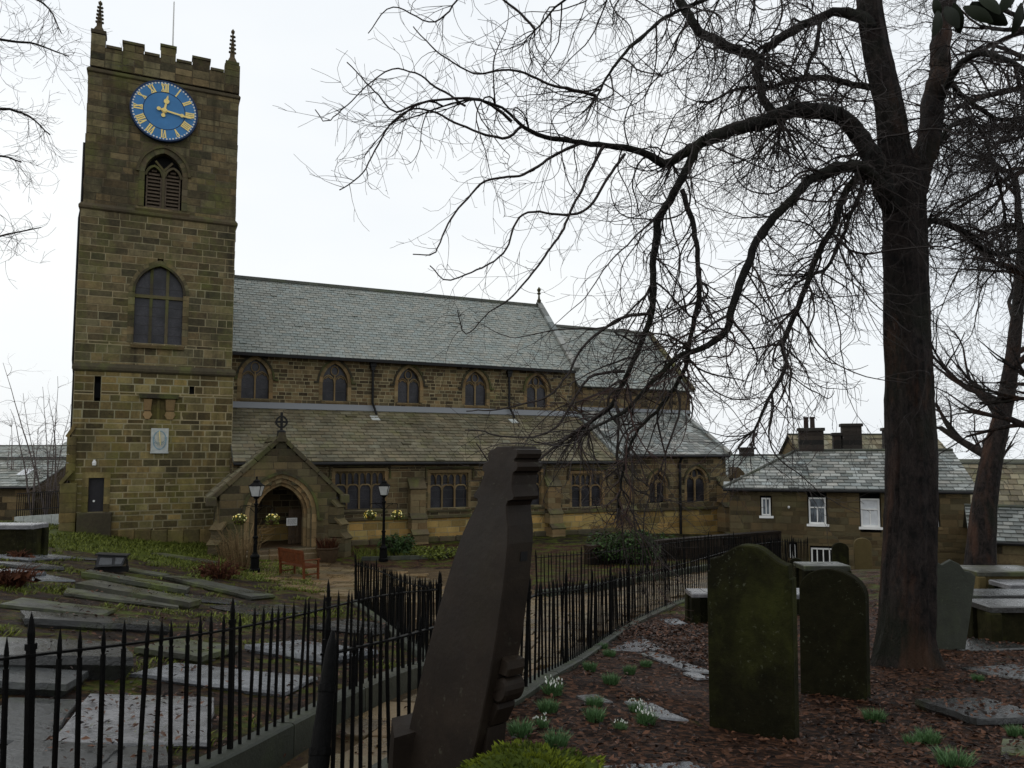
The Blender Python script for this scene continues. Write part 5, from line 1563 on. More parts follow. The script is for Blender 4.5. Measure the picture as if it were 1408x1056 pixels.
# ================================================================== RAILINGS
_pick = {}
def picket_mesh(h, w, post=False):
    key = (round(h, 2), w)
    if key in _pick: return _pick[key]
    m = MB()
    if post:
        m.box(-w, w, -w, w, -.1, h * .82); m.box(-w * 1.25, w * 1.25, -w * 1.25, w * 1.25, h * .82, h * .85)
        m.lathe([(w * 1.0, h * .85), (w * 1.15, h * .9), (w * .7, h * .96), (w * .1, h)], 0, 0, 8)
    else:
        m.box(-w, w, -w, w, -.06, h * .83)
        m.lathe([(w * .9, h * .83), (w * 1.45, h * .86), (w * 1.1, h * .93), (w * .1, h)], 0, 0, 6)
    me = bpy.data.meshes.new('picket'); me.from_pydata(m.v, [], m.f); me.materials.append(M['iron']); me.update()
    _pick[key] = me
    return me
def railing(name, label, line, h=1.05, every=12, step=.15, kerb=True, kerb_h=.06, lean=(0, 0), rails=(.86,), start_post=True, dip=0.0, kmat='kerb', pw=.0105, postw=.0175, postx=1.12):
    pts = smooth_line(line, step)
    zs = base_h(pts[:, 0], pts[:, 1])
    P = [ld(p[0], p[1], float(z) + kerb_h) for p, z in zip(pts, zs)]
    t = thing(name, label, 'railing', P[len(P) // 2])
    r = random.Random(len(pts))
    for i, p in enumerate(P):
        post = i % every == 0 or i == len(P) - 1
        me = picket_mesh(h * (postx if post else 1), postw if post else pw, post)
        o = place('post' if post else 'picket', me, p, t)
        d = (P[min(i + 1, len(P) - 1)] - P[max(i - 1, 0)])
        o.rotation_euler = (r.gauss(0, .017), r.gauss(0, .017), math.atan2(d.y, d.x)); o.scale = (1, 1, r.uniform(.975, 1.02))
    for f in rails:
        m = MB()
        for i in range(len(P) - 1):
            a, b = P[i] + Vector((0, 0, h * f)), P[i + 1] + Vector((0, 0, h * f))
            d = (b - a).normalized(); s_ = Vector((-d.y, d.x, 0)).normalized() * .02
            vs = [a - s_, b - s_, b + s_, a + s_]
            m.add([tuple(v) for v in vs] + [tuple(v + Vector((0, 0, .014))) for v in vs], [(0, 3, 2, 1), (4, 5, 6, 7), (0, 1, 5, 4), (2, 3, 7, 6)])
        m.build('rail', M['iron'], t)
    if kerb:
        k = 0
        L = int(1.5 / step)
        while k < len(P) - 1:
            e = min(k + L, len(P) - 1); m = MB()
            lo, hi = [], []
            for i in range(k, e + 1):
                d = (P[min(i + 1, len(P) - 1)] - P[max(i - 1, 0)]); d.z = 0; d.normalize(); s_ = Vector((-d.y, d.x, 0)) * .11
                sh = d * (.008 if i == k else (-.008 if i == e else 0))
                lo.append(P[i] - s_ + sh); hi.append(P[i] + s_ + sh)
            n = len(lo)
            vs = [tuple(v - Vector((0, 0, .5))) for v in lo] + [tuple(v - Vector((0, 0, .015))) for v in lo] + [tuple(v + (w - v) * .1) for v, w in zip(lo, hi)] + [tuple(w + (v - w) * .1) for v, w in zip(lo, hi)] + [tuple(v - Vector((0, 0, .015))) for v in hi] + [tuple(v - Vector((0, 0, .5))) for v in hi]
            fs = []
            for q in range(5):
                for i in range(n - 1): fs.append((q * n + i, q * n + i + 1, (q + 1) * n + i + 1, (q + 1) * n + i))
            for i in (0, n - 1): fs.append(tuple(q * n + i for q in range(6)))
            m.add(vs, fs, gtint(r, .3, .7)); m.build('kerb_stone', M[kmat], t)
            k = e
    return t
railing('iron_railing', 'spiked black iron railing along the graveyard side of the sunken path, nearest the slabs', LINE_A, 1.05)
railing('iron_railing', 'spiked black railing running from the path corner back towards the porch bench', LINE_A2, 1.05, every=40)
railing('iron_railing', 'long curving black railing between the path and the leaf strewn graves', LINE_B, 1.03)
railing('iron_railing', 'black railing on the far side of the path below the chapel', LINE_C, 1.05, kerb_h=.12)

def stay():
    # the stout leaning iron stay at the near end of the railing
    a, b = at_d(436, 1075, 4.3), at_d(458, 868, 4.62)
    a = a - (b - a) * .25
    t = thing('iron_stay', 'stout wet black iron post leaning at the near end of the path railing', 'iron post', a)
    m = MB(); n = 14; r = random.Random(2)
    P = [a.lerp(b, i / (n - 1)) for i in range(n)]
    rad = [.068 * (1 - .5 * (i / (n - 1))) * r.uniform(.93, 1.07) for i in range(n)]; rad[-1] *= .35; rad[-2] *= .8
    m.tube(P, rad, 9); m.build('post', M['iron_stay'], t, smooth=True)
    m = MB()
    for f in (.35, .68):
        c = a.lerp(b, f); m.tube([c - (b - a).normalized() * .02, c + (b - a).normalized() * .02], [.078 * (1 - .5 * f)] * 2, 9)
    m.build('collar', M['iron_stay'], t)
stay()

# ================================================================== GRAVE SLABS
SLABS = []
def slab(label, a, b, depth, th=.12, mat='slab', lift=None, seed=0, side=0.0, back=0.0, group='grave slabs lying in the old graveyard', name='grave_slab', cat='grave slab', skew=0.0, raised=0.0):
    """a ledger stone whose upper front edge runs between two pixels; DEPTH metres deep"""
    r = random.Random(hash(label) % 9999 if False else sum(map(ord, label)))
    lf = (th * .75 if lift is None else lift) + raised
    A, B = gp(*a, lf), gp(*b, lf)
    d = B - A; n = Vector((-d.y, d.x, 0)).normalized()
    if n.dot(FH) < 0: n = -n
    n = (n + Vector((d.x, d.y, 0)).normalized() * skew).normalized()
    def up(p, dist):
        q = p + n * dist
        q.z = p.z + (gz(q.x, q.y) - gz(p.x, p.y)) * .8 + back
        return q
    Cc, Dd = up(B, depth), up(A, depth)
    nx, ny = max(2, int(d.length / .18)), max(2, int(depth / .18))
    m = MB(); jit = lambda k: r.uniform(-k, k)
    g = [[A.lerp(B, i / nx).lerp(Dd.lerp(Cc, i / nx), j / ny) for i in range(nx + 1)] for j in range(ny + 1)]
    for j in range(ny + 1):
        for i in range(nx + 1):
            e = i in (0, nx) or j in (0, ny)
            g[j][i] = g[j][i] + Vector((jit(.012), jit(.012), jit(.004) - (.006 if e else 0)))
    V = [tuple(p) for row in g for p in row]; W = nx + 1
    Fq = [(j * W + i, j * W + i + 1, (j + 1) * W + i + 1, (j + 1) * W + i) for j in range(ny) for i in range(nx)]
    rim = [i for i in range(W)] + [j * W + nx for j in range(1, ny + 1)] + [ny * W + i for i in range(nx - 1, -1, -1)] + [j * W for j in range(ny - 1, 0, -1)]
    c = (A + B + Cc + Dd) / 4
    b0 = len(V)
    for q in rim: p = Vector(V[q]); V.append(tuple(p + (p - c).normalized() * .01 - Vector((0, 0, th * .45))))
    for q in rim: p = Vector(V[q]); V.append(tuple(p - (p - c).normalized() * .1 - Vector((0, 0, th + .06))))
    k = len(rim)
    nn_ = (B - A).cross(Dd - A).normalized()
    SLABS.append((np.array([(p.x, p.y) for p in (A, B, Cc, Dd)]), A, nn_ if nn_.z > 0 else -nn_))
    for i in range(k):
        i2 = (i + 1) % k
        Fq.append((rim[i2], rim[i], b0 + i, b0 + i2)); Fq.append((b0 + i2, b0 + i, b0 + k + i, b0 + k + i2))
    Fq.append(tuple(b0 + k + i for i in range(k)))
    m.add(V, Fq, gtint(r, .3, .75, .05))
    o = m.build(name, M[mat]); tag(o, label, cat, group)
    return o
# the old graveyard west of the path, far to near
slab('pale wet slab lying just in front of the chest tomb', (-20, 763), (46, 760), 1.0, .1, 'slab_pale_sheen')
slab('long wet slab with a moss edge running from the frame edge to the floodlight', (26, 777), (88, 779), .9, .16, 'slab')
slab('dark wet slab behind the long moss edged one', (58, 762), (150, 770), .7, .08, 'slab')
slab('wet shiny slab below the fern tuft', (20, 797), (104, 797), 1.0, .08, 'slab_pale_sheen')
slab('short pale slab cut by the frame edge above the fern tuft', (-30, 786), (8, 781), .8, .12, 'slab_pale_sheen')
slab('mossy slab beneath the black floodlight', (112, 786), (256, 811), .75, .2, 'slab_moss')
slab('mossy slab one row nearer than the floodlight slab', (104, 801), (260, 828), .85, .22, 'slab_moss')
slab('grey green sunken slab two rows nearer than the floodlight', (88, 815), (246, 834), .8, .1, 'slab_moss')
slab('long slab half grown over with bright moss', (0, 830), (140, 845), .95, .1, 'slab_moss')
slab('dark slab with a thick undercut edge below the mossy rows', (35, 849), (232, 861), .8, .18, 'slab')
slab('mossy slab beyond the floodlight slab, uphill of the dry stalks', (165, 782), (222, 791), .7, .1, 'slab_moss')
slab('narrow slab running downhill to the dead fern', (222, 791), (345, 820), .8, .14, 'slab_moss')
slab('low slab with leaf litter along its front edge', (258, 823), (332, 830), .7, .08, 'slab')
slab('slab at the foot of the grass bank below the tower wall', (208, 760), (285, 773), .7, .1, 'slab_moss')
slab('grey slab beside the kerb of the paved yard', (340, 843), (440, 838), 1.5, .08, 'slab')
slab('wet slab seen through the railing bend', (426, 859), (512, 868), 1.1, .12, 'slab')
slab('pale slab with a clean square end seen through the railings', (336, 886), (446, 905), 1.0, .12, 'slab_pale_sheen')
slab('slab with a broken thick end beyond the black raised ledger', (186, 889), (277, 902), 1.0, .14, 'slab_moss')
slab('black raised ledger slab with a deep shadow under its front', (-30, 899), (184, 902), 1.0, .2, 'slab', raised=.12)
slab('raised slab at the frame edge in front of the black ledger', (-40, 933), (92, 940), .62, .13, 'slab', raised=.05)
slab('wet slab bordering the largest pale slab', (181, 925), (392, 951), .8, .07, 'slab_pale_sheen')
slab('largest wet slab mirroring the sky behind the railing', (70, 1020), (285, 1020), 1.5, .06, 'slab_pale_sheen')
slab('dark leaf strewn slab lying nearest the railing foot', (-50, 1015), (66, 1016), 1.2, .06, 'slab')
slab('dark slab at the bottom corner crossed by the railing shadow', (-60, 1060), (110, 1068), .75, .06, 'slab')
slab('leaf covered slab beside the railing kerb below the mirror wet slab', (128, 1056), (232, 1050), .5, .05, 'slab')

def chest_tomb(label, a, b, depth, top=.14, mat='slab', side_mat='headstone', h=.7, group='chest tombs', ov=.08):
    """a table tomb: A-B is the front edge of its top in pixels"""
    B = gp(*(b if b[0] < 1408 else a), h); Db = B.dot(FH)
    A, B = at_d(*a, Db), at_d(*b, Db)
    d = B - A; d.z = 0; L = d.length; dx = d.normalized(); n = Vector((-dx.y, dx.x, 0))
    if n.dot(FH) < 0: n = -n
    c = (A + B) / 2 + n * depth / 2
    zt = (A.z + B.z) / 2
    zb = min(gz(A.x, A.y), gz(B.x, B.y), gz(c.x, c.y)) - .15
    t = thing('chest_tomb', label, 'tomb', (c.x, c.y, zb), math.atan2(dx.y, dx.x), group, local=True)
    r = random.Random(sum(map(ord, label))); H = zt - zb
    sy = 1
    m = MB(); m.cbox(-L / 2, L / 2, -depth / 2, depth / 2, H - top, H, .02, gtint(r, .4, .7)); m.build('top_slab', M[mat], t)
    x, y = L / 2 - ov, depth / 2 - ov
    for x0, x1, y0, y1 in ((-x, x, -y, -y + .1), (-x, x, y - .1, y), (-x, -x + .1, -y + .103, y - .103), (x - .1, x, -y + .103, y - .103)):
        m = MB(); m.box(x0, x1, y0, y1, -.1, H - top - .003, gtint(r, .3, .7)); m.build('side_panel', M[side_mat], t)
    for sx in (-1, 1):
        for s2 in (-1, 1):
            m = MB(); m.cbox(sx * x - .09, sx * x + .09, s2 * y - .09 - .02, s2 * y + .09 - .0, -.1, H - top - .006, .02, gtint(r, .3, .7)); m.build('corner_post', M[side_mat], t)
    return t
chest_tomb('dark chest tomb with a pale wet top at the edge below the far railing', (-60, 722), (46, 721), .7, .12, 'slab_pale_sheen', 'headstone', .9)
chest_tomb('tall black chest tomb under the slate roofed outbuilding', (-40, 684), (25, 683), 1.2, .12, 'slab', 'headstone_dark', 1.1)

def floodlight():
    p = gp(152, 786)
    t = thing('floodlight', 'black ground floodlight sitting on the mossy slab by the tower', 'floodlight', p + Vector((0, 0, .1)), -AZ + .25, local=True)
    m = MB()
    m.add([(-.34, -.12, .05), (.3, -.12, .05), (.38, -.05, .3), (-.3, -.05, .36), (-.34, .26, .05), (.3, .26, .05), (.38, .2, .3), (-.3, .2, .36)], [(0, 1, 2, 3), (7, 6, 5, 4), (1, 0, 4, 5), (2, 1, 5, 6), (3, 2, 6, 7), (0, 3, 7, 4)])
    m.build('housing', M['flood'], t)
    m = MB(); m.add([(-.26, -.121, .1), (.05, -.121, .1), (.05, -.083, .26), (-.24, -.083, .28)], [(0, 1, 2, 3)]); m.add([(.12, -.12, .1), (.27, -.12, .1), (.33, -.075, .26), (.13, -.08, .27)], [(0, 1, 2, 3)]); m.build('lens', M['flood_glass'], t)
    m = MB(); m.bar2d([(-.36, .0), (-.36, .2)], .03, .02, .08); m.bar2d([(.38, .0), (.38, .2)], .03, .02, .08); m.box(-.4, .42, .0, .1, -.12, .02); m.build('bracket', M['iron_soft'], t)
    m = MB(); m.prism([(-.34, .365), (.42, .305), (.42, .33), (-.34, .39)], -.2, .22); m.build('visor', M['flood'], t)
floodlight()

# ================================================================== HEADSTONES
def headstone(label, outline, th, loc, rz, lean=(0, 0), mat='headstone', extra=None, name='headstone', group='upright headstones', seed=1, ch=.012, sub=True):
    t = thing(name, label, 'headstone', loc, group=group, local=True, rot=(lean[0], lean[1], rz))
    m = MB(); m.prism(outline, -th / 2, th / 2, gtint(random.Random(seed), .35, .6, .04), ch=ch)
    m.build('slab', M[mat], t)
    if extra: extra(t)
    return t
def at_ground(px, py, sink=.25):
    p = gp(px, py); return p
# big ogee topped headstone
p = at_ground(1036, 1008); D = p.dot(FH); k = D / FPX
w = 57 * k; hh = at_d(1036, 748, D).z - p.z
def ogee(w, h, sh, n=8):
    pts = [(-w, -.3), (w, -.3), (w, h - sh - .12)]
    top = []
    for i in range(n + 1):
        u = i / n
        x = w * (.92 - .92 * u); z = h - sh + sh * (0.5 - .5 * math.cos(math.pi * min(1, u * 1.12)))
        top.append((x, z))
    pts += [(w * .93, h - sh - .115)] + top
    return pts + [(-x, z) for x, z in top[-2::-1]] + [(-w * .93, h - sh - .115), (-w, h - sh - .12)]
hz = 0
headstone('tall broad headstone with a rounded ogee top beside the leaf drift', ogee(w * 1.0, hh, .15), .16, p, -AZ - .62, (R(1.5), R(.8)), 'headstone')
p = at_ground(1148, 957); D = p.dot(FH); k = D / FPX
w = 43 * k; hh = at_d(1148, 781, D).z - p.z
o = Op(0, w, 0, hh - w * .75, w * .75)
headstone('round topped dark headstone standing next to the big tree', [(-w, -.3), (w, -.3)] + [(w * math.cos(a), hh - w * .75 + w * .75 * math.sin(a)) for a in np.linspace(0, math.pi, 17)], .15, p, -AZ - .72, (R(1), R(1.2)), 'headstone')
# the leaning grey stone behind the tree
p = at_ground(1296, 893); D = p.dot(FH); k = D / FPX
hh = (893 - 772) * k
w = 34 * k
headstone('leaning grey green headstone with a scrolled top behind the big tree', [(-w, -.35), (w * .8, -.35), (w, hh * .86), (w * .82, hh * .9), (w * .62, hh * .9), (w * .4, hh * .97), (w * .1, hh), (-w * .2, hh * .93), (-w * .5, hh * .97), (-w * .85, hh * .93), (-w, hh * .85)], .15, p + RT * -.05, -AZ - .35, (R(-3), R(7)), 'headstone_grey')
for px, pyb, pyt, wpx, lb, mt in ((1156, 784, 747, 10.5, 'small round topped brown headstone below the cottage windows', 'headstone'), (1187, 778, 740.5, 11, 'small yellowish headstone close beside the tree trunk', 'headstone_brown'), (1096, 800, 768, 8, 'little rounded headstone peeping out behind the ogee topped stone', 'headstone')):
    p = at_d(px, pyb, 27 if px > 1100 else 24); D = p.dot(FH); k = D / FPX; w = wpx * k; hh = (pyb - pyt) * k
    headstone(lb, [(-w, -.6), (w, -.6)] + [(w * math.cos(a), hh - w * .8 + w * .8 * math.sin(a)) for a in np.linspace(0, math.pi, 11)], .16, p, -AZ + rng.uniform(-.3, .1), (R(rng.uniform(-2, 2)), R(rng.uniform(-2, 2))), mt)

# the great leaning stone in front: scrolled shoulders, moulded head
def great_stone():
    D = 4.3
    base = at_d(588, 1092, D)
    t = thing('headstone', 'great dark headstone with a moulded head leaning over the path railing', 'headstone', base, group='upright headstones', local=True)
    # the face turns away to the left, the moulded east edge is turned to the camera
    ang = R(50)
    u = RT * math.cos(ang) - FH * math.sin(ang)          # across the face, towards the camera on the right
    w = RT * math.sin(ang) + FH * math.cos(ang)          # through the thickness, away to the right
    up = Vector((0, 0, 1)) + RT * .218 + FH * .06; up.normalize()
    def Mx(x, y, z): return tuple(u * x + w * y + up * z)
    TH = .19
    half = [(.335, -.4), (.34, .15), (.345, .4), (.338, .7), (.318, .95), (.285, 1.2), (.245, 1.4), (.21, 1.5), (.17, 1.57), (.152, 1.61), (.158, 1.635), (.205, 1.645), (.21, 1.665), (.19, 1.69), (.165, 1.73), (.15, 1.785),
            (.152, 1.8), (.178, 1.81), (.185, 1.835), (.17, 1.86), (.135, 1.868), (.135, 1.876), (.15, 1.885), (.155, 1.91), (.14, 1.935), (.1, 1.94), (.08, 1.955)]
    half = [(x * .9, z) for x, z in half]
    out = half + [(-x, z) for x, z in half[::-1]]
    m = MB(); m.prism(out, 0, TH, (.45, .45, .45), Mx, ch=.006); m.build('slab', M['headstone_dark'], t)
    # scrolled console at the foot of its edge
    m = MB(); e = .3; zs = .08
    def Mb(x, y, z): return Mx(x, y, z + zs)
    m.prism([(e, .62), (e + .07, .62), (e + .075, .66), (e + .06, .7), (e, .71)], .06, TH - .01, (.6, .6, .6), Mb, ch=.008)
    sc = [(e + .045 + .062 * math.cos(t_), .545 + .066 * math.sin(t_)) for t_ in np.linspace(-2.6, 2.2, 13)]
    m.prism([(e - .01, .5), *sc, (e - .01, .6)], .05, TH - .005, (.45, .45, .45), Mb, ch=.012)
    m.prism([(e, .36), (e + .03, .36), (e + .06, .45), (e + .05, .475), (e, .475)], .06, TH - .01, (.4, .4, .4), Mb, ch=.006)
    m.prism([(e, -.2), (e + .075, -.2), (e + .05, .2), (e + .025, .35), (e, .35)], .05, TH - .01, (.4, .4, .4), Mb, ch=.008)
    m.build('console', M['headstone_dark'], t)
    m = MB(); m.prism([(.236, 1.3), (.244, 1.3), (.232, 1.35), (.225, 1.35)], .1, .15, (.1, .1, .1), Mx); m.build('socket', M['dark_in'], t)
great_stone()
def stump():
    p = at_d(562, 1075, 4.6)
    t = thing('stone_block', 'low dark squared stone block at the foot of the great leaning headstone', 'stone block', p, -AZ + .25, local=True)
    m = MB(); m.add([(-.13, -.14, -.3), (.15, -.14, -.3), (.15, .16, -.3), (-.13, .16, -.3), (-.1, -.12, .3), (.12, -.11, .34), (.12, .13, .36), (-.09, .13, .33)], [(0, 3, 2, 1), (4, 5, 6, 7), (0, 1, 5, 4), (1, 2, 6, 5), (2, 3, 7, 6), (3, 0, 4, 7)], (.5, .5, .5)); m.build('block', M['headstone_dark'], t)
stump()
def mossy_rock():
    p = at_d(735, 1092, 3.75)
    t = thing('mossy_rock', 'low rock thickly covered in bright green moss', 'rock', p, local=True)
    from mathutils import noise as mn
    m = MB(); n1, n2 = 40, 16
    def surf(a, e):
        d = Vector((math.cos(a) * math.cos(e), math.sin(a) * math.cos(e), math.sin(e)))
        f = 1 + .3 * mn.noise(d * 2.6 + Vector((3, 1, 0))) + .14 * mn.noise(d * 7) + .06 * mn.noise(d * 15)
        v = RT * (d.x * .4 * f) + FH * (d.y * .26 * f) + Vector((0, 0, d.z * .2 * f - .03)); return v
    vs = [surf(i / n1 * 2 * math.pi, -.5 + (j / n2) * (math.pi / 2 + .5)) for j in range(n2 + 1) for i in range(n1)]
    fs = [(j * n1 + i, j * n1 + (i + 1) % n1, (j + 1) * n1 + (i + 1) % n1, (j + 1) * n1 + i) for j in range(n2) for i in range(n1)]
    m.add([tuple(v) for v in vs], fs, (.12, .12, .12)); m.build('rock', M['moss'], t, smooth=True)
    m = MB(); r = random.Random(4)
    for k in range(5200):
        a, e = r.uniform(0, 6.28), math.asin(r.uniform(0, 1)); v = surf(a, e); nrm = (v + Vector((0, 0, .1))).normalized()
        cl = mn.noise(v * 9); s_ = .010 + .008 * r.random(); v = v + nrm * (.012 * max(0, cl) + .004)
        u = nrm.orthogonal().normalized(); u.rotate(Quaternion(nrm, r.uniform(0, 6.28)))
        tip = v + nrm * s_ * 1.6 + Vector((r.gauss(0, .006), r.gauss(0, .006), 0)); g = min(1, max(0, .35 + cl * .9 + r.uniform(-.2, .35)))
        m.add([tuple(v - u * s_ * .5), tuple(v + u * s_ * .5), tuple(tip)], [(0, 1, 2)], (g, g, g))
    tag(m.build('moss', M['moss'], t), kind='stuff')
mossy_rock()

# ================================================================== RIGHT HAND GRAVES
G2 = 'flat stones among the leaves under the tree'
slab('large smooth grey slab lying just below the snowdrops at the bottom', (835, 1075), (1000, 1068), .45, .05, 'slab_pale_sheen', group=G2, lift=.03)
slab('broken triangular slab beside the big ogee headstone', (905, 985), (945, 988), .55, .05, 'slab_pale_sheen', group=G2, lift=.03, skew=-.5)
slab('flat slab at the turn of the railing kerb', (845, 893), (915, 893), 1.1, .05, 'slab_pale_sheen', group=G2, lift=.03)
slab('narrow curving slab below the leaf drift', (880, 897), (950, 923), .3, .05, 'slab_pale_sheen', group=G2, lift=.04)
slab('small pale stone end by the ogee headstone', (958, 931), (976, 931), .3, .05, 'slab_pale_sheen', group=G2, lift=.03)
slab('little half buried slab among the snowdrop clumps', (815, 966), (843, 964), .28, .04, 'slab', group=G2, lift=.02)
slab('pale slab sliver before the low tomb', (920, 857), (945, 857), .7, .05, 'slab_pale_sheen', group=G2, lift=.03)
slab('raised dark slab with a bare twig lying on it', (1350, 957), (1450, 985), .7, .12, 'slab', group=G2)
slab('broad grey flat slab between the tree and the frame edge', (1322, 917), (1420, 936), .9, .05, 'slab', group=G2, lift=.03)
slab('grey flat slab behind the broad one near the tree', (1318, 893), (1420, 890), .9, .06, 'slab', group=G2, lift=.03)
slab('mossy flat slab low at the frame edge below the raised one', (1375, 1032), (1460, 1040), .5, .05, 'slab_moss', group=G2, lift=.03)
chest_tomb('low chest tomb with a pale top half hidden by the ogee headstone', (951, 816), (985, 816), .6, .08, 'slab_pale_sheen', 'headstone', .6)
chest_tomb('table tomb with a pale mossy top below the cottage', (1106, 779), (1170, 777), .8, .12, 'slab_moss', 'headstone', .6)
chest_tomb('small pale topped tomb between the two headstones', (1094, 818), (1118, 816), .8, .1, 'slab_pale_sheen', 'headstone', .45)
chest_tomb('long chest tomb behind the leaning grey stone', (1334, 818), (1450, 818), .7, .12, 'slab', 'headstone', .5)
chest_tomb('wet topped chest tomb at the frame edge, lowest of the row', (1362, 834), (1450, 834), .7, .1, 'slab', 'headstone', .6)
chest_tomb('pale topped chest tomb cut by the frame edge', (1388, 804), (1450, 804), .7, .1, 'slab_pale_sheen', 'headstone', .5)
chest_tomb('brown chest tomb below the slate roofed outbuilding', (1344, 785), (1440, 787), 1.0, .1, 'slab_moss', 'headstone_brown', .7)
p = gp(1364, 846)
t = thing('marker_stone', 'little pale marker stone poking from red leaves by the tomb', 'marker stone', p, local=True)
m = MB(); m.lathe([(.07, -.1), (.08, .16), (.06, .22), (.02, .25)], 0, 0, 8); m.build('stone', M['sundial'], t)

# ================================================================== SNOWDROPS
def clump_proto(kind, seed, n=150, flowers=0):
    r = random.Random(seed)
    t = thing('snowdrop_clump', 'x', 'snowdrops', (0, 0, 0), local=True, group='snowdrop clumps in the leaf litter')
    m = MB(); blades(m, (0, 0, 0), int(n * 2.6), .085, .11, r, .0032, .75); m.build('leaves', M['snow_leaf'], t)
    if flowers:
        m = MB(); s_ = MB()
        for k in range(flowers):
            a = r.uniform(0, 6.28); q = r.uniform(.02, .12); x, y, z = math.cos(a) * q, math.sin(a) * q, r.uniform(.1, .16)
            s_.tube([(x * .4, y * .4, 0), (x * .8, y * .8, z + .02), (x, y, z + .012)], .0018, 3, (.5,) * 3, cap=False)
            m.lathe([(.002, z + .01), (.005, z + .004), (.0065, z - .007), (.0025, z - .015)], x, y, 5, (r.random(),) * 3)
        tag(m.build('flower', M['petal'], t), kind='stuff'); s_.build('stem', M['snow_leaf'], t)
    return t
protos = [clump_proto(0, 1), clump_proto(1, 2, 120), clump_proto(2, 3, 130, 26), clump_proto(3, 4, 90, 16)]
CL = [(760, 955, 2, 1.25, 'flowering snowdrop clump by the railing kerb, right of the great stone'), (754, 978, 0, 1.15, 'green snowdrop clump just below the flowering one by the railing'),
      (817, 971, 0, 1.0, 'green snowdrop clump beside the little half buried slab'), (818, 990, 1, 1.1, 'green snowdrop clump just nearer than the one by the little slab'), (840, 940, 1, 1.15, 'green snowdrop clump midway between the railing and the triangular slab'),
      (811, 921, 0, 1.0, 'snowdrop clump farther up the slope near the railing'), (866, 925, 1, .95, 'snowdrop clump on the slope left of the narrow curving slab'), (888, 917, 0, .9, 'snowdrop clump nearest the narrow curving slab'),
      (838, 903, 1, 1.05, 'snowdrop clump below the turn of the railing kerb'), (829, 892, 0, .9, 'topmost snowdrop clump close to the railing kerb'), (888, 995, 2, 1.1, 'flowering snowdrop clump in front of the triangular slab'),
      (875, 978, 3, .9, 'thin flowering snowdrop clump beside the triangular slab'), (765, 1025, 1, 1.2, 'green snowdrop clump just behind the mossy rock'), (744, 1000, 3, .8, 'sparse snowdrop clump between the great stone and the rock'), (716, 1010, 0, 1.2, 'green snowdrop clump against the foot of the great stone'),
      (1203, 992, 0, 1.2, 'green snowdrop clump in front of the round topped headstone'), (1276, 1022, 1, 1.15, 'snowdrop clump in the leaves below the tree'), (1255, 1024, 1, .8, 'smaller snowdrop clump touching the one below the tree'), (1312, 1056, 0, 1.35, 'snowdrop clump nearest the bottom edge below the tree'),
      (1345, 936, 1, .8, 'snowdrop clump beside the broad grey slab'), (1399, 1013, 0, .95, 'snowdrop clump by the raised dark slab at the frame edge'), (853, 1004, 3, .7, 'faint snowdrop clump above the large smooth slab')]
used = set()
for i, (px, py, kd, sc, lb) in enumerate(CL):
    p = gp(px, py); pr = protos[kd]
    if kd not in used:
        used.add(kd); pr.location = p; pr.rotation_euler = (0, 0, i * 1.3); pr.scale = (sc * .78, sc * .78, sc * .85); pr['label'] = lb
    else:
        copy_thing(pr, p, i * 1.3, lb, (sc * .78, sc * .78, sc * .85))

# ================================================================== LEAF LITTER, GRASS
def scatter_leaves():
    r = random.Random(21); m = MB()
    def leaf(x, y, z, s_):
        a = r.uniform(0, 6.28); tl = Vector((r.gauss(0, .35), r.gauss(0, .35), 1)).normalized()
        u = Vector((math.cos(a), math.sin(a), 0)); u = (u - tl * u.dot(tl)).normalized(); v = tl.cross(u)
        c = Vector((x, y, z + r.uniform(.004, .03))); f = tl * s_ * r.uniform(.05, .35)
        g = r.random() ** 1.4
        m.add([tuple(p) for p in (c - u * s_, c - v * s_ * .5 + f, c + v * s_ * .5 + f, c + u * s_, c - u * s_ * .0)], [(0, 1, 4), (0, 4, 2), (4, 1, 3), (4, 3, 2)], (g, g * r.uniform(.7, 1.1), g))
    def top_at(x, y, z):
        for q, A, n in SLABS:
            if abs(x - A.x) < 5 and abs(y - A.y) < 5 and inside(q, x, y)[0]:
                return max(z, A.z - (n.x * (x - A.x) + n.y * (y - A.y)) / n.z + .004)
        return z
    pts = []
    for k in range(34000):
        D = 3.2 + 15 * r.random() ** 1.6; lat = r.uniform(-.6, .74) * D
        pts.append((lat, D))
    pts = np.array(pts); pin = inside(PAVED, pts[:, 0], pts[:, 1]); z = ground_h(pts[:, 0], pts[:, 1])
    la = np.interp(pts[:, 1], [3, 5.3, 7.2, 10.6, 20, 36], [-2.6, -2.3, -1.9, -1.0, -4.1, -10])
    from mathutils import noise as mn
    for (lat, D), q, zz, l0 in zip(pts, pin, z, la):
        left_ = lat < l0
        cl = mn.noise((lat * .8, D * .8, 5)) + .4 * mn.noise((lat * 2.5, D * 2.5, 9))
        if q and r.random() > .12 + .1 * (cl > .3): continue
        if left_ and r.random() > .2 + .6 * max(0, cl): continue
        if not left_ and not q and lat < 2.2 + .1 * D and r.random() > .5 + .6 * cl: continue
        v = ld(lat, D); leaf(v.x, v.y, top_at(v.x, v.y, float(zz)), r.uniform(.018, .04) * (.85 + .025 * D))
    # the drift of beech leaves behind the ogee stone
    for k in range(3200):
        t_ = r.random(); c = gp(905 + 70 * t_, 870 + 45 * t_ * t_) if k % 40 == 0 else c
        x, y = c.x + r.gauss(0, .45), c.y + r.gauss(0, .45)
        leaf(x, y, gz(x, y) + r.uniform(0, .1), r.uniform(.03, .055))
    o = m.build('fallen_leaves', M['leaf_dead']); tag(o, 'wet red brown beech leaves strewn over the graves', 'leaves', kind='stuff')
    del o['category']
scatter_leaves()
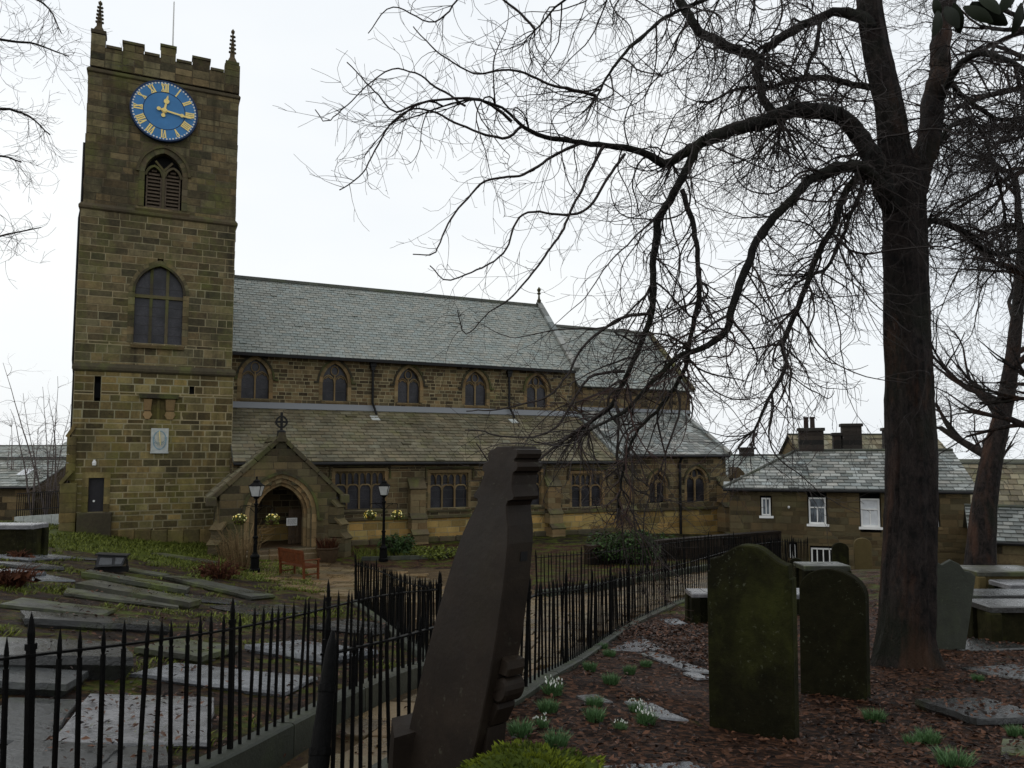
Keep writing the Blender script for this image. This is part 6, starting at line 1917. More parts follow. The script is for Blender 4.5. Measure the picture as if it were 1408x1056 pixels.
def scatter_grass():
    r = random.Random(22); m = MB()
    from mathutils import noise as mn
    for k in range(26000):
        D = r.uniform(6, 37); lat = r.uniform(-.7, .1) * D
        l0 = np.interp(D, [3, 5.3, 7.2, 10.6, 20, 36], [-2.8, -2.5, -2.1, -1.2, -4.3, -10.2])
        if lat > l0 - .15 or (D > 33 and lat > -13): continue
        cl = mn.noise((lat * .5, D * .5, 1)) + .6 * mn.noise((lat * 1.7, D * 1.7, 2))
        if cl < (.2 if D < 25 else -.15): continue
        v = ld(lat, D); z = gz(v.x, v.y)
        blades(m, (v.x, v.y, z), 4, .09, .025 + .0028 * D, r, .004 + .0004 * D, 1.3)
    o = m.build('grass', M['grass']); tag(o, 'short winter grass and moss between the old slabs', kind='stuff')
scatter_grass()

# ================================================================== HOUSES
def local_wall(mb_core, st, x0, x1, zb, zt, ops, r, y=0.0, hr=(.2, .3), lr=(.35, .8)):
    st += wall(lambda x, n, z: (x, y - n, z), x0, x1, zb, zt, ops, hr, lr, mb_core, r, proud=(.004, .018))
def sash(t, o, rows, cols, y=.1, name='window', glass='glass_house', low=None):
    """white painted window in an opening of a local wall"""
    m = MB(); m.box(o.xc - o.a, o.xc + o.a, y + .06, y + .08, o.sill, o.spring); w = m.build(name, M[glass], t)
    f = MB(); b = .075
    x0, x1, z0, z1 = o.xc - o.a, o.xc + o.a, o.sill, o.spring
    f.box(x0, x0 + b, y, y + .055, z0, z1); f.box(x1 - b, x1, y, y + .055, z0, z1); f.box(x0 + b, x1 - b, y + .001, y + .055, z1 - b, z1); f.box(x0 + b, x1 - b, y + .001, y + .055, z0, z0 + b)
    f.build('frame', M['white'], w)
    g = MB()
    for zz in rows: g.box(x0 + b, x1 - b, y + .005, y + .05, z0 + (z1 - z0) * zz - .03, z0 + (z1 - z0) * zz + .03)
    for xx, za, zb in cols: g.box(x0 + (x1 - x0) * xx - .025, x0 + (x1 - x0) * xx + .025, y + .008, y + .052, z0 + (z1 - z0) * za + .031, z0 + (z1 - z0) * zb - .031)
    g.build('glazing_bar', M['white'], w)
    return w
def chimney(parent, x, y, z0, z1, wx, wy, pots, r):
    m = MB(); z = z0
    while z < z1 - .3:
        m.cbox(x - wx + r.uniform(0, .008), x + wx, y - wy, y + wy, z, z + .24, .01, gtint(r, .2, .6)); z += .245
    m.cbox(x - wx - .07, x + wx + .07, y - wy - .07, y + wy + .07, z, z + .16, .02, gtint(r, .3, .6))
    c = m.build('chimney', M['sooty'], parent)
    for dx in pots:
        m = MB(); q = z + .16; m.lathe([(.13, q), (.12, q + .5), (.15, q + .52), (.15, q + .6), (.1, q + .6)], x + dx, y, 9); m.build('chimney_pot', M['pot_clay'], c)
    return c
hr_ = random.Random(77)
def cottage():
    D = 38.0
    TH = R(17); ct, sn = math.cos(TH), math.sin(TH)
    org = at_d(1003, 668, D); lat0 = org.dot(RT)
    def xh(px, dy=0.0):
        """local x of a pixel column on the plane DY metres behind the facade"""
        u = (px - 704) / FPX
        return (u * (D + dy * ct) - lat0 - dy * sn) / (ct + u * sn)
    def DD(px, dy=0.0): return D - xh(px, dy) * sn + dy * ct
    eave = org.z
    base = eave - (790 - 668) * D / FPX
    # a facade square to the sight line; its own x runs to the right
    t = thing('cottage', 'long two storey stone cottage with white sash windows beyond the chapel', 'cottage', (org.x, org.y, base), -AZ - TH, local=True)
    H = eave - base
    def Zc(py, px=1110, dy=0.0): return EYE + (628 - py) * DD(px, dy) / FPX - base
    def op(a, b, ys, yt, ring=.1): return Op((xh(a) + xh(b)) / 2, (xh(b) - xh(a)) / 2, Zc(ys, a), Zc(yt, a), 0, ring)
    W = xh(1330)
    ops = [op(1044.5, 1057, 708, 684), op(1109, 1132.5, 719, 683.5), op(1180, 1206, 723, 685), op(1262, 1286, 723, 687), op(1081.5, 1090, 765, 747), op(1110.5, 1144, 773, 751.5), op(1025, 1064, 790, 736, .14)]
    core = MB(); st = []
    local_wall(core, st, 0, W, -.8, H, ops, hr_)
    st += wall(lambda x, n, z: (0 - n, x, z), 0.02, 8, -.8, H, [], (.2, .3), (.35, .8), core, hr_, depth=.3)
    wl_o = core.build('wall', M['house'], t)
    lay(st, M['house'], wl_o)
    m = MB(); m.box(.35, W, .46, 8, -.8, H - .02); m.build('inner_wall', M['dark_in'], t)
    sash(t, ops[0], [], [(.5, 0, 1)], low=1)
    sash(t, ops[1], [.62], [(.5, 0, .62)]); sash(t, ops[2], [.62], [(.5, 0, .62)], glass='net'); sash(t, ops[3], [.62], [(.5, 0, .62)])
    sash(t, ops[4], [], [(.5, 0, 1)], glass='dark_in'); sash(t, ops[5], [], [(.25, 0, 1), (.5, 0, 1), (.75, 0, 1)], glass='dark_in')
    m = MB(); o = ops[6]; m.box(o.xc - o.a, o.xc + o.a, .3, .35, o.sill - .3, o.spring); m.build('doorway', M['dark_in'], t)
    for o in ops[:6]:
        m = MB(); m.box(o.xc - o.a - .12, o.xc + o.a + .12, -.06, .2, o.sill - .12, o.sill - .003); m.build('sill', M['white'] if o in ops[:3] else M['dressed'], t)
    # hipped roof
    dr = 4.0; rz_ = Zc(621, 1150, dr); xr = xh(1094, dr)
    sl = (rz_ - H) / dr
    m = MB()
    e = .3
    A, B = (-e, -e, H - sl * e), (W + .3, -e, H - sl * e); Cc, Dd = (W + .3, dr, rz_), (xr, dr, rz_); E2 = (-e, 8 + e, H - sl * e); E3 = (W + .3, 8 + e, H - sl * e)
    m.add([A, B, Cc, Dd, E2, E3], [(0, 1, 2, 3), (4, 0, 3), (5, 4, 3, 2)]); rf = m.build('roof', M['slate_dark'], t)
    m = MB()
    slates(m, (-e, -e - .04, H - sl * e + .02), (W + .3, -e - .04, H - sl * e + .02), (W + .3, dr, rz_ + .03), (-e, dr, rz_ + .03), 13, .5, hr_, .05, clip=lambda p: p.x > -e + (p.y + e) / (dr + e) * (xr + e) * .98)
    tag(m.build('slate', M['slate_light'], rf), kind='stuff')
    m = MB()
    for (p, q) in (((-e, -e, H - sl * e), (xr, dr, rz_)), ((xr, dr, rz_), (W + .3, dr, rz_))):
        m.tube([Vector(p) + Vector((0, 0, .04)), Vector(q) + Vector((0, 0, .06))], .1, 6)
    m.build('ridge_tile', M['kerb'], rf)
    m = MB(); m.tube([(-e, -e - .1, H - sl * e - .06), (W, -e - .1, H - sl * e - .06)], .07, 8); m.build('gutter', M['iron_soft'], rf)
    m = MB(); p = at_d(1081.5, 697, D - .1); lx = xh(1081.5); m.lathe([(.03, -.06), (.06, 0), (.03, .06)], lx, -.08, 6, None, lambda x, y, z: (x, y, Zc(697) + z)); m.build('wall_lamp', M['paper'], t)
    for pa, pb, pt, dy, pots in ((1096, 1133, 587, dr + .3, (-.22, .1)), (1155, 1185, 583, dr + 1.2, ()), (1143, 1156, 594, dr + 1.25, ()), (1212, 1240, 588, dr + 1.2, (-.2, .2))):
        xa, xb = xh(pa, dy), xh(pb, dy)
        chimney(rf, (xa + xb) / 2, dy, rz_ - .6, Zc(pt, pa, dy) - .1, (xb - xa) / 2 - .06, .4, pots, hr_)
cottage()

def simple_house(name, label, px0, px1, eave, ridge, base, D, depth, roofmat, wallmat, cat='house', rot=0.0, rows=8, gables=True, sw=.5):
    k = D / FPX; org = at_d(px0, eave, D); W = (px1 - px0) * k; H = (base - eave) * k; hrf = (eave - ridge) * k
    t = thing(name, label, cat, (org.x, org.y, org.z - H), -AZ + rot, local=True)
    core = MB(); st = []
    local_wall(core, st, 0, W, -.5, H, [], hr_, hr=(.3, .45), lr=(.6, 1.2))
    w = core.build('wall', M[wallmat], t); lay(st, M[wallmat], w)
    m = MB(); m.box(.01, W - .01, .46, depth, -.5, H - .01); m.build('inner_wall', M[wallmat], t)
    e = .25; sl = hrf / (depth / 2)
    m = MB(); m.prism([(0, H), (depth, H), (depth / 2, H + hrf * .98)], 0.02, W - .02, (.5, .5, .5), lambda x, y, z: (y, x, z)); m.build('gable', M[wallmat], t)
    m = MB()
    m.add([(-e, -e, H - sl * e), (W + e, -e, H - sl * e), (W + e, depth / 2, H + hrf), (-e, depth / 2, H + hrf), (-e, depth + e, H - sl * e), (W + e, depth + e, H - sl * e)], [(0, 1, 2, 3), (3, 2, 5, 4)]); rf = m.build('roof', M['slate_dark'], t)
    m = MB(); slates(m, (-e, -e - .03, H - sl * e + .02), (W + e, -e - .03, H - sl * e + .02), (W + e, depth / 2, H + hrf + .03), (-e, depth / 2, H + hrf + .03), rows, sw, hr_, .05); tag(m.build('slate', M[roofmat], rf), kind='stuff')
    m = MB(); m.tube([(-e, depth / 2, H + hrf + .04), (W + e, depth / 2, H + hrf + .04)], .1, 6); m.build('ridge_tile', M['kerb'], rf)
    m = MB(); m.tube([(-e, -e - .08, H - sl * e - .05), (W + e, -e - .08, H - sl * e - .05)], .07, 6); m.build('gutter', M['iron_soft'], rf)
    return t, rf, W, H, hrf, k
t, rf, W, H, hf, k = simple_house('house', 'slate roofed house behind the cottage with a small gable and chimney', 985, 1105, 655, 627, 740, 52, 9, 'slate', 'house')
chimney(rf, (1055 - 985) * k, 4.5, H + hf - .5, H + (655 - 615) * k, .45, .4, (), hr_)
m = MB(); x0, x1 = (998 - 985) * k, (1027 - 985) * k; m.prism([(x0, H - .1), (x1, H - .1), ((x0 + x1) / 2, H + hf * .45)], -.6, 3.2, (.4, .4, .4)); m.build('dormer_gable', M['nave'], t)
simple_house('house', 'house with a mossy brown roof showing behind the chimney stacks', 1120, 1330, 655, 596, 760, 60, 10, 'stone_slate', 'house')
simple_house('barn', 'broad pale greenish roofed barn behind the second tree', 1290, 1500, 692, 640, 780, 46, 9, 'stone_slate', 'house_pale', 'barn', rot=-R(26))
simple_house('outbuilding', 'low dark outbuilding with a wet slate roof behind the chest tombs', 1342, 1520, 739, 702, 790, 31, 4.5, 'slate_dark', 'nave', 'outbuilding', rot=-R(28), rows=9, sw=.4)
t, rf, W, H, hf, k = simple_house('outbuilding', 'low outbuilding with a skylight in its slate roof beyond the far railing', -160, 46, 667, 634, 735, 44, 7, 'slate', 'nave', 'outbuilding', rows=11)
m = MB(); sl = hf / 3.5
sk = []
for px, py in ((2, 656), (17, 656), (15, 648), (1, 648)):
    z = (667 - py) * k; sk.append(((px + 160) * k, z / sl if False else (z / hf) * 3.5, H + z + .1))
slab3(m, sk, .06); m.build('skylight', M['net'], rf)
t, rf, W, H, hf, k = simple_house('house', 'long grey slate roof on the skyline beyond the saplings', -200, 92, 628, 613, 700, 62, 9, 'slate', 'nave')
t, rf, W, H, hf, k = simple_house('house', 'house with a small chimney half hidden by the tower buttress', 60, 160, 630, 602, 700, 66, 9, 'slate', 'redbush')
chimney(rf, (69 - 60) * k, 4.5, H + hf * .3, H + (630 - 594) * k, .5, .4, (), hr_)
# boundary wall and rail by the tower
def far_rail():
    D = 37.5
    a, b = at_d(22, 716, D), at_d(86, 712, D)
    t = thing('far_railing', 'short pale grey iron railing on a stone kerb west of the tower', 'railing', a)
    n = 22
    for i in range(n + 1):
        p = a.lerp(b, i / n); me = picket_mesh(1.15, .014); o = place('picket', me, (p.x, p.y, p.z + .2), t)
    d = (b - a).normalized(); s_ = Vector((-d.y, d.x, 0)) * .03
    for zz in (.3, 1.1):
        m = MB(); vs = [a - s_, b - s_, b + s_, a + s_]; m.add([tuple(v + Vector((0, 0, .2 + zz))) for v in vs] + [tuple(v + Vector((0, 0, .24 + zz))) for v in vs], [(0, 3, 2, 1), (4, 5, 6, 7), (0, 1, 5, 4), (2, 3, 7, 6)]); m.build('rail', M['iron_soft'], t)
    for i in range(5):
        p, q = a.lerp(b, i / 5 + .004), a.lerp(b, (i + 1) / 5 - .004); s2 = s_ * 5; m = MB(); vs = [p - s2, q - s2, q + s2, p + s2]
        m.add([tuple(v - Vector((0, 0, .6))) for v in vs] + [tuple(v + Vector((0, 0, .2))) for v in vs], [(0, 3, 2, 1), (4, 5, 6, 7), (0, 1, 5, 4), (1, 2, 6, 5), (2, 3, 7, 6), (3, 0, 4, 7)], gtint(rng, .5, .9)); m.build('kerb_stone', M['sundial'], t)
far_rail()
def dark_wall():
    """low black retaining wall under the chapel, behind the far railing"""
    a, b = ld(3.0, 29.5), ld(12.5, 35.5); r = random.Random(5)
    t = thing('boundary_wall', 'low blackened stone wall below the chapel behind the far railing', 'wall', (a.x, a.y, bz(a.x, a.y)))
    L = (b - a).length; d = (b - a) / L; nn = Vector((d.y, -d.x, 0))
    if nn.dot(FH) > 0: nn = -nn
    core = MB()
    z0 = .0
    st = wall(lambda x, n, z: tuple(a + d * x + nn * n + Vector((0, 0, z))), 0, L, -1.5, .75, [], (.22, .32), (.35, .9), core, r, depth=.35)
    w = core.build('core', M['headstone_dark'], t); lay(st, M['headstone_dark'], w)
    m = MB(); x = 0
    while x < L - .4:
        q = min(x + .8, L); vs = [a + d * (x + .004) + nn * .06, a + d * (q - .004) + nn * .06, a + d * (q - .004) - nn * .4, a + d * (x + .004) - nn * .4]
        m.add([tuple(v + Vector((0, 0, .755))) for v in vs] + [tuple(v + Vector((0, 0, .87))) for v in vs], [(0, 3, 2, 1), (4, 5, 6, 7), (0, 1, 5, 4), (1, 2, 6, 5), (2, 3, 7, 6), (3, 0, 4, 7)], gtint(r, .3, .7)); x = q
    m.build('coping', M['headstone_dark'], t)
dark_wall()

# ================================================================== TREES
nr = np.random.RandomState(5)
def limb_pts(trace, step=.09):
    """(px, py, depth, radius px) to world points and radii along a smooth line"""
    W = [at_d(px, py, D) for px, py, D, _ in trace]; rad = [r_ * D / FPX for _, _, D, r_ in trace]
    P = [np.array(w) for w in W]; P = [2 * P[0] - P[1]] + P + [2 * P[-1] - P[-2]]
    out, rr = [], []
    for i in range(1, len(P) - 2):
        a, b, c, d = P[i - 1:i + 3]; n = max(2, int(np.linalg.norm(c - b) / step))
        for t in np.linspace(0, 1, n, endpoint=False):
            out.append(.5 * (2 * b + (c - a) * t + (2 * a - 5 * b + 4 * c - d) * t * t + (3 * b - a - 3 * c + d) * t ** 3)); rr.append(rad[i - 1] * (1 - t) + rad[i] * t)
    out.append(P[-2]); rr.append(rad[-1])
    out = np.array(out); rr = np.array(rr)
    j = nr.normal(0, 1, out.shape); j = (j + np.roll(j, 1, 0) + np.roll(j, 2, 0)) / 3
    return out + j * (.012 + np.minimum(rr, .1)[:, None] * .14) * (1 if rr.max() < .3 else .25), rr * (1 + nr.uniform(-.06, .06, len(rr)) * (1 if rr.max() < .3 else .2))
def twig(mb, p, d, L, r0, level, droop, curl, kids, sides=3, tint=(.5, .5, .5), seg=.1, wig=.42):
    """one meandering twig: it arches over, hangs, and its tip swings up or aside; side twigs sprout along it"""
    n = max(4, int(L / seg)); st = L / n
    pts = [p]; dd = d / (np.linalg.norm(d) + 1e-9); side = nr.normal(0, 1.9, 3); side[2] *= .5
    for i in range(n):
        t = i / n
        side = side * .94 + nr.normal(0, 3.2, 3) * math.sqrt(st)
        dd = dd + nr.normal(0, wig, 3) * math.sqrt(st) * .7 + side * st * 1.1
        dd[2] += (-droop * (1.3 - t) if t < .72 else curl * 1.8) * st
        dd = dd / np.linalg.norm(dd)
        pts.append(pts[-1] + dd * st)
    P = np.array(pts)
    rad = np.maximum(r0 * (1 - .8 * np.linspace(0, 1, n + 1) ** .7), .0024)
    mb.tube(P, rad, sides, tint, cap=False)
    if level <= 0: return
    nk = max(1, int(L * kids * nr.uniform(.7, 1.3)))
    for k in range(nk):
        t = nr.uniform(.08, .97); i = min(n - 1, int(t * n))
        ax = P[i + 1] - P[i]; ax /= np.linalg.norm(ax)
        q = nr.normal(0, 1, 3); q -= ax * q.dot(ax); q /= np.linalg.norm(q) + 1e-9
        a = nr.uniform(.4, 1.0)
        twig(mb, P[i], ax * math.cos(a) + q * math.sin(a), max(.15, L * nr.uniform(.25, .7) * (1 - .45 * t)), max(rad[i] * .68, .0034), level - 1, droop, curl, kids, 3, tint, seg, wig)
def bark_tube(mb, pts, rad, sides, rough=.12, flare=None):
    from mathutils import noise as mn
    n = len(pts); b0 = len(mb.v)
    mb.tube(pts, rad, sides)
    V = mb.v
    for i in range(n):
        c = pts[i]
        for k in range(sides):
            q = b0 + i * sides + k; v = np.array(V[q]); o = v - c; a = k / sides * 6.283
            rr = np.linalg.norm(o)
            f = 1 + rough * (mn.noise((math.cos(a) * 2.2, math.sin(a) * 2.2, c[2] * .35)) + .7 * mn.noise((math.cos(a) * 6, math.sin(a) * 6, c[2] * .5 + 7)) + .35 * mn.noise((math.cos(a) * 15, math.sin(a) * 15, c[2] * 1.1)))
            if flare: f *= flare(c[2], a)
            V[q] = tuple(c + o * f)

def big_tree():
    D0 = 10.5
    gpnt = gp(1246, 905)
    t = thing('bare_tree', 'big bare tree with drooping arched limbs standing among the headstones', 'tree', gpnt)
    base_z = gpnt.z
    trunk = [(1246, 960, D0, 46), (1246, 915, D0, 43), (1247, 870, D0, 40), (1249, 800, D0, 37), (1251, 700, D0, 35.5), (1251, 600, D0, 34.5), (1248, 500, D0, 34), (1245, 400, D0, 31.5), (1243, 320, D0, 31), (1240, 262, D0, 31), (1231, 215, D0, 23), (1221, 140, D0, 20), (1206, 70, D0 + .1, 19), (1196, 10, D0 + .1, 18.5), (1190, -60, D0 + .2, 17), (1180, -160, D0 + .3, 14)]
    P, rr = limb_pts(trunk, .1); rr = rr * .88
    m = MB()
    def flare(z, a):
        h = z - base_z
        return 1 + max(0, .5 - h) * .9 * (.35 + .65 * max(0, math.cos(a * 2.5 + .6)) ** 1.5)
    bark_tube(m, P, rr, 56, .17, flare); m.build('trunk', M['bark'], t, smooth=True)
    tw = MB(); twr = MB()
    limbs = {
      'stem': ([(1246, 310, D0, 20), (1263, 240, D0 + .1, 17), (1277, 190, D0 + .2, 15), (1289, 110, D0 + .3, 13.5), (1300, 20, D0 + .4, 12), (1310, -80, D0 + .5, 10)], 16, 0),
      'arch': ([(1232, 285, D0 - .1, 24), (1212, 255, D0 - .25, 23), (1196, 212, D0 - .35, 21), (1180, 182, D0 - .4, 19), (1150, 157, D0 - .5, 18), (1104, 150, D0 - .6, 17), (1072, 160, D0 - .7, 16), (1022, 173, D0 - .8, 14), (984, 188, D0 - .9, 13), (953, 200, D0 - 1, 11), (928, 220, D0 - 1, 10)], 12, 1),
      'left': ([(935, 215, D0 - 1, 9), (912, 226, D0 - 1.0, 10), (892, 214, D0 - 1.05, 8), (866, 206, D0 - 1.1, 7), (830, 201, D0 - 1.2, 6), (800, 196, D0 - 1.3, 5.5), (752, 188, D0 - 1.4, 5), (720, 174, D0 - 1.5, 4), (690, 150, D0 - 1.6, 3), (650, 137, D0 - 1.7, 2.3), (600, 150, D0 - 1.8, 1.8), (560, 163, D0 - 1.9, 1.4)], 7, 1),
      'fall': ([(962, 198, D0 - 1, 9), (950, 212, D0 - 1, 10), (936, 251, D0 - 1.1, 9), (911, 292, D0 - 1.1, 8.5), (901, 352, D0 - 1.2, 8), (896, 427, D0 - 1.2, 7.5), (882, 470, D0 - 1.2, 6.5), (862, 510, D0 - 1.3, 6), (838, 560, D0 - 1.3, 5), (800, 592, D0 - 1.4, 4)], 8, 2),
      'fall2': ([(938, 262, D0 - 1.1, 6), (951, 300, D0 - 1.2, 6), (960, 375, D0 - 1.3, 5.5), (957, 437, D0 - 1.3, 5.5), (944, 500, D0 - 1.4, 5), (915, 550, D0 - 1.4, 4.5), (880, 590, D0 - 1.5, 3.5), (856, 650, D0 - 1.5, 3), (850, 700, D0 - 1.5, 2)], 7, 2),
      'arch2': ([(1222, 270, D0 - .3, 14), (1200, 243, D0 - .6, 13), (1168, 230, D0 - .8, 12), (1128, 237, D0 - 1, 11.5), (1092, 271, D0 - 1.2, 10), (1053, 312, D0 - 1.3, 9.5), (1028, 362, D0 - 1.4, 9), (1008, 417, D0 - 1.5, 8.5), (998, 452, D0 - 1.5, 8), (972, 475, D0 - 1.6, 7), (928, 496, D0 - 1.6, 6), (890, 535, D0 - 1.7, 5), (855, 570, D0 - 1.8, 4), (810, 590, D0 - 1.9, 3)], 9, 2),
      'drop': ([(1195, 205, D0 - .4, 8), (1184, 232, D0 - .5, 8), (1164, 266, D0 - .6, 7.5), (1138, 327, D0 - .7, 7), (1117, 372, D0 - .8, 6.5), (1098, 427, D0 - .8, 6), (1076, 472, D0 - .9, 5.5), (1083, 497, D0 - .9, 4.5), (1062, 540, D0 - 1, 4), (1038, 590, D0 - 1, 3)], 8, 2),
      'drop2': ([(1183, 190, D0 - .3, 5), (1189, 240, D0 - .4, 5), (1172, 290, D0 - .4, 4.5), (1142, 360, D0 - .5, 4), (1118, 380, D0 - .6, 3)], 6, 2),
      'upper': ([(1196, 40, D0, 14), (1188, 24, D0, 13), (1154, 15, D0 + .2, 11), (1122, 28, D0 + .3, 10), (1082, 46, D0 + .3, 10), (1052, 66, D0 + .2, 10)], 9, 1),
      'upper2': ([(905, -80, D0 + .6, 9), (930, -15, D0 + .5, 9.5), (956, 34, D0 + .4, 10), (988, 58, D0 + .3, 10.5), (1022, 71, D0 + .2, 10.5), (1042, 80, D0, 10), (1041, 105, D0 - .3, 9.5), (1050, 135, D0 - .6, 9.5), (1066, 157, D0 - .7, 9)], 9, 1),
      'mid': ([(1216, 122, D0 + .2, 9), (1173, 116, D0 + .3, 7.5), (1128, 107, D0 + .4, 7), (1083, 111, D0 + .4, 6), (1056, 122, D0 + .3, 5), (1020, 120, D0 + .2, 3.5), (975, 140, D0, 2.5)], 7, 1),
      'twist': ([(1130, 22, D0 + .2, 5), (1122, 60, D0, 5), (1110, 95, D0 - .2, 4), (1090, 130, D0 - .4, 3), (1070, 190, D0 - .6, 2.5)], 6, 1),
      'high': ([(1185, -70, D0 + .3, 9), (1140, -60, D0 - .2, 8), (1080, -30, D0 - .6, 7), (1010, -15, D0 - 1, 5.5), (930, 15, D0 - 1.4, 4.5), (860, 70, D0 - 1.7, 3.5), (820, 130, D0 - 1.9, 2.5)], 7, 1),
      'high2': ([(1190, -90, D0 - .3, 8), (1120, -110, D0 - 1, 7), (1000, -90, D0 - 1.6, 5), (880, -60, D0 - 2, 4), (790, -10, D0 - 2.2, 3), (735, 40, D0 - 2.3, 2)], 7, 1),
      'right': ([(1262, 330, D0 + .2, 8), (1283, 305, D0 + .5, 7), (1330, 322, D0 + .8, 6.5), (1360, 347, D0 + 1, 6), (1410, 344, D0 + 1.2, 5.5), (1470, 355, D0 + 1.3, 4)], 7, 1),
      'right2': ([(1285, 150, D0 + .3, 9), (1320, 90, D0 - .2, 8), (1360, 75, D0 - .6, 7), (1410, 100, D0 - 1, 6), (1460, 160, D0 - 1.2, 4)], 7, 1),
      'right3': ([(1292, 95, D0 + .3, 7), (1330, 140, D0 + .4, 6), (1370, 160, D0 + .3, 5), (1420, 170, D0 + .2, 4), (1480, 220, D0, 3)], 6, 1),
      'right4': ([(1280, 210, D0 + .3, 6), (1312, 170, D0 + .8, 5), (1345, 175, D0 + 1, 4), (1370, 240, D0 + 1.2, 3.5), (1385, 320, D0 + 1.3, 2.5)], 6, 2),
    }
    for nm, (tr, sd, mode) in limbs.items():
        P, rr = limb_pts(tr)
        rr = rr * (1 if nm == 'stem' else .64)
        lm = MB(); bark_tube(lm, P, rr, max(6, sd), .12)
        lm.build('limb', M['bark'] if nm in ('stem',) else M['limb'], t, smooth=True)
        Lg = len(P) * .09
        dens = {0: 5, 1: 9.5, 2: 8.5}[mode]
        if nm.startswith('high'): dens = 5
        if nm in ('left',): dens = 7
        if nm.startswith('right'): dens = 20
        for k in range(int(Lg * dens)):
            i = nr.randint(1, len(P) - 1)
            if nm == 'stem' and i < 10: continue
            ax = P[i] - P[i - 1]; ax /= np.linalg.norm(ax) + 1e-9
            q = nr.normal(0, 1, 3); q -= ax * q.dot(ax); q /= np.linalg.norm(q) + 1e-9
            d = ax * nr.uniform(.1, .8) + q
            L = (.5 + 2.1 * nr.rand() ** 1.5) * (1.1 if mode == 1 else .9)
            lowpart = P[i][2] < EYE + 1.6
            twig(twr if (lowpart and nr.rand() < .65) else tw, P[i], d, L, nr.uniform(.0075, .0135) * (.75 + .25 * L), 2, nr.uniform(.5, 2.6), nr.uniform(-.5, 2.4), 3.3 if mode else 3)
        # ropes: stout hanging branches that carry twigs of their own
        if mode and nm not in ('left',):
            for k in range(int(Lg * (1.5 if nm.startswith('high') else 5 if not nm.startswith('right') else 6))):
                i = nr.randint(2, len(P) - 1); ax = P[i] - P[i - 1]; ax /= np.linalg.norm(ax) + 1e-9
                q = nr.normal(0, 1, 3); q -= ax * q.dot(ax); q /= np.linalg.norm(q) + 1e-9
                twig(tw, P[i], ax * .6 + q, nr.uniform(1.0, 2.8), min(rr[i] * .7, nr.uniform(.011, .02)), 2, nr.uniform(1.2, 3.2), nr.uniform(-.8, 2.0), 3.0, 4, (.5, .5, .5), .1, .4)
        # the limb's own end breaks into a spray
        for k in range(9):
            d = P[-1] - P[-3]; d /= np.linalg.norm(d); twig(tw, P[-1], d + nr.normal(0, .35, 3), nr.uniform(.6, 1.3), min(rr[-1] * .75, .014), 2, nr.uniform(.3, 1.2), nr.uniform(.4, 1.5), 3.4)
    # the long thin sprays that reach out over the nave, traced one by one
    long_twigs = [[(705, 168, 9, 2.6), (660, 139, 8.9, 2), (600, 137, 8.8, 1.7), (545, 152, 8.7, 1.4), (520, 130, 8.6, 1.1), (478, 85, 8.5, .8)],
                  [(720, 174, 9, 2.2), (690, 190, 8.9, 2), (640, 175, 8.8, 1.6), (585, 150, 8.8, 1.4), (540, 168, 8.7, 1.2), (500, 235, 8.7, 1), (465, 262, 8.6, .8)],
                  [(640, 145, 8.9, 1.7), (600, 120, 8.9, 1.5), (570, 100, 8.8, 1.2), (530, 98, 8.8, 1), (455, 165, 8.7, .8), (432, 150, 8.7, .7)],
                  [(800, 196, 9.2, 2.4), (760, 215, 9.1, 2), (720, 240, 9.1, 1.8), (668, 250, 9, 1.5), (620, 300, 9, 1.3), (600, 345, 8.9, 1), (565, 350, 8.9, .8)],
                  [(735, 40, 8.2, 2), (700, 5, 8.2, 1.8), (650, -20, 8.1, 1.5), (600, 30, 8, 1.1), (540, 10, 8, .9), (505, 45, 8, .7)],
                  [(830, 200, 9.2, 2.4), (800, 260, 9.2, 2), (770, 320, 9.2, 1.7), (745, 360, 9.2, 1.5), (700, 410, 9.1, 1.2), (672, 430, 9.1, .9), (640, 460, 9.1, .8), (628, 425, 9.1, .7)],
                  [(860, 210, 9.3, 2.2), (800, 290, 9.3, 1.8), (720, 295, 9.2, 1.5), (690, 350, 9.2, 1.3), (620, 385, 9.1, 1), (592, 365, 9.1, .8)],
                  [(820, 130, 8.6, 2.4), (770, 120, 8.6, 2), (700, 95, 8.5, 1.6), (650, 100, 8.5, 1.3), (600, 70, 8.4, 1), (570, 35, 8.4, .8)],
                  [(895, 430, 9.2, 2.4), (850, 440, 9.2, 2), (800, 480, 9.2, 1.7), (760, 540, 9.2, 1.4), (700, 560, 9.1, 1.1), (640, 565, 9.1, .8)],
                  [(838, 560, 9.1, 2.4), (780, 600, 9.1, 2), (730, 640, 9, 1.6), (690, 655, 9, 1.2), (655, 610, 9, .8)],
                  [(860, 510, 9.2, 2.2), (810, 520, 9.2, 1.9), (760, 590, 9.1, 1.5), (705, 600, 9.1, 1.2), (640, 590, 9, .8)]]
    for tr in long_twigs:
        P, rr = limb_pts(tr, .07); tw.tube(P, rr, 4, cap=False)
        for k in range(int(len(P) * .07 * 6.5)):
            i = nr.randint(1, len(P) - 1); ax = P[i] - P[i - 1]; ax /= np.linalg.norm(ax) + 1e-9
            q = nr.normal(0, 1, 3); q -= ax * q.dot(ax); q /= np.linalg.norm(q) + 1e-9
            twig(tw, P[i], ax * .6 + q, nr.uniform(.25, 1.1), .005, 1, nr.uniform(.3, 1.8), nr.uniform(.5, 2), 2.6)
    tag(tw.build('twig', M['twig'], t), kind='stuff'); tag(twr.build('twig', M['twig_red'], t), kind='stuff')
big_tree()

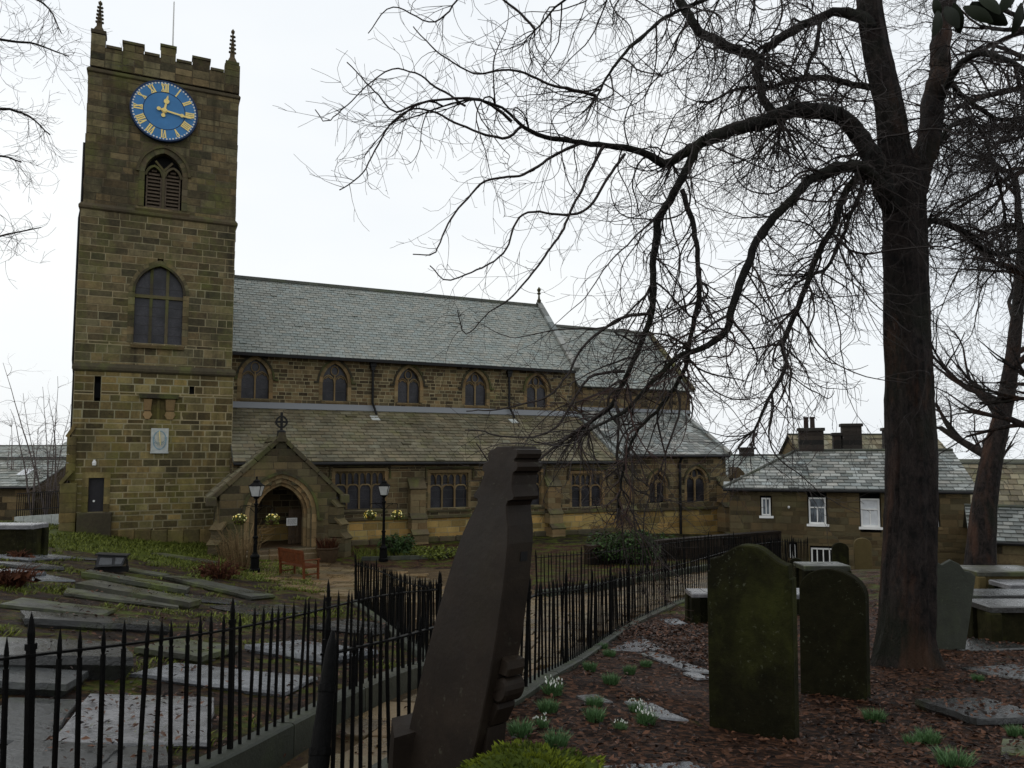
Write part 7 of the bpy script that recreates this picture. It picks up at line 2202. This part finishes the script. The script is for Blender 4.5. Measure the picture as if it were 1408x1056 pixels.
def grow_tree(mbT, mbW, p, d, L, r0, level, spread, up, kids, tw_level=1, twL=1.0):
    n = max(3, int(L / .25)); st = L / n; pts = [p]; dd = d / np.linalg.norm(d)
    for i in range(n):
        dd = dd + nr.normal(0, .13, 3) * (1.0 if level < 3 else .7); dd[2] += up * st; dd /= np.linalg.norm(dd); pts.append(pts[-1] + dd * st)
    P = np.array(pts); rad = r0 * (1 - .5 * np.linspace(0, 1, n + 1))
    mbT.tube(P, rad, 8 if r0 > .05 else 5, cap=False)
    if level > 0:
        for k in range(kids):
            t = nr.uniform(.45, 1) if k else 1.0; i = min(n, max(1, int(t * n)))
            q = nr.normal(0, 1, 3); q -= dd * q.dot(dd); q /= np.linalg.norm(q); a = spread * nr.uniform(.5, 1.2)
            grow_tree(mbT, mbW, P[i], dd * math.cos(a) + q * math.sin(a), L * nr.uniform(.6, .85), rad[i] * .68, level - 1, spread, up, kids, tw_level, twL)
    if level <= 1:
        for k in range(int(L * 5) + 2):
            i = nr.randint(1, n + 1); q = nr.normal(0, 1, 3); q /= np.linalg.norm(q)
            twig(mbW, P[min(i, n)], dd * .7 + q * .8, twL * nr.uniform(.4, 1.1), max(.004, rad[-1] * .35), tw_level, nr.uniform(-.3, .6), nr.uniform(.1, .8), 3.2, 3, (.5,) * 3, .14)
def second_tree():
    D = 19.0
    b = gp(1348, 776)
    b = at_d(1348, 776, D); b.z = gz(b.x, b.y)
    t = thing('bare_tree', 'slimmer dark tree leaning by the outbuilding behind the chest tombs', 'tree', b)
    T, W = MB(), MB()
    tr = [(1346, 800, D, 22), (1348, 770, D, 19), (1353, 700, D, 16), (1362, 640, D, 14), (1374, 590, D, 12), (1388, 520, D, 10), (1398, 440, D, 8), (1405, 340, D, 6)]
    P, rr = limb_pts(tr, .2); T.tube(P, rr, 12)
    for i in (9, 14, 18, 20, 24, 26, 29, 32, 36, 40):
        if i < len(P):
            a = nr.uniform(0, 6.28); grow_tree(T, W, P[i], np.array((math.cos(a), math.sin(a), .55)), nr.uniform(1.4, 2.2), rr[i] * .5, 2, .65, .12, 3, 1, 1.0)
    grow_tree(T, W, P[-1], P[-1] - P[-3], 1.8, rr[-1], 3, .55, .05, 3, 1, 1.0)
    T.build('trunk', M['bark'], t, smooth=True); tag(W.build('twig', M['twig'], t), kind='stuff')
second_tree()
def right_back_tree():
    D = 15.0
    b = ld(.80 * D, D); b.z = gz(b.x, b.y)
    t = thing('bare_tree', 'bare tree outside the frame edge whose twigs fill the sky behind the big trunk', 'tree', b)
    T, W = MB(), MB()
    tr = [(1530, 820, D, 30), (1520, 650, D, 24), (1500, 450, D, 20), (1480, 300, D, 17), (1460, 150, D, 13), (1440, 0, D, 10)]
    P, rr = limb_pts(tr, .2); T.tube(P, rr, 12)
    for k in range(15):
        i = nr.randint(14, len(P) - 1)
        d = np.array(RT) * nr.uniform(-1.2, -.5) + np.array(FH) * nr.uniform(-.6, .6) + np.array((0, 0, nr.uniform(-.1, .5)))
        grow_tree(T, W, P[i], d, nr.uniform(1.3, 2.0), rr[i] * .4, 2, .55, -.08, 3, 2, .95)
    T.build('trunk', M['bark'], t, smooth=True); tag(W.build('twig', M['twig'], t), kind='stuff')
right_back_tree()
def left_tree():
    D = 13.0
    b = ld(-.95 * D, D); b.z = gz(b.x, b.y)
    t = thing('bare_tree', 'bare tree beyond the frame edge with fine twigs reaching towards the tower', 'tree', b)
    T, W = MB(), MB()
    tr = [(-330, 800, D, 30), (-320, 500, D, 25), (-300, 250, D, 20), (-270, 50, D, 15), (-240, -150, D, 11)]
    P, rr = limb_pts(tr, .2); T.tube(P, rr, 12)
    br = [[(-310, 330, D, 8), (-200, 250, D, 6), (-100, 190, D, 4), (-20, 150, D, 3), (30, 155, D, 2), (70, 185, D, 1.2)],
          [(-290, 180, D, 8), (-180, 90, D, 6), (-80, 50, D, 4), (0, 55, D, 2.6), (50, 62, D, 1.8), (95, 78, D, 1)],
          [(-280, 100, D, 8), (-180, 0, D, 6), (-80, -30, D, 4), (0, -10, D, 2.6), (60, 5, D, 1.8), (85, 45, D, 1)],
          [(-310, 420, D, 8), (-200, 340, D, 6), (-100, 320, D, 4), (-30, 330, D, 2.4), (20, 320, D, 1.5), (55, 312, D, .9)],
          [(-310, 380, D, 7), (-180, 300, D, 5), (-80, 240, D, 3.5), (-10, 215, D, 2.2), (30, 225, D, 1.4)]]
    for tr in br:
        P, rr = limb_pts(tr, .12); rr = rr * .72; T.tube(P, rr, 6)
        for k in range(int(len(P) * .12 * 17)):
            i = nr.randint(1, len(P) - 1); ax = P[i] - P[i - 1]; ax /= np.linalg.norm(ax) + 1e-9
            q = nr.normal(0, 1, 3); q -= ax * q.dot(ax); q /= np.linalg.norm(q) + 1e-9
            twig(W, P[i], ax * .8 + q * .8, nr.uniform(.4, 1.3), .0055, 2, nr.uniform(.2, 1.4), nr.uniform(.3, 1.4), 3, 3)
    T.build('trunk', M['bark'], t, smooth=True); tag(W.build('twig', M['twig'], t), kind='stuff')
left_tree()
def sapling(px, base, top, D, label, n, seed):
    global nr
    nr = np.random.RandomState(seed)
    b = at_d(px, base, D); b.z = min(b.z, gz(b.x, b.y)); tp = at_d(px, top, D); H = tp.z - b.z
    t = thing('sapling', label, 'young tree', b, group='bare saplings west of the tower'); m, tr_ = MB(), MB()
    for k in range(n):
        a = nr.uniform(0, 6.28); sp = nr.uniform(0, .22)
        pts = [np.array(b)]; d = np.array((math.cos(a) * sp, math.sin(a) * sp, 1.0)); L = H * (1 if k == 0 else nr.uniform(.5, .92)); q = 12
        for i in range(q): d = d + nr.normal(0, .05, 3); d[2] += .03; d /= np.linalg.norm(d); pts.append(pts[-1] + d * L / q)
        P = np.array(pts); rr = np.linspace(.06 if k == 0 else .04, .01, q + 1); tr_.tube(P, rr, 5, cap=False)
        for j in range(16):
            i = nr.randint(3, q); qd = nr.normal(0, 1, 3); qd[2] = abs(qd[2]) * .5 + .9; twig(m, P[i], qd, H * nr.uniform(.1, .3), .014, 1, -.25, .3, 1.6, 3, (.5,) * 3, .2)
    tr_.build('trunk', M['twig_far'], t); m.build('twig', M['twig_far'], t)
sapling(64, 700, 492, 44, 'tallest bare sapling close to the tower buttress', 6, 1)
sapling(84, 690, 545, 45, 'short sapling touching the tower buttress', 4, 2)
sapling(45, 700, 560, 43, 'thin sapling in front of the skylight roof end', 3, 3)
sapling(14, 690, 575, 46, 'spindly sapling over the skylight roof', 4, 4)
nr = np.random.RandomState(9)
shrub('hedge_bush', 'reddish brown bare bush behind the far railing', 'bush', 62, 700, 1.6, 2.2, 1800, 'redbush', 15, .12)
shrub('hedge_bush', 'dark red brown bush between the big trunk and the slate roofed outbuilding', 'bush', 1316, 778, 1.5, 1.9, 2400, 'redbush', 17, .12)
shrub('hedge_bush', 'dark bare bush at the end of the outbuilding', 'bush', 45, 704, 1.0, 2.6, 1000, 'yew', 16, .12)

def evergreen_spray():
    # drooping leaves of a shrub reaching in over the top of the view
    D = 3.4
    o = at_d(1440, -60, D); b = ld(3.1, 3.9); b.z = gz(b.x, b.y)
    t = thing('evergreen_shrub', 'broad dark leaves of an evergreen hanging into the top corner', 'shrub', b)
    m = MB(); st = [b, b + Vector((.1, 0, 2.2)), at_d(1470, -150, D), at_d(1400, -40, D), at_d(1330, -15, D), at_d(1290, 5, D)]
    m.tube(st, [.03, .025, .015, .008, .006, .003], 6)
    m.tube([at_d(1420, -60, D), at_d(1415, -20, D - .1), at_d(1405, 10, D - .1)], [.008, .005, .003], 5); m.build('stem', M['twig'], t)
    r = random.Random(3)
    for (px, py, dx, dy, L) in ((1292, 5, -10, 36, 40), (1300, 0, 18, 30, 38), (1312, -5, 8, 42, 44), (1325, 0, 40, 22, 44), (1335, -5, 50, 30, 48), (1345, -15, 30, 26, 36), (1405, -5, -14, 44, 50), (1410, -10, 6, 50, 52), (1370, -30, 20, 32, 40), (1395, -25, -22, 34, 40), (1285, -12, 6, 30, 34)):
        py += 9; a = at_d(px, py, D); e = at_d(px + dx, py + dy, D + r.uniform(-.06, .06)); ax = e - a; ln = ax.length; ax.normalize()
        n = (FH * r.uniform(.6, 1) + RT * r.uniform(-.6, .6) + Vector((0, 0, r.uniform(-.3, .6)))); s_ = ax.cross(n).normalized(); nn = s_.cross(ax)
        mm = MB(); vs = []; seg = 7
        for i in range(seg + 1):
            u = i / seg; w = ln * .19 * math.sin(math.pi * min(1, u * .93 + .04)) ** .8; c = a + ax * ln * u - nn * .02 * math.sin(u * 3)
            vs += [c - s_ * w + nn * w * .3, c, c + s_ * w + nn * w * .3]
        fs = [(i * 3 + k, i * 3 + k + 1, i * 3 + k + 4, i * 3 + k + 3) for i in range(seg) for k in range(2)]
        g = r.random(); mm.add([tuple(v) for v in vs], fs, (g, g, g)); mm.build('leaf', M['leaf_ever'], t, smooth=True)
evergreen_spray()
